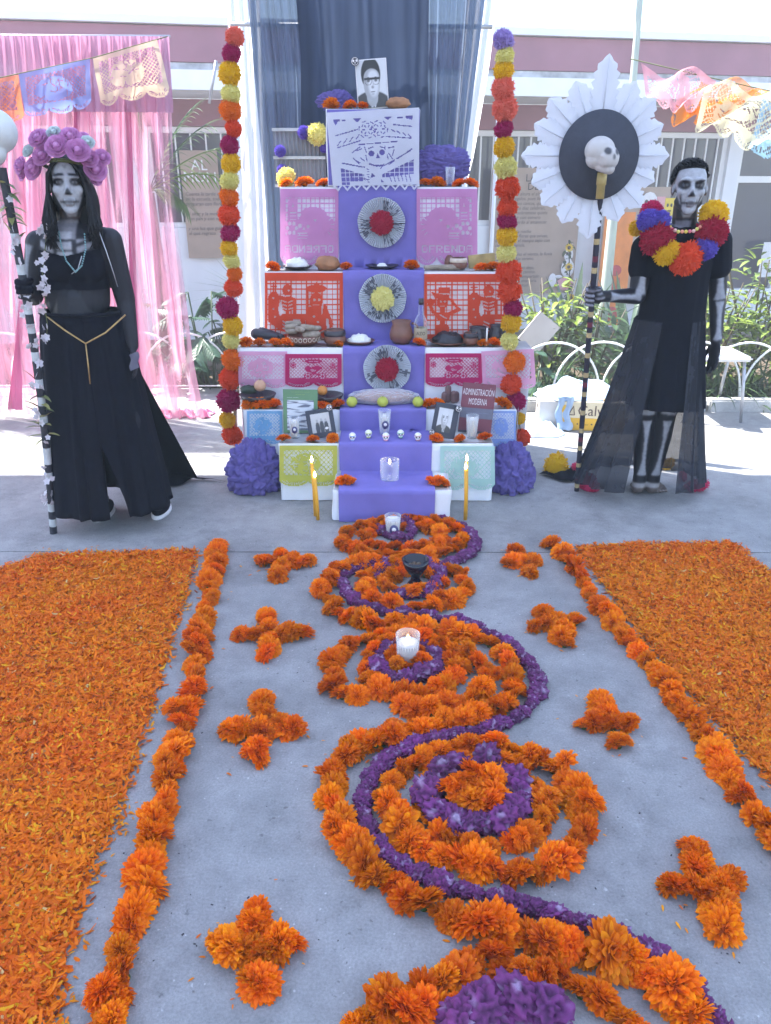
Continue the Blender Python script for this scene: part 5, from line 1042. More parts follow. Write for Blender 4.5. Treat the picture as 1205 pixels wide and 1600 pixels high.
# sugar skulls
SUG = mat('sugar', (.78, .77, .76), .6, .05, 60, bump=.2)
def sugar_skull(label, p, s, c1):
    t = thing('sugar_skull', label, 'sugar skull', p, 'sugar skulls in a row on the runner'); Y = Vector((0, -1, 0))
    MB().ell(p + Vector((0, 0, s * 1.05)), (s * .78, s * .9, s * .78), 18, 12).ell(p + Vector((0, -s * .25, s * .42)), (s * .52, s * .55, s * .42), 16, 10).build('skull', SUG, t)
    m = MB()
    for q in (-1, 1): m.ell(p + Vector((q * s * .3, -s * .80, s * .95)), (s * .17, s * .1, s * .19), 10, 8)
    m.ell(p + Vector((0, -s * .86, s * .66)), (s * .08, s * .06, s * .1), 8, 6); m.build('sockets', INK, t)
    m = MB(); m.tube([p + Vector((s * .80 * math.cos(a), -s * .90 * math.sin(a), s * 1.25)) for a in np.linspace(.3, 2.84, 12)], s * .07, 6); m.tube([p + Vector((x * s * .45, -s * .80 + abs(x) * s * .2, s * .34)) for x in np.linspace(-1, 1, 8)], s * .1, 6); m.build('icing', mat('icing_%d' % int(c1[0] * 100 + c1[1] * 10), c1, .5, .1), t)
for px, dy, lb, c1 in ((551, .03, 'sugar skull with blue icing, leftmost in the row', (.12, .25, .6)), (576, .08, 'sugar skull with yellow green icing, second in the row', (.5, .55, .08)), (603, .03, 'sugar skull with pink icing in the middle of the row', (.75, .2, .3)), (626, .08, 'sugar skull with green icing, fourth in the row', (.08, .4, .2)), (653, .03, 'sugar skull with dark red icing, rightmost in the row', (.35, .04, .06))): sugar_skull(lb, T(px, 2, dy), .024, c1)
# ---------------------------------------------------------------- books, prints and frames
def tilted(p, w_, h, lean, roll, yaw=0): return Matrix.Translation(p) @ Euler((-lean, roll, yaw)).to_matrix().to_4x4()
def panel(o_name, label, cat, p, lean, roll, yaw=0): t = thing(o_name, label, cat, p, rot=(-lean, roll, yaw)); WL[t] = Vector((0, 0, 0)); return t
def raster(name, parent, w_, h, nx, ny, fn, x0=0, z0=0, y=-.004):
    X, Z = np.meshgrid(np.linspace(0, 1, nx), np.linspace(0, 1, ny)); c = np.clip(fn(X, Z), 0, 1)
    v = np.stack([x0 + (X - .5) * w_, np.full_like(X, y), z0 + Z * h], -1).reshape(-1, 3); i = np.arange(nx * ny).reshape(ny, nx); q = np.stack([i[:-1, :-1], i[:-1, 1:], i[1:, 1:], i[1:, :-1]], -1).reshape(-1, 4)
    return link(name, mesh_np(name, v, q, VCOL, c.reshape(-1, 3)), parent)
def E(X, Z, x, z, rx_, rz, soft=.08): return np.clip((1 - np.sqrt(((X - x) / rx_) ** 2 + ((Z - z) / rz) ** 2)) / soft, 0, 1)[..., None]
def mixc(a, b, m): return a * (1 - m) + np.array(b) * m
def face(X, Z, cx=.5, cz=.58, s=1.0, hair=True, specs=True, tone=1.0):
    g = lambda v: (v * .95 * tone, v * .97 * tone, v * 1.0 * tone); c = np.ones(X.shape + (3,)) * np.array(g(.60))
    c = mixc(c, g(.06), E(X, Z, cx - .02, .02, .52 * s, .26 * s)); c = mixc(c, g(.62), E(X, Z, cx + .02, .12, .07 * s, .2 * s)); c = mixc(c, g(.10), E(X, Z, cx + .03, .1, .025 * s, .16 * s)); c = mixc(c, g(.38), E(X, Z, cx, cz - .25 * s, .15 * s, .16 * s))
    if hair: c = mixc(c, g(.03), E(X, Z, cx - .015, cz + .12 * s, .255 * s, .27 * s, .05))
    c = mixc(c, g(.36), E(X, Z, cx, cz - .05 * s, .215 * s, .26 * s)); c = mixc(c, g(.36), E(X, Z, cx + .01, cz + .06 * s, .21 * s, .15 * s)); c = mixc(c, g(.62), E(X, Z, cx + .045 * s, cz - .05 * s, .165 * s, .23 * s, .4)); c = mixc(c, g(.62), E(X, Z, cx + .045 * s, cz + .08 * s, .16 * s, .12 * s, .4))
    if not hair: c = mixc(c, g(.62), E(X, Z, cx, cz + .16 * s, .2 * s, .16 * s, .2))
    for q in (-1, 1):
        c = mixc(c, g(.08), E(X, Z, cx + .02 + q * .095 * s, cz + .055 * s, .065 * s, .014 * s)); c = mixc(c, g(.12), E(X, Z, cx + .02 + q * .095 * s, cz + .01 * s, .045 * s, .018 * s))
        if specs:
            r = np.sqrt(((X - cx - .02 - q * .10 * s) / (.085 * s)) ** 2 + ((Z - cz - .0 * s) / (.055 * s)) ** 2); c = mixc(c, g(.04), (np.abs(r - 1) < .10)[..., None] * .7); c = mixc(c, g(.03), ((np.abs(Z - cz - .045 * s) < .016 * s) & (np.abs(X - cx - .02 - q * .10 * s) < .10 * s))[..., None] * 1.0)
    c = mixc(c, g(.28), E(X, Z, cx + .03, cz - .09 * s, .045 * s, .03 * s, .4)); c = mixc(c, g(.45), E(X, Z, cx + .05, cz - .03 * s, .02 * s, .07 * s, .5)); c = mixc(c, g(.16), E(X, Z, cx + .03, cz - .165 * s, .075 * s, .012 * s, .4)); c = mixc(c, g(.3), E(X, Z, cx + .03, cz - .2 * s, .05 * s, .012 * s, .6)); return c
def skull_pin(parent, x, z, r, y=-.02):
    m = MB(); m.lathe([(0, 0), (r, 0), (r, .004), (0, .004)], (x, y, z), 18, Matrix.Rotation(R(90), 3, 'X')); o = m.build('skull_badge', INK, parent); m = MB()
    for q in (-1, 1): m.ell((x + q * r * .38, y - .005, z + r * .1), (r * .26, .002, r * .3), 8, 6)
    m.ell((x, y - .005, z - r * .35), (r * .15, .002, r * .18), 8, 6); m.tube([(x + r * .8 * math.cos(a), y - .004, z + r * .8 * math.sin(a)) for a in np.linspace(0, 6.28, 17)], r * .07, 5); m.build('badge_face', CUT, parent)
FRAMEM = mat('navy_frame', (.022, .026, .05), .4, .1, 10)
p = T(584, 7, .07); s_ = mpp(p); t = panel('portrait_print', 'black and white portrait print of a man with glasses on the top tier', 'portrait', p, R(6), R(-4)); MB().box((0, .004, .12), (.168, .004, .24)).build('card', CUT, t, smooth=False); raster('print', t, .158, .228, 60, 84, lambda X, Z: face(X, Z, .49, .55, 1.32), 0, .006); skull_pin(t, -.082, .228, .022)
p = T(505, 2, .09); t = panel('photo_frame', 'dark photo frame tilted left beside the green book', 'frame', p + Vector((0, 0, .003)), R(14), R(-9)); fr_ = MB().box((0, .006, .075), (.145, .012, .15), bev=.002).build('frame', FRAMEM, t, smooth=False)
def group_(X, Z):
    c = np.ones(X.shape + (3,)) * .42 + .12 * Z[..., None]
    for x, z, h in ((.32, .36, .36), (.55, .40, .42), (.78, .36, .38)): c = mixc(c, (.05, .055, .07), E(X, Z, x, z * .6, .12, h)); c = mixc(c, (.35, .35, .36), E(X, Z, x, z + .25, .06, .09))
    return mixc(c, (.7, .7, .72), E(X, Z, .78, .18, .10, .06))
raster('photo', fr_, .10, .10, 40, 40, group_, -.0, .028, -.002); skull_pin(fr_, .06, .15, .017)
p = T(691, 2, .075); t = panel('photo_frame', 'dark framed black and white portrait of a balding man, tilted right', 'frame', p + Vector((0, 0, .006)), R(12), R(10)); fr_ = MB().box((0, .006, .09), (.128, .012, .18), bev=.002).build('frame', FRAMEM, t, smooth=False); raster('photo', fr_, .075, .125, 44, 66, lambda X, Z: face(X, Z, .5, .60, 1.2, False, False), -.005, .03, -.002); skull_pin(fr_, .055, .165, .018); skull_pin(fr_, -.062, .022, .015)
BK = mat('book_pages', (.6, .57, .5), .9, .1, 60)
p = T(470, 2, .17); t = panel('book', 'green covered book with grey striped cover picture leaning on the third tier', 'book', p + Vector((0, 0, .003)), R(9), R(1)); MB().box((0, .012, .115), (.178, .02, .225)).build('pages', BK, t, smooth=False)
gm = mat('green_cover', (.12, .24, .12), .5, .1, 12); cv_ = MB().box((0, -.0005, .1165), (.184, .004, .232), bev=.001).build('cover', gm, t, smooth=False)
def cov(X, Z):
    n = np.array([[noise.noise((x * 2.2, z * 16, 2)) for x in X[0]] for z in Z[:, 0]]); c = np.ones(X.shape + (3,)) * np.array((.62, .64, .68)); c = mixc(c, (.07, .08, .14), (np.clip((n - .05) * 7, 0, 1) * .9)[..., None]); return mixc(c, (.02, .02, .04), E(X, Z, .25, .1, .22, .06, .5))
raster('cover_picture', cv_, .142, .16, 50, 70, cov, .0, .016, -.0045); text('title_lettering', '\u2014\u2014 \u2014\u2014', (-.04, -.004, .190), .016, CUT, cv_, sx=.9); text('title_lettering', '\u2014 \u2014\u2014\u2014 \u2014\u2014\n\u2014\u2014 \u2014', (0, -.004, .213), .016, mat('lime_ink', (.35, .45, .10), .6, .1), cv_, sx=.95, spacing=.8)
p = T(741, 2, .17); t = panel('book', 'maroon book titled ADMINISTRACIÓN MODERNA leaning behind the candle glass', 'book', p + Vector((0, 0, .004)), R(9), R(5)); MB().box((0, .014, .13), (.172, .024, .255)).build('pages', BK, t, smooth=False)
mm = mat('maroon_cover', (.17, .035, .06), .45, .1, 12); cv_ = MB().box((0, -.0005, .1315), (.178, .004, .263), bev=.001).build('cover', mm, t, smooth=False); MB().box((0, -.0035, .105), (.176, .002, .055)).build('grey_band', mat('slate_band', (.13, .13, .18), .5, .1), cv_, smooth=False)
MB().box((0, -.0035, .005), (.176, .002, .012)).build('foot_band', FRAMEM, cv_, smooth=False)
ti = mat('title_ink', (.72, .68, .70), .6, .05); text('title_lettering', 'ADMINISTRACIÓN', (0, -.0045, .215), .048, ti, cv_, sx=.42); text('title_lettering', 'MODERNA', (0, -.0045, .165), .048, ti, cv_, sx=.42); text('author_lettering', '\u2014\u2014 \u2014\u2014\u2014 \u2014\u2014', (.005, -.0048, .108), .016, mat('blue_ink', (.25, .27, .4), .6, .05), cv_)
# ribbed sheet and pompoms behind the second highest tier
p = P(470, 285, 4.87); w_ = 80 * mpp(p); z1 = P(470, 200, 4.87).z; t = thing('ribbed_panel', 'grey ribbed metal panel with white rails left of the white paper', 'panel', (p.x, 4.87, TZ[6])); m = MB()
n = 60; m.grid([[(p.x - w_ / 2 + w_ * i / n, 4.87 + .006 * math.sin(i * 1.3), TZ[6] + (z1 - TZ[6]) * j) for j in (0, 1)] for i in range(n + 1)]); m.build('sheet', mat('galvanised', (.20, .215, .25), .5, .15, 8), t)
for f in (.02, .5, .97): MB().box((p.x, 4.855, TZ[6] + (z1 - TZ[6]) * f), (w_, .012, .016)).build('rail', METAL, t, smooth=False)
for (px, py, r, ck, lb) in ((438, 236, 8, 'v', 'small purple pompom on the left edge of the ribbed panel'), (441, 265, 8, 'v', 'small purple pompom low on the ribbed panel'), (475, 207, 10, 'v', 'purple pompom on top of the ribbed panel'), (496, 210, 16, 'p', 'pale yellow pompom above the ribbed panel beside the white paper'), (506, 232, 6, 'v', 'tiny purple pompom against the white paper edge'), (447, 277, 14, 'p', 'pale pompom behind the leftmost marigold of the ribbed panel')):
    q = P(px, py, 4.82 if py < 270 else 4.72); t = thing('paper_pompom', lb, 'pompom', q); pom('ball', t, q, r * mpp(q), ck)
# ---------------------------------------------------------------- people
def remesh(m, name, vox, it=6, fac=.5):
    me = m.mesh(name, None); o = bpy.data.objects.new('tmp', me); C.objects.link(o)
    r = o.modifiers.new('r', 'REMESH'); r.mode = 'VOXEL'; r.voxel_size = vox; r.use_smooth_shade = True
    s = o.modifiers.new('s', 'SMOOTH'); s.iterations = it; s.factor = fac
    bpy.context.view_layer.update(); dg = bpy.context.evaluated_depsgraph_get(); out = bpy.data.meshes.new_from_object(o.evaluated_get(dg)); bpy.data.objects.remove(o); out.name = name
    out.polygons.foreach_set('use_smooth', [True] * len(out.polygons)); return out
def coords(me): a = np.zeros(len(me.vertices) * 3, np.float32); me.vertices.foreach_get('co', a); return a.reshape(-1, 3)
def paint(me, col, mt, it=2):
    ne = len(me.edges); ed = np.zeros(ne * 2, np.int32); me.edges.foreach_get('vertices', ed); ed = ed.reshape(-1, 2); cnt = np.bincount(ed.ravel(), minlength=len(col))[:, None] + 1.0
    for _ in range(it):                                              # smudge the paint a little
        s = col.copy(); np.add.at(s, ed[:, 0], col[ed[:, 1]]); np.add.at(s, ed[:, 1], col[ed[:, 0]]); col = s / cnt
    a = me.color_attributes.new('Col', 'FLOAT_COLOR', 'POINT'); a.data.foreach_set('color', np.concatenate([col, np.ones((len(col), 1))], 1).astype(np.float32).ravel()); me.materials.clear(); me.materials.append(mt)
def attach(name, me, parent):
    v = coords(me) - np.array(WL[parent], np.float32); me.vertices.foreach_set('co', v.ravel()); me.update(); o = link(name, me, parent); WL[o] = WL[parent]; return o
def head(m, c, s, yaw=0):
    rm = Matrix.Rotation(yaw, 3, 'Z'); V = lambda x, y, z: Vector(c) + rm @ Vector((x, y, z)) * s; el_ = m.ell; m = type('H', (), {})(); m.cap = el_.__self__.cap; m.ell = lambda p, r, n=16, k=10: el_(p, r, n, k, m=rm)
    m.ell(V(0, .015, .035), (.074 * s, .092 * s, .085 * s), 28, 18); m.ell(V(0, -.026, -.02), (.062 * s, .062 * s, .095 * s), 26, 18)
    for q in (-1, 1):
        m.cap(V(q * .042, -.012, -.062), .026 * s, V(q * .006, -.062, -.100), .021 * s); m.ell(V(q * .041, -.058, -.018), (.024 * s, .022 * s, .024 * s)); m.ell(V(q * .030, -.076, .036), (.030 * s, .016 * s, .012 * s)); m.ell(V(q * .032, -.070, .014), (.014 * s, .013 * s, .010 * s)); m.ell(V(q * .077, .008, -.005), (.010 * s, .019 * s, .031 * s)); m.ell(V(q * .012, -.092, -.030), (.008 * s, .009 * s, .007 * s), 10, 8)
    m.cap(V(0, -.080, .020), .008 * s, V(0, -.101, -.025), .0125 * s, 10); m.ell(V(0, -.084, -.061), (.026 * s, .012 * s, .008 * s)); m.ell(V(0, -.083, -.074), (.022 * s, .012 * s, .009 * s))
def face_paint(p, c, s, col, base, skin, style=0, yaw=0):
    L = (p - np.array(c, np.float32)) / s; L = L @ np.array(Matrix.Rotation(yaw, 3, 'Z'), np.float32); x, y, z = L[:, 0], L[:, 1], L[:, 2]; ax = np.abs(x); hd = (z > -.135) & (ax < .1) & (np.abs(y) < .13); fr = hd & (y < -.005)
    col[hd] = skin
    f = fr & (z > -.13) & (z < .12); col[f] = base
    col[f & (z < -.035) & (ax > .060 + (z + .035) * .45)] = np.array(base) * .12
    sock = ((ax - .035) / (.024 if style == 0 else .027)) ** 2 + ((z - .015) / (.017 if style == 0 else .023)) ** 2 < 1
    col[f & sock] = (.012, .012, .018)
    if style == 0: col[f & (np.abs(z - .043 + (ax - .03) * .15) < .006) & (ax > .010) & (ax < .062)] = (.015, .015, .02)
    eye = ((ax - .033) / .011) ** 2 + ((z - .013) / .0048) ** 2 < 1; col[f & eye] = (.22, .22, .24); col[f & (((ax - .033) / .005) ** 2 + ((z - .013) / .005) ** 2 < 1)] = (.01, .01, .01)
    col[f & (ax < (-.004 - z) * .52) & (z > -.036) & (z < -.004)] = (.014, .014, .02)
    lip = f & (np.abs(z + .067) < .0042) & (ax < .040); teeth = f & (np.abs(z + .067) < .017) & (ax < .034) & (np.mod(x + .1, .0105) < .0042)
    col[teeth] = col[teeth] * .42; col[lip] = (.02, .02, .028)
    if style == 1: col[f & (((ax) / .022) ** 2 + ((z + .067) / .009) ** 2 < 1)] = (.05, .04, .05); col[f & (np.abs(ax - .048 - (z + .03) * .2) < .003) & (z < -.025) & (z > -.09)] = (.03, .03, .04); 
    if style == 0: col[f & (np.abs(ax - (z - .070) * .5) < .0022) & (z > .070) & (z < .086)] = (.1, .1, .12)
    return col
def bone(p, a, b, r, w0=.42, w1=.30, side=Vector((0, -1, 0)), lat=0.0):
    """mask of vertices lying on a painted bone down the camera side of a limb"""
    a, b, sd = np.array(a), np.array(b), np.array(side); d = b - a; L = np.linalg.norm(d); d = d / L; q = p - a; t = q @ d; rad = q - np.outer(t, d); lt = np.cross(d, sd); lt /= np.linalg.norm(lt); u = rad @ lt - lat * r; f = rad @ sd; tt = t / L
    wd = r * (w1 + (w0 - w1) * (np.abs(tt - .5) * 2) ** 3 * 1.6); return (tt > .05) & (tt < .97) & (f > 0) & (np.abs(u) < wd) & (np.linalg.norm(rad, axis=1) < r * 2.2)
def grip(m, c, axis, palm, s=1.0, thumb=1):
    """closed hand round a shaft: c on the shaft, axis up the shaft, palm = from shaft towards wrist"""
    ax = Vector(axis).normalized(); pd = Vector(palm); pd = (pd - ax * pd.dot(ax)).normalized(); sd = ax.cross(pd); R0 = .019 * s
    m.ell(Vector(c) + pd * .034 * s, (.020 * s, .020 * s, .040 * s), 14, 10, m=Matrix((sd, pd, ax)).transposed())
    for i in range(4):
        o = Vector(c) + ax * (.033 - i * .022) * s; rr = (.0088, .0094, .009, .0078)[i] * s; pr = None
        for k, a in enumerate(np.linspace(-.2, 4.2, 7)):
            q = o + (pd * math.cos(a) + sd * math.sin(a)) * (R0 + rr * 1.0 + (.008 * s if k == 0 else 0))
            if pr is not None: m.cap(pr, rr, q, rr * .96, 8)
            pr = q
    pr = None
    for a, z in ((-.3, .022), (-1.0, .036), (-1.9, .040), (-2.7, .038)):
        q = Vector(c) + ax * z * s + (pd * math.cos(a) + sd * math.sin(a)) * (R0 + .011 * s)
        if pr is not None: m.cap(pr, .0105 * s, q, .0095 * s, 8)
        pr = q
def hand_down(m, w_, t, sd, s=1.0):
    """relaxed hanging hand: w_ wrist, t towards fingertips, sd across the palm"""
    t = Vector(t).normalized(); sd = (Vector(sd) - t * Vector(sd).dot(t)).normalized(); nn = t.cross(sd); m.ell(Vector(w_) + t * .048 * s, (.040 * s, .016 * s, .052 * s), 14, 10, m=Matrix((sd, nn, t)).transposed())
    for i, (o, L) in enumerate(((-.031, .060), (-.011, .070), (.010, .066), (.029, .052))):
        p = Vector(w_) + t * .088 * s + sd * o * s; d = t.copy(); r0 = .0088 * s
        for k in range(3): q = p + d * L * s * (.42, .33, .25)[k]; m.cap(p, r0, q, r0 * .93, 8); p = q; r0 *= .93; d = (d + nn * .32 * (1 if k < 2 else .6)).normalized()
    p = Vector(w_) + t * .025 * s - sd * .034 * s; q = p + (t * .7 - sd * .6).normalized() * .034 * s; m.cap(p, .012 * s, q, .010 * s, 8); m.cap(q, .010 * s, q + (t * .95 - sd * .15 + nn * .3).normalized() * .028 * s, .0085 * s, 8)
def garment(name, me, mask, off, mt, parent):
    """cloth shell lifted off the body where mask holds"""
    v = coords(me); nr = np.zeros(len(v) * 3, np.float32); me.vertices.foreach_get('normal', nr); nr = nr.reshape(-1, 3); idx = -np.ones(len(v), int); fs = []
    for pl in me.polygons:
        if all(mask[i] for i in pl.vertices): fs.append(list(pl.vertices))
    us = sorted({i for f in fs for i in f}); idx[us] = np.arange(len(us)); m = MB(); m.add([Vector(q) for q in (v[us] + nr[us] * off)], [[idx[i] for i in f] for f in fs])
    o = m.build(name, mt, parent); md = o.modifiers.new('s', 'SMOOTH'); md.iterations = 3; return o
def ringskirt(cf, n, k, fold, nf, seed, th0=0, th1=2 * math.pi, closed=True):
    """cf(t)->(centre, rx, ry); theta 0 faces the camera"""
    rows = []
    for i in range(n if closed else n + 1):
        row = []
        for j in range(k + 1):
            t = j / k; th = th0 + ((th1(t) if callable(th1) else th1) - th0) * i / n; c, rx_, ry_ = cf(t); ph = th * nf + 1.3 * noise.noise((th * 1.5 + seed, t * .5, 0)) * 3
            f = 1 + fold * (.15 + .85 * t) * (math.sin(ph) + .5 * math.sin(ph * 1.7 + 2)); row.append(Vector(c) + Vector((math.sin(th) * rx_ * f, -math.cos(th) * ry_ * f, 0)))
        rows.append(row)
    m = MB(); m.grid(rows, closed_u=closed); return m
SKIN = mat('painted_skin', attr='Col', rough=.55, var=.16, scale=70, spec=.3, bump=.15, bscale=160)
HAIR = mat('black_hair', (.006, .006, .009), .55, .3, 40, spec=.25)

# ---------------------------------------------------------------- the woman
yw = 3.52; wp = thing('person', 'person in long black dress, skull face paint and flower crown, holding a flowered staff', 'person', (-1.30, yw, 0))
J = lambda px, py, y=yw: P(px, py, y)
hc_ = J(106, 290, yw - .03); hs = .93
m = MB(); head(m, hc_, hs, R(19))
m.cap(hc_ + Vector((0, .015, -.07)), .046, J(110, 362, yw + .02), .05)
shL, shR, chest, waist, hip = J(60, 380), J(172, 376), J(116, 400), J(122, 468), J(128, 525)
m.cap(shL, .052, J(112, 364, yw + .01), .055); m.cap(shR, .052, J(112, 364, yw + .01), .055); m.ell(chest, (.155, .105, .15)); m.cap(chest + Vector((-.06, -.01, -.02)), .09, waist + Vector((-.05, 0, 0)), .092); m.cap(chest + Vector((.06, -.01, -.02)), .09, waist + Vector((.05, 0, 0)), .092)
for q in (-1, 1): m.ell(J(116 + q * 22, 418, yw - .060), (.068, .056, .065))
m.ell(hip, (.165, .12, .14)); m.cap(waist, .11, hip, .13)
elL = J(52, 462, yw - .01); st0, st1 = G(84, 833), P(3, 262, 3.30)
def staffW(t): a = st0.lerp(st1, t); return a + Vector((.03 * math.sin(math.pi * t), 0, 0))
hL = staffW(.712); wrL = hL + (elL - hL).normalized() * .085
m.cap(shL, .054, elL, .044); m.cap(elL, .043, wrL, .028); m.cap(wrL, .027, hL + (wrL - hL) * .4, .026); grip(m, hL, st1 - st0, elL - hL, .95)
elR, wrR = J(196, 468, yw + .02), J(207, 540, yw - .03); m.cap(shR, .054, elR, .044); m.cap(elR, .043, wrR, .028); hand_down(m, wrR, J(213, 585, yw - .05) - wrR, Vector((.2, -1, 0)), .95)
kn = [(J(112, 540), J(138, 655, yw - .03), J(157, 775, yw), G(160, 808)), (J(160, 540), J(205, 655, yw - .03), J(236, 775, yw - .01), G(250, 805))]
for h_, k_, a_, f_ in kn: m.cap(h_, .085, k_, .055); m.cap(k_, .054, a_, .036); m.cap(a_ + Vector((0, .02, -.02)), .032, Vector((f_.x, f_.y - .01, .035)), .030)
me = remesh(m, 'body', .0042, 6); p = coords(me); col = np.tile(np.array((.013, .013, .02)), (len(p), 1)); col = face_paint(p, hc_, hs, col, (.36, .37, .40), (.14, .10, .09), 0, R(19))
q = p - np.array(J(114, 385, yw), np.float32); fr = (q[:, 1] < -.02)
nk = fr & (np.abs(p[:, 0] - J(110, 350).x) < .045) & (p[:, 2] < hc_.z - .13) & (p[:, 2] > J(110, 372).z); col[nk] = (.20, .19, .21)
zr = J(114, 372).z - p[:, 2]; xs = np.abs(p[:, 0] - J(114, 385).x); rib = fr & (zr > 0) & (zr < .115) & (xs < .115) & (np.mod(zr + xs * .45, .040) > .016); ster = fr & (xs < .032 + 0 * zr) & (zr > -.03) & (zr < .115) & (np.mod(zr, .040) > .009); col[rib & (xs > .05)] = (.24, .24, .27); col[ster] = (.36, .36, .39)
for a, b, rr in ((shL, elL, .046), (elL, wrL, .036)): col[bone(p, a, b, rr, .5, .22, Vector((-.5, -.85, 0)))] = (.22, .23, .26)
hm = np.linalg.norm(p - np.array(hL), axis=1) < .07; kz = ((p - np.array(hL)) @ np.array((st1 - st0).normalized())); col[hm & (np.mod(kz + .05, .022) > .010) & (p[:, 1] < hL.y)] = (.34, .34, .37)
tor = (p[:, 2] > J(116, 450).z) & (p[:, 2] < J(116, 396).z + .02 * np.abs(q[:, 0]) / .1) & (np.abs(p[:, 0] - J(118, 420).x) < .175); mid = (p[:, 2] <= J(116, 450).z) & (p[:, 2] > J(116, 500).z) & (np.abs(p[:, 0] - J(118, 470).x) < .16)
def segd(p, a, b): a, b = np.array(a), np.array(b); d = b - a; t = np.clip(((p - a) @ d) / (d @ d), 0, 1); return np.linalg.norm(p - a - t[:, None] * d, axis=1)
arm = (segd(p, shL, elL) < .058) | (segd(p, shR, elR) < .058) | (segd(p, elL, wrL) < .06) | (segd(p, elR, wrR) < .06); col[mid & ~arm] = (.016, .017, .024)
paint(me, col, SKIN); garment('crop_top', me, tor & ~arm, .006, BLACKC, wp); attach('body', me, wp)
def cf(t): c = J(128, 488).lerp(J(174, 786), t); return c, .180 + .105 * t ** .8, .125 + .10 * t
m = ringskirt(cf, 300, 30, .050, 15, 2.0, R(14), lambda t: R(14 - 360 + 20 * max(0, (t - .62) / .38) ** .8), False); o = m.build('skirt', BLACKC, wp); md = o.modifiers.new('s', 'SOLIDIFY'); md.thickness = .004
MB().tube([cf(0.0)[0] + Vector((math.sin(a) * .181, -math.cos(a) * .126, .004)) for a in np.linspace(0, 6.283, 60)], .008, 6).build('waistband', BLACKC, wp)
m = MB()
for h_, k_, a_, f_ in kn[1:]: m.cap(h_, .092, k_, .070); m.cap(k_, .069, a_ + Vector((0, 0, .0)), .052)
me = remesh(m, 'legging', .008, 6); me.materials.append(CHARC); attach('legging', me, wp)
rows = []
for i in range(50):
    s = i / 49; top = J(150 + 54 * s, 500 + 55 * s, yw + .10 + .02 * s); bot = G(190 + 118 * s, 752 - 6 * s) ; row = []
    for j in range(26):
        t = j / 25; pnt = top.lerp(bot, t) + Vector((.03 * t * math.sin(s * 14 + 1), .05 * math.sin(s * 11) * t, .01)); row.append(pnt)
    for j in range(1, 9): t = j / 8; row.append(bot + Vector((.03 * math.sin(s * 14 + 1), .05 * math.sin(s * 11), .012)) + Vector((.13 * t * (.4 + s), -.07 * t - .02 * math.sin(s * 9 + t * 3), .012 * abs(math.sin(s * 12 + t * 5)) * (1 - t))))
    rows.append(row)
m = MB(); m.grid(rows); m.build('train', BLACKC, wp)
CHAIN = mat('gold_chain', (.45, .30, .12), .35, .2, 80, metal=.7); TURQ = mat('turquoise_beads', (.16, .32, .34), .4, .3, 120)
f = lambda px, py: J(px, py, yw - .158); m = MB(); m.tube([J(68, 490, yw - .08), f(100, 515), f(134, 537), f(165, 520), J(196, 492, yw - .08)], .004, 6); m.tube([f(134, 537), J(138, 570, yw - .172), J(141, 600, yw - .18)], .003, 6); m.build('belt_chain', CHAIN, wp)
m = MB(); NP = [(92, 362, -.09), (96, 385, -.125), (104, 408, -.142), (118, 425, -.15), (128, 415, -.146), (134, 390, -.13), (132, 362, -.09)]
pts = [J(a, b, yw + c) for a, b, c in NP]
for i in range(len(pts) - 1):
    for k in range(7): m.ell(pts[i].lerp(pts[i + 1], k / 7), (.004, .004, .004), 6, 4)
m.build('necklace', TURQ, wp); m = MB(); m.tube([J(128, 400, yw - .15), J(122, 420, yw - .15), J(112, 428, yw - .15)], .002, 5); m.build('pendant_cord', METAL, wp)
MB().tube([J(155, 362, yw - .09), J(166, 392, yw - .115), J(178, 428, yw - .10), J(184, 448, yw - .07)], .0022, 5).build('strap', METAL, wp)
MB().lathe([(.040, 0), (.041, .002), (.041, .008), (.040, .010)], elR.lerp(shR, .45), 20).build('armband', CHAIN, wp)
for (h_, k_, a_, f_) in kn:
    m = MB(); fx, fy = f_.x, f_.y; m.ell((fx, fy + .035, .035), (.042, .10, .035), 20, 12); m.v = [(x, y, max(z, .012)) for x, y, z in m.v]; sh = m.build('shoe', BLACKC, wp); MB().lathe([(.0, 0), (.045, 0), (.045, .014), (0, .014)], (0, 0, 0), 24, Matrix.Translation((0, 0, 0)).to_3x3() @ Matrix.Diagonal((1, 2.3, 1))).build('sole', CUT, sh).location = Vector((fx, fy + .035, .001))
MB().box(J(160, 790, yw - .12) + Vector((0, 0, .0)), (.05, .03, .03), bev=.004).build('ankle_buckle', METAL, wp)
# hair
HR = Matrix.Rotation(R(15), 3, 'Z'); random.seed(31); m = MB(); m.ell(hc_ + Vector((0, .028, .030)), (.083, .092, .094), 24, 16); m.ell(hc_ + Vector((0, .062, -.08)), (.102, .052, .15), 20, 14)
for i in range(260):
    s = random.choice((-1, 1)); v = random.random(); yy = -.062 + .14 * v; L = random.uniform(.75, 1.05); wv = random.uniform(-.012, .012)
    k0 = max(0, .35 - v)
    pts = [(s * .006, yy * .6, .118 - .02 * abs(yy) * 10 * .1), (s * (.046 + .01 * v), yy * .95, .098 - .25 * abs(yy)), (s * (.071 + .012 * v), yy * 1.05 - .004, .045), (s * (.083 + .010 * v), yy * .95 - .004, -.03), (s * (.085 + .010 * random.random()) + wv, yy * .9 - .015, -.11 * L), (s * (.082 + .03 * random.random()) + wv * 1.5, yy * .7 - .055, -.19 * L), (s * (.070 + .05 * random.random()) - wv, yy * .5 - .085, -.255 * L)]
    m.tube([hc_ + (HR @ Vector(q)) * hs for q in pts], [.004, .007, .0075, .0075, .007, .005, .0015], 5)
m.build('hair', HAIR, wp)
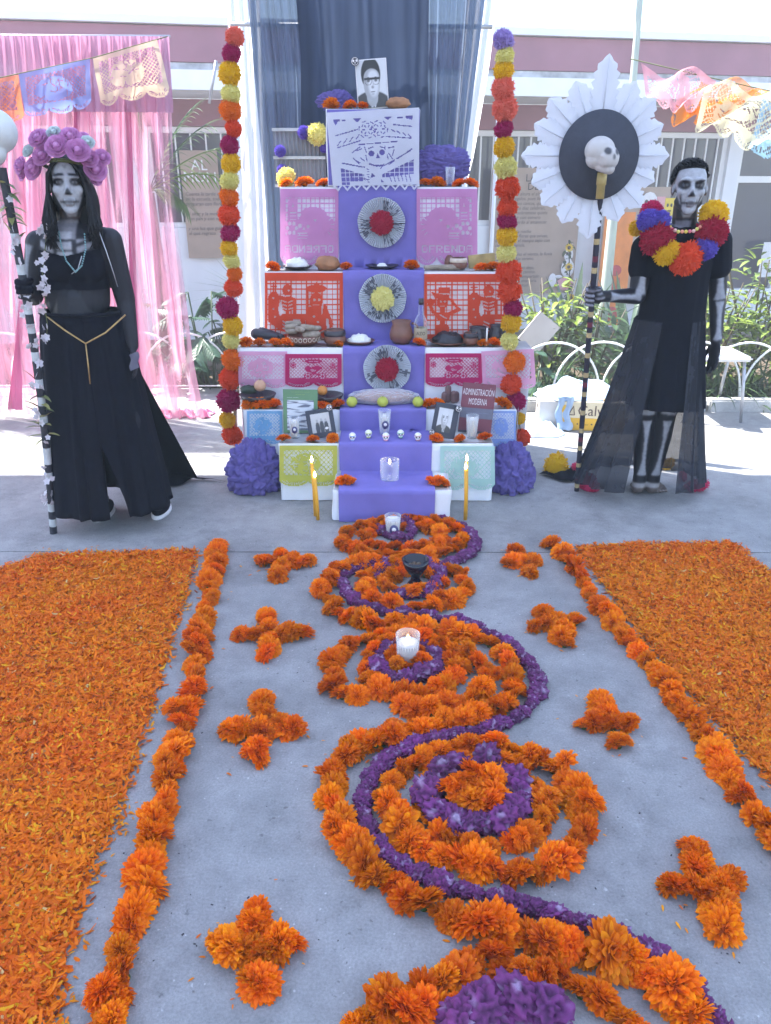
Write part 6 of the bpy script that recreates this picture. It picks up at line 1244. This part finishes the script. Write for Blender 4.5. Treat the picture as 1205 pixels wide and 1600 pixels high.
# flower crown
def rose(seed):
    rs = random.Random(seed); m = MB(); m.ell((0, 0, .12), (.34, .34, .42), 12, 8)
    for ring_, (n, r0, r1, h, op) in enumerate(((3, .12, .30, .62, .15), (4, .25, .52, .55, .35), (5, .38, .76, .42, .6), (6, .46, .98, .24, .9))):
        for i in range(n):
            a0 = 6.283 * i / n + ring_ * .7 + rs.uniform(-.2, .2); sp = 6.283 / n * .72; rows = []
            for u in np.linspace(-1, 1, 7):
                row = []
                for t in np.linspace(0, 1, 6):
                    r = r0 * .5 + (r1 - r0 * .5) * math.sin(t * 1.57) * (1 - .10 * u * u); z = -.15 + (h + .15) * t ** (1 + op) - .10 * op * max(0, t - .75) * 8 * .5 - .08 * u * u * t; a = a0 + u * sp; row.append((r * math.cos(a), r * math.sin(a), z + .02 * math.sin(u * 5 + seed)))
                rows.append(row)
            m.grid(rows)
    return m.mesh('rose', MT.get('rose_silk') or mat('rose_silk', objcol=True, rough=.8, var=.12, scale=4, trans=.3), True)
RS = [rose(i) for i in range(3)]; cr = thing('floral_headdress', 'wreath of mauve fabric roses on the woman in black', 'headdress', hc_ + Vector((0, 0, .08)))
RP, RW = (.68, .33, .60), (.66, .74, .74)
for (px, py, r, c, dy) in [(90, 230, 20, RP, -.10), (122, 236, 20, RP, -.10), (61, 217, 18, RP, -.05), (110, 214, 17, RP, -.06), (149, 266, 19, RP, -.03), (160, 246, 14, RP, .0), (54, 264, 20, RP, -.04), (33, 259, 15, RP, .0), (67, 244, 18, RP, -.07), (139, 248, 16, RP, -.05), (86, 214, 16, RP, -.04), (45, 236, 12, RW, -.04), (84, 207, 12, RW, -.05), (137, 223, 12, RW, -.06), (72, 226, 15, RP, .0), (130, 218, 14, RP, .0), (36, 272, 12, RP, .02), (150, 280, 11, RP, .0)]:
    q = P(px, py, hc_.y + dy); d = (q - (hc_ + Vector((0, .03, -.02)))).normalized(); d = (d + Vector((0, -.9, .1))).normalized(); put('rose', random.choice(RS), cr, q, d.to_track_quat('Z', 'Y').to_euler(), r * mpp(q), c)
MB().tube([hc_ + Vector((.088 * math.sin(a), .02 - .092 * math.cos(a), .075 + .02 * math.cos(a))) for a in np.linspace(0, 6.283, 30)], .008, 6).build('band', MT['string'], cr)
# her staff with flowers and a skull
sw = thing('flower_staff', 'black and white striped staff wound with pale blossoms, held by the woman', 'staff', st0); m = MB(); n = 40
for i in range(n):
    a, b = staffW(i / n), staffW((i + 1) / n); pal = (.45, .47, .48) if i in (1, 3, 7, 9, 10, 14, 16, 18, 21, 24, 26, 30, 33) else (.018, .02, .03); m.tube([a, b], .017, 12, cap=True, col=pal)
m.build('shaft', mat('taped_wood', attr='Col', rough=.6, var=.2, scale=30), sw, color=True, smooth=False)
PET = MB()
for i in range(5): a = i * 1.2566; leaf_strip(PET, (0, 0, 0), (math.cos(a), math.sin(a), .35), 1.0, .42, .3, (.70, .66, .70), 4, fold=.1)
PETM = PET.mesh('blossom', mat('white_blossom', (.66, .62, .66), .7, .1, 5, trans=.3), True); random.seed(44)
for i in range(46):
    t = random.uniform(.10, .98); q = staffW(t) + Vector((random.uniform(-.025, .025), -.015 - .015 * random.random(), 0)); put('blossom', PETM, sw, q, (R(90) + random.uniform(-.7, .7), random.uniform(-.7, .7), random.uniform(0, 6)), random.uniform(.014, .024))
m = MB()
for i in range(34):
    t = random.choice((random.uniform(.8, .98), random.uniform(.3, .5))); q = staffW(t); a = random.uniform(0, 6.28); leaf_strip(m, q, (math.cos(a), -.4 + .3 * math.sin(a), random.uniform(-.3, .8)), random.uniform(.05, .10), .012, .5, gcol((.10, .16, .07), (.42, .40, .14)), 4)
m.build('leaves', LEAF, sw, color=True)
q = P(-4, 214, 3.30); m = MB(); m.ell(q + Vector((0, 0, .02)), (.075, .085, .08), 24, 16); m.ell(q + Vector((-.02, -.03, -.055)), (.055, .055, .05), 20, 12); me = remesh(m, 'skull', .005, 6); pp = coords(me); cl = np.tile(np.array((.55, .58, .58)), (len(pp), 1)); L = pp - np.array(q); cl[((L[:, 0] + .055) / .025) ** 2 + ((L[:, 2] + .0) / .025) ** 2 + (L[:, 1] > 0) * 9 < 1] = (.05, .05, .06); paint(me, cl, VCOL); attach('skull', me, sw)
vg = thing('blossom_garland', 'hanging garland of white blossoms in front of the woman in black', 'garland', J(75, 540, yw - .19)); lp = [(68, 350), (72, 372), (70, 400), (66, 425), (72, 450), (70, 480), (74, 505), (73, 530)]; pts = [J(a, b, yw - .13 - .04 * min(1, i / 3)) for i, (a, b) in enumerate(lp)]; MB().tube(pts, .002, 5).build('string', MT['string'], vg)
for i in range(30): k = random.uniform(0, len(pts) - 1.01); q = pts[int(k)].lerp(pts[int(k) + 1], k % 1); put('blossom', PETM, vg, q + Vector((random.uniform(-.02, .02), -.012, random.uniform(-.01, .01))), (R(90) + random.uniform(-.7, .7), random.uniform(-.7, .7), random.uniform(0, 6)), random.uniform(.013, .021))
m = MB(); q = J(203, 565, yw - .09); m.grid([[q + Vector((.01 * i + .006 * math.sin(j), -.004 * math.sin(i), .03 - .012 * j + .004 * i)) for j in range(7)] for i in range(5)]); tag(m.build('handkerchief', mat('grey_satin', (.10, .10, .15), .35, .1, 10)), 'small grey satin handkerchief in the hand of the woman', 'cloth')

# ---------------------------------------------------------------- the man
ym = 3.90; mp_ = thing('person', 'barefoot person in black tunic and sheer skirt with painted bones, holding the feathered staff', 'person', (1.40, ym, 0))
K = lambda px, py, y=ym: P(px, py, y)
hm_ = K(1078, 294, ym - .03); hs2 = .95; m = MB(); head(m, hm_, hs2, R(-12)); m.cap(hm_ + Vector((0, .02, -.08)), .056, K(1068, 362, ym + .02), .060)
s1_, s2_, ch, wa, hi = K(1008, 388), K(1122, 378), K(1062, 410), K(1050, 490), K(1045, 530)
m.cap(s1_, .058, K(1068, 362, ym + .01), .06); m.cap(s2_, .058, K(1068, 362, ym + .01), .06); m.ell(ch, (.150, .110, .16)); m.cap(ch, .115, wa, .115); m.ell(hi, (.155, .12, .13)); m.cap(ch + Vector((-.05, 0, 0)), .09, wa + Vector((-.04, 0, 0)), .10); m.cap(ch + Vector((.05, 0, 0)), .09, wa + Vector((.04, 0, 0)), .10)
sb, stp = G(901, 767), P(939, 296, 3.66)
def staffM(t): return sb.lerp(stp, t)
hB = staffM(.695); e1 = K(996, 462, ym - .03); w1 = hB + (e1 - hB).normalized() * .09
m.cap(s1_, .054, e1, .042); m.cap(e1, .042, w1, .028); m.cap(w1, .028, hB + (w1 - hB) * .4, .028); grip(m, hB, stp - sb, e1 - hB, 1.05)
e2, w2 = K(1121, 468, ym + .02), K(1119, 533, ym - .01); m.cap(s2_, .054, e2, .041); m.cap(e2, .041, w2, .028); hand_down(m, w2, K(1112, 580, ym - .05) - w2, Vector((.25, -1, 0)), 1.05)
lg = [(K(1022, 540), K(1008, 648, ym - .02), K(1000, 742, ym), G(998, 765)), (K(1066, 540), K(1040, 648, ym - .02), K(1022, 742, ym), G(1029, 768))]
for h_, k_, a_, f_ in lg:
    m.cap(h_, .085, k_, .054); m.cap(k_, .053, k_.lerp(a_, .35), .052); m.cap(k_.lerp(a_, .35), .052, a_, .034); m.cap(a_, .035, Vector((a_.x, a_.y, .045)), .036); m.cap(Vector((a_.x, a_.y + .02, .035)), .034, Vector((f_.x, f_.y + .02, .024)), .026)
    for i in range(5): dx = (i - 2) * .0165; m.cap(Vector((f_.x + dx * .9, f_.y + .03, .02)), .012, Vector((f_.x + dx * 1.1, f_.y - .028 + .006 * abs(i - 1.5), .011)), .0092, 8)
me = remesh(m, 'body', .0042, 6); p = coords(me); col = np.tile(np.array((.012, .012, .018)), (len(p), 1)); col = face_paint(p, hm_, hs2, col, (.36, .37, .40), (.11, .075, .065), 1, R(-12))
nz_ = (p[:, 2] < hm_.z - .14) & (p[:, 2] > K(1068, 362).z) & (np.abs(p[:, 0] - hm_.x + .01) < .035) & (p[:, 1] < ym - .02); col[nz_] = (.20, .20, .24)
for a, b, rr in ((s1_, e1, .054), (e1, w1, .042), (s2_, e2, .054), (e2, w2, .042)): col[bone(p, a, b, rr, .50, .24)] = (.30, .31, .35)
for h_, k_, a_, f_ in lg: col[bone(p, k_, a_, .052, .42, .15)] = (.34, .35, .38); col[bone(p, h_, k_, .07, .5, .2)] = (.34, .35, .38)
ft = p[:, 2] < .075; col[ft & (p[:, 2] < .05)] = (.11, .085, .08); col[ft & (p[:, 2] >= .05) & (p[:, 1] < ym + .04)] = (.34, .33, .34)
for h_, k_, a_, f_ in lg:
    for i in range(5): dx = (i - 2) * .0165; col[np.linalg.norm(p - np.array((f_.x + dx * 1.1, f_.y - .034 + .006 * abs(i - 1.5), .019)), axis=1) < .0075] = (.30, .26, .25)
hmk = np.linalg.norm(p - np.array(hB), axis=1) < .075; kz = ((p - np.array(hB)) @ np.array((stp - sb).normalized())); col[hmk & (np.mod(kz + .05, .0231) > .012) & (p[:, 1] < hB.y)] = (.22, .22, .26)
paint(me, col, SKIN); attach('body', me, mp_)
m = MB(); m.cap(s1_, .066, K(1068, 366, ym + .01), .066); m.cap(s2_, .066, K(1068, 366, ym + .01), .066); m.ell(ch, (.158, .120, .168)); m.cap(ch, .124, K(1049, 500), .128); m.cap(ch + Vector((-.05, 0, 0)), .10, K(1042, 500) + Vector((-.03, 0, 0)), .115); m.cap(ch + Vector((.05, 0, 0)), .10, K(1054, 500) + Vector((.03, 0, 0)), .115)
m.cap(s1_, .066, s1_.lerp(e1, .42), .066); m.cap(s2_, .066, s2_.lerp(e2, .42), .066); me = remesh(m, 'tunic', .0065, 7); v = coords(me); 
for i, q in enumerate(v): d = .006 * noise.noise((q[0] * 9, q[1] * 9, q[2] * 7)); v[i][1] += d; v[i][0] += d * .5
me.vertices.foreach_set('co', v.ravel()); me.materials.append(BLACKC); attach('tunic', me, mp_)
m = ringskirt(lambda t: (K(1047, 496).lerp(K(1040, 632), t), .168 + .030 * t, .135 + .02 * t), 200, 18, .030, 11, 4.0); o = m.build('skirt', BLACKC, mp_)
SHB = mat('sheer_black', (.03, .033, .048), .8, .2, 20, transp=.14, trans=.4)
m = ringskirt(lambda t: (K(1046, 498).lerp(K(999, 750), t ** 1.05), .170 + .165 * t ** 1.2, .138 + .09 * t), 360, 34, .055, 19, 6.0, R(22), R(334), False); m.build('sheer_overskirt', SHB, mp_)
g0 = [G(842, 742), G(905, 732), G(930, 752), G(880, 755)]; m = MB(); m.grid([[g0[0].lerp(g0[1], s).lerp(g0[3].lerp(g0[2], s), t) + Vector((0, 0, .006 + .015 * abs(math.sin(s * 9 + t * 4)))) for t in np.linspace(0, 1, 8)] for s in np.linspace(0, 1, 24)]); m.build('skirt_train', BLACKC, mp_)
for (px, py, rp, ck) in ((868, 737, 24, 'y'), (906, 738, 14, 'k'), (918, 764, 21, 'k'), (1088, 766, 17, 'k'), (1043, 733, 12, 'y'), (1066, 752, 9, 'k')):
    q = G(px, py); q.z = .03; pom('hem_pompom', mp_, q, rp * mpp(q), ck, True)
random.seed(8); m = MB(); m.ell(hm_ + Vector((0, .026, .044)) , (.080 * hs2, .094 * hs2, .084 * hs2), 26, 18, fn=lambda d: 1.02 if (d.z > .48 or (d.y > -.2 and d.z > -.05) or d.y > .25) else .8)
for i in range(1500):
    z = random.uniform(-.30, 1); a = random.uniform(0, 6.283); r = math.sqrt(1 - z * z); d = Vector((r * math.cos(a), r * math.sin(a), z))
    if d.y < -.2 and z < .62 - .10 * abs(d.x): continue
    if d.y < .2 and z < .02 - .30 * d.y: continue
    b = hm_ + Vector((0, .026, .044)) + Vector((d.x * .080, d.y * .094, d.z * .084)) * hs2; t = (d * .35 + Vector((random.uniform(-.3, .3), -.9, random.uniform(-.3, .1)))).normalized(); m.tube([b - d * .003, b + t * .010 + d * .002, b + t * .020], [.004, .0032, .0008], 4, cap=False)
m.build('hair', HAIR, mp_)
m = MB(); bc_ = [(.75, .3, .2), (.7, .55, .1), (.6, .15, .2), (.75, .45, .4), (.65, .6, .15)]; ng = [(1044, 352, -.10), (1050, 358, -.135), (1060, 362, -.150), (1072, 362, -.152), (1084, 361, -.150), (1094, 355, -.135), (1100, 349, -.10)]; pts = [K(a, b, ym + c) for a, b, c in ng]
for i in range(len(pts) - 1):
    for k in range(2): m.ell(pts[i].lerp(pts[i + 1], k / 2), (.0085, .0085, .0085), 10, 8, col=bc_[(i * 2 + k) % 5])
m.build('bead_necklace', VCOL, mp_, color=True)
cl = thing('pompom_collar', 'collar of big coloured pompoms on the shoulders of the man', 'collar', K(1070, 400, ym - .12))
for (px, py, r, ck, dy) in ((1115, 336, 20, 'y', -.09), (1113, 362, 22, 'c', -.12), (1102, 388, 18, 'v', -.14), (1072, 404, 24, 'r', -.155), (1041, 394, 19, 'y', -.145), (1027, 374, 25, 'c', -.12), (1014, 345, 17, 'v', -.10), (1032, 346, 16, 'v', -.10), (1018, 331, 17, 'k', -.03), (994, 357, 11, 'y', -.02)):
    q = K(px, py, ym + dy); pom('pompom', cl, q, r * mpp(q), ck)
MB().tube([K(a, b, ym + c) for a, b, c in ((994, 357, -.02), (1018, 345, -.09), (1030, 380, -.12), (1071, 402, -.13), (1105, 382, -.12), (1114, 350, -.08))], .004, 6).build('cord', MT['string'], cl)
# his staff: feathered disc with a skull
sm = thing('feather_staff', 'banded staff topped by a charcoal disc with white feathers and a skull', 'staff', sb); m = MB(); n = 60; gold = {1, 6, 10, 14, 18, 22, 26, 30, 34, 38, 46, 51}
for i in range(n): m.tube([staffM(i / n), staffM((i + 1) / n)], .0135, 12, cap=True, col=(.42, .32, .16) if i in gold else ((.14, .02, .04) if i in (3, 12, 24, 36, 48) else (.014, .014, .03)))
m.build('shaft', MT['taped_wood'], sm, color=True, smooth=False)
dc = P(936, 243, 3.65); sp = mpp(dc); zq = (P(936, 143, 3.65).z - P(936, 343, 3.65).z) / 200 / sp; DISC = mat('charcoal_felt', (.045, .05, .07), .9, .12, 30, bump=.4)
MB().lathe([(0, -.006), (1, -.006), (1, .006), (0, .006)], dc, 64, Matrix.Rotation(R(90), 3, 'X') @ Matrix.Diagonal((62 * sp, 71 * sp * zq, 1))).build('disc', DISC, sm)
FEA = mat('white_feather', (.66, .68, .74), .8, .06, 10, trans=.25); random.seed(77)
for k, (ang, ro) in enumerate(((0, 110), (27, 106), (48, 118), (68, 122), (90, 152), (112, 122), (134, 122), (155, 116), (180, 122), (204, 112), (223, 116), (246, 120), (268, 136), (291, 114), (312, 112), (336, 102))):
    a = R(ang); d = Vector((math.cos(a), 0, math.sin(a) * zq)); s = Vector((-math.sin(a), 0, math.cos(a) * zq)); r0, r1 = 48 * sp, ro * sp; wd = 21 * sp; rows = []; NL = 22
    for i in range(NL + 1):
        t = i / NL; wv = wd * min(1, .72 + t * .8) * (1 - max(0, (t - .55) / .45) ** 3.2 * .72); row = []
        for q in (-1, -.55, 0, .55, 1):
            jag = (.80 + .26 * ((i * 7 + (3 if q > 0 else 0)) % 3) / 2) if abs(q) == 1 else 1; rr = r0 + (r1 - r0) * t - abs(q) * .05 * (r1 - r0) * t; row.append(dc + d * rr + s * q * wv * jag + Vector((0, .012 + .004 * (k % 2) + .010 * abs(q) - .016 * t * (1 + .5 * math.sin(k * 2)), 0)))
        rows.append(row)
    m = MB(); m.grid(rows); m.build('feather', FEA, sm)
    m = MB(); m.tube([dc + d * (r0 + (r1 - r0) * t) + Vector((0, .007 - .018 * t * (1 + .5 * math.sin(k * 2)), 0)) for t in (.1, .5, .92)], [.0035, .003, .001], 5); m.build('quill', mat('grey_quill', (.54, .56, .62), .6, .1), sm)
m = MB(); sk = P(941, 240, 3.56); V = lambda x, y, z: sk + Vector((x, y, z))
m.ell(V(-.008, .012, .012), (.063, .060, .056), 26, 18); m.ell(V(.022, -.026, -.018), (.044, .040, .048), 20, 14); m.cap(V(-.006, -.006, -.046), .024, V(.028, -.030, -.058), .024); m.ell(V(-.02, .01, -.02), (.045, .045, .04)); m.ell(V(.0, -.046, -.012), (.018, .014, .012)); m.ell(V(.056, -.030, -.012), (.010, .014, .012)); me = remesh(m, 'skull', .0032, 5); pp = coords(me); L = pp - np.array(sk); cl_ = np.tile(np.array((.46, .44, .43)), (len(pp), 1))
for (x, z, rx_, rz) in ((.010, .008, .0155, .0145), (.051, .007, .0105, .0140)): cl_[(((L[:, 0] - x) / rx_) ** 2 + ((L[:, 2] - z) / rz) ** 2 < 1) & (L[:, 1] < 0)] = (.05, .05, .06)
cl_[(((L[:, 0] - .036) / .0065) ** 2 + ((L[:, 2] + .014) / .011) ** 2 < 1) & (L[:, 1] < 0)] = (.10, .10, .11); cl_[(np.abs(L[:, 2] + .050) < .004) & (L[:, 0] > .0) & (np.mod(L[:, 0], .009) < .005)] = (.26, .25, .25); paint(me, cl_, VCOL); attach('skull', me, sm)
MB().lathe([(0, -.02), (.018, -.02), (.018, .035), (.021, .036), (.021, .085), (0, .085)], P(938, 303, 3.60), 16).build('brass_ferrule', mat('brass_tape', (.42, .32, .12), .5, .2, 30), sm)

# ---------------------------------------------------------------- paper banners strung overhead
def sky_paper(label, c4, y4, cv, color, seed, wave=.03, cr_=0):
    tl, tr, bl, br = [P(a, b, y) for (a, b), y in zip(c4, y4)]
    bul = (lambda s, t: Vector((0, .05 * math.sin(s * 7 + seed) * t, .035 * math.sin(s * 9 + t * 6 + seed) * cr_ + .02 * cr_ * noise.noise((s * 5, t * 5, seed)))))
    return paper(label, tl, tr, bl, br, cv, color, wave, seed, group='cut paper banners strung overhead', bulge=bul, mt=PICADO2)
sky_paper('cream cut paper banner strung over the pink curtain', ((146, 92), (246, 62), (156, 168), (268, 148)), (5.12, 5.12, 5.1, 5.1), d_lattice(9, 3, .8, .06, 70), (.72, .60, .40), 2)
sky_paper('blue cut paper banner strung over the pink curtain', ((30, 116), (141, 92), (46, 186), (148, 168)), (5.12, 5.12, 5.1, 5.1), d_lattice(10, 3, .7, .06, 70), (.22, .36, .74), 4)
sky_paper('orange cut paper banner at the left picture edge', ((-80, 140), (29, 117), (-60, 200), (38, 190)), (5.12, 5.12, 5.1, 5.1), d_lattice(11, 3, .7, .06, 60), (.80, .26, .08), 6)
tag(MB().tube([P(-90, 141, 5.13), P(30, 115, 5.13), P(143, 91, 5.13), P(262, 57, 5.13)], .003, 5).build('banner_string', MT['string']), 'string carrying the paper banners over the pink curtain', 'string')
sky_paper('pale pink crumpled paper banner blowing at the upper right', ((1000, 110), (1120, 118), (1022, 168), (1085, 178)), (5.3, 5.4, 5.1, 5.1), d_lattice(12, 3, .7, .06, 70), (.78, .36, .42), 8, .03, 1)
sky_paper('orange paper banner blowing behind the cream one at the upper right', ((1096, 122), (1215, 142), (1040, 190), (1100, 186)), (5.45, 5.5, 5.2, 5.2), d_lattice(13, 3, .7, .06, 70), (.82, .26, .02), 10, .03, 1)
sky_paper('cream yellow paper banner blowing at the upper right', ((1105, 132), (1230, 148), (1080, 205), (1200, 238)), (5.3, 5.4, 5.05, 5.05), d_lattice(14, 4, .8, .06, 80), (.80, .74, .48), 12, .03, 1)
sky_paper('light blue paper banner at the right picture edge', ((1190, 165), (1290, 180), (1168, 246), (1280, 255)), (5.35, 5.4, 5.1, 5.1), d_lattice(15, 3, .8, .06, 60), (.34, .60, .80), 14, .03, 1)
tag(MB().tube([P(985, 92, 5.36), P(1100, 119, 5.4), P(1215, 145, 5.42), P(1320, 182, 5.44)], .003, 5).build('banner_string', MT['string']), 'string carrying the windblown banners at the upper right', 'string')

# ---------------------------------------------------------------- haze volume added in place of lens glare over the court
hz = bpy.data.materials.new('glare_air'); hz.use_nodes = True; hn = hz.node_tree.nodes; hn.remove(hn['Principled BSDF']); pv = hn.new('ShaderNodeVolumePrincipled')
pv.inputs['Color'].default_value = (.93, .95, 1, 1); pv.inputs['Density'].default_value = .019; pv.inputs['Anisotropy'].default_value = .1
hz.node_tree.links.new(pv.outputs[0], hn['Material Output'].inputs['Volume'])
m = MB(); m.box((0, 7.5, 1.45), (54, 49, 5.1)); o = m.build('haze', hz, smooth=False); o['kind'] = 'stuff'; tag(o, 'thin added haze standing in for lens glare over the court', 'haze')
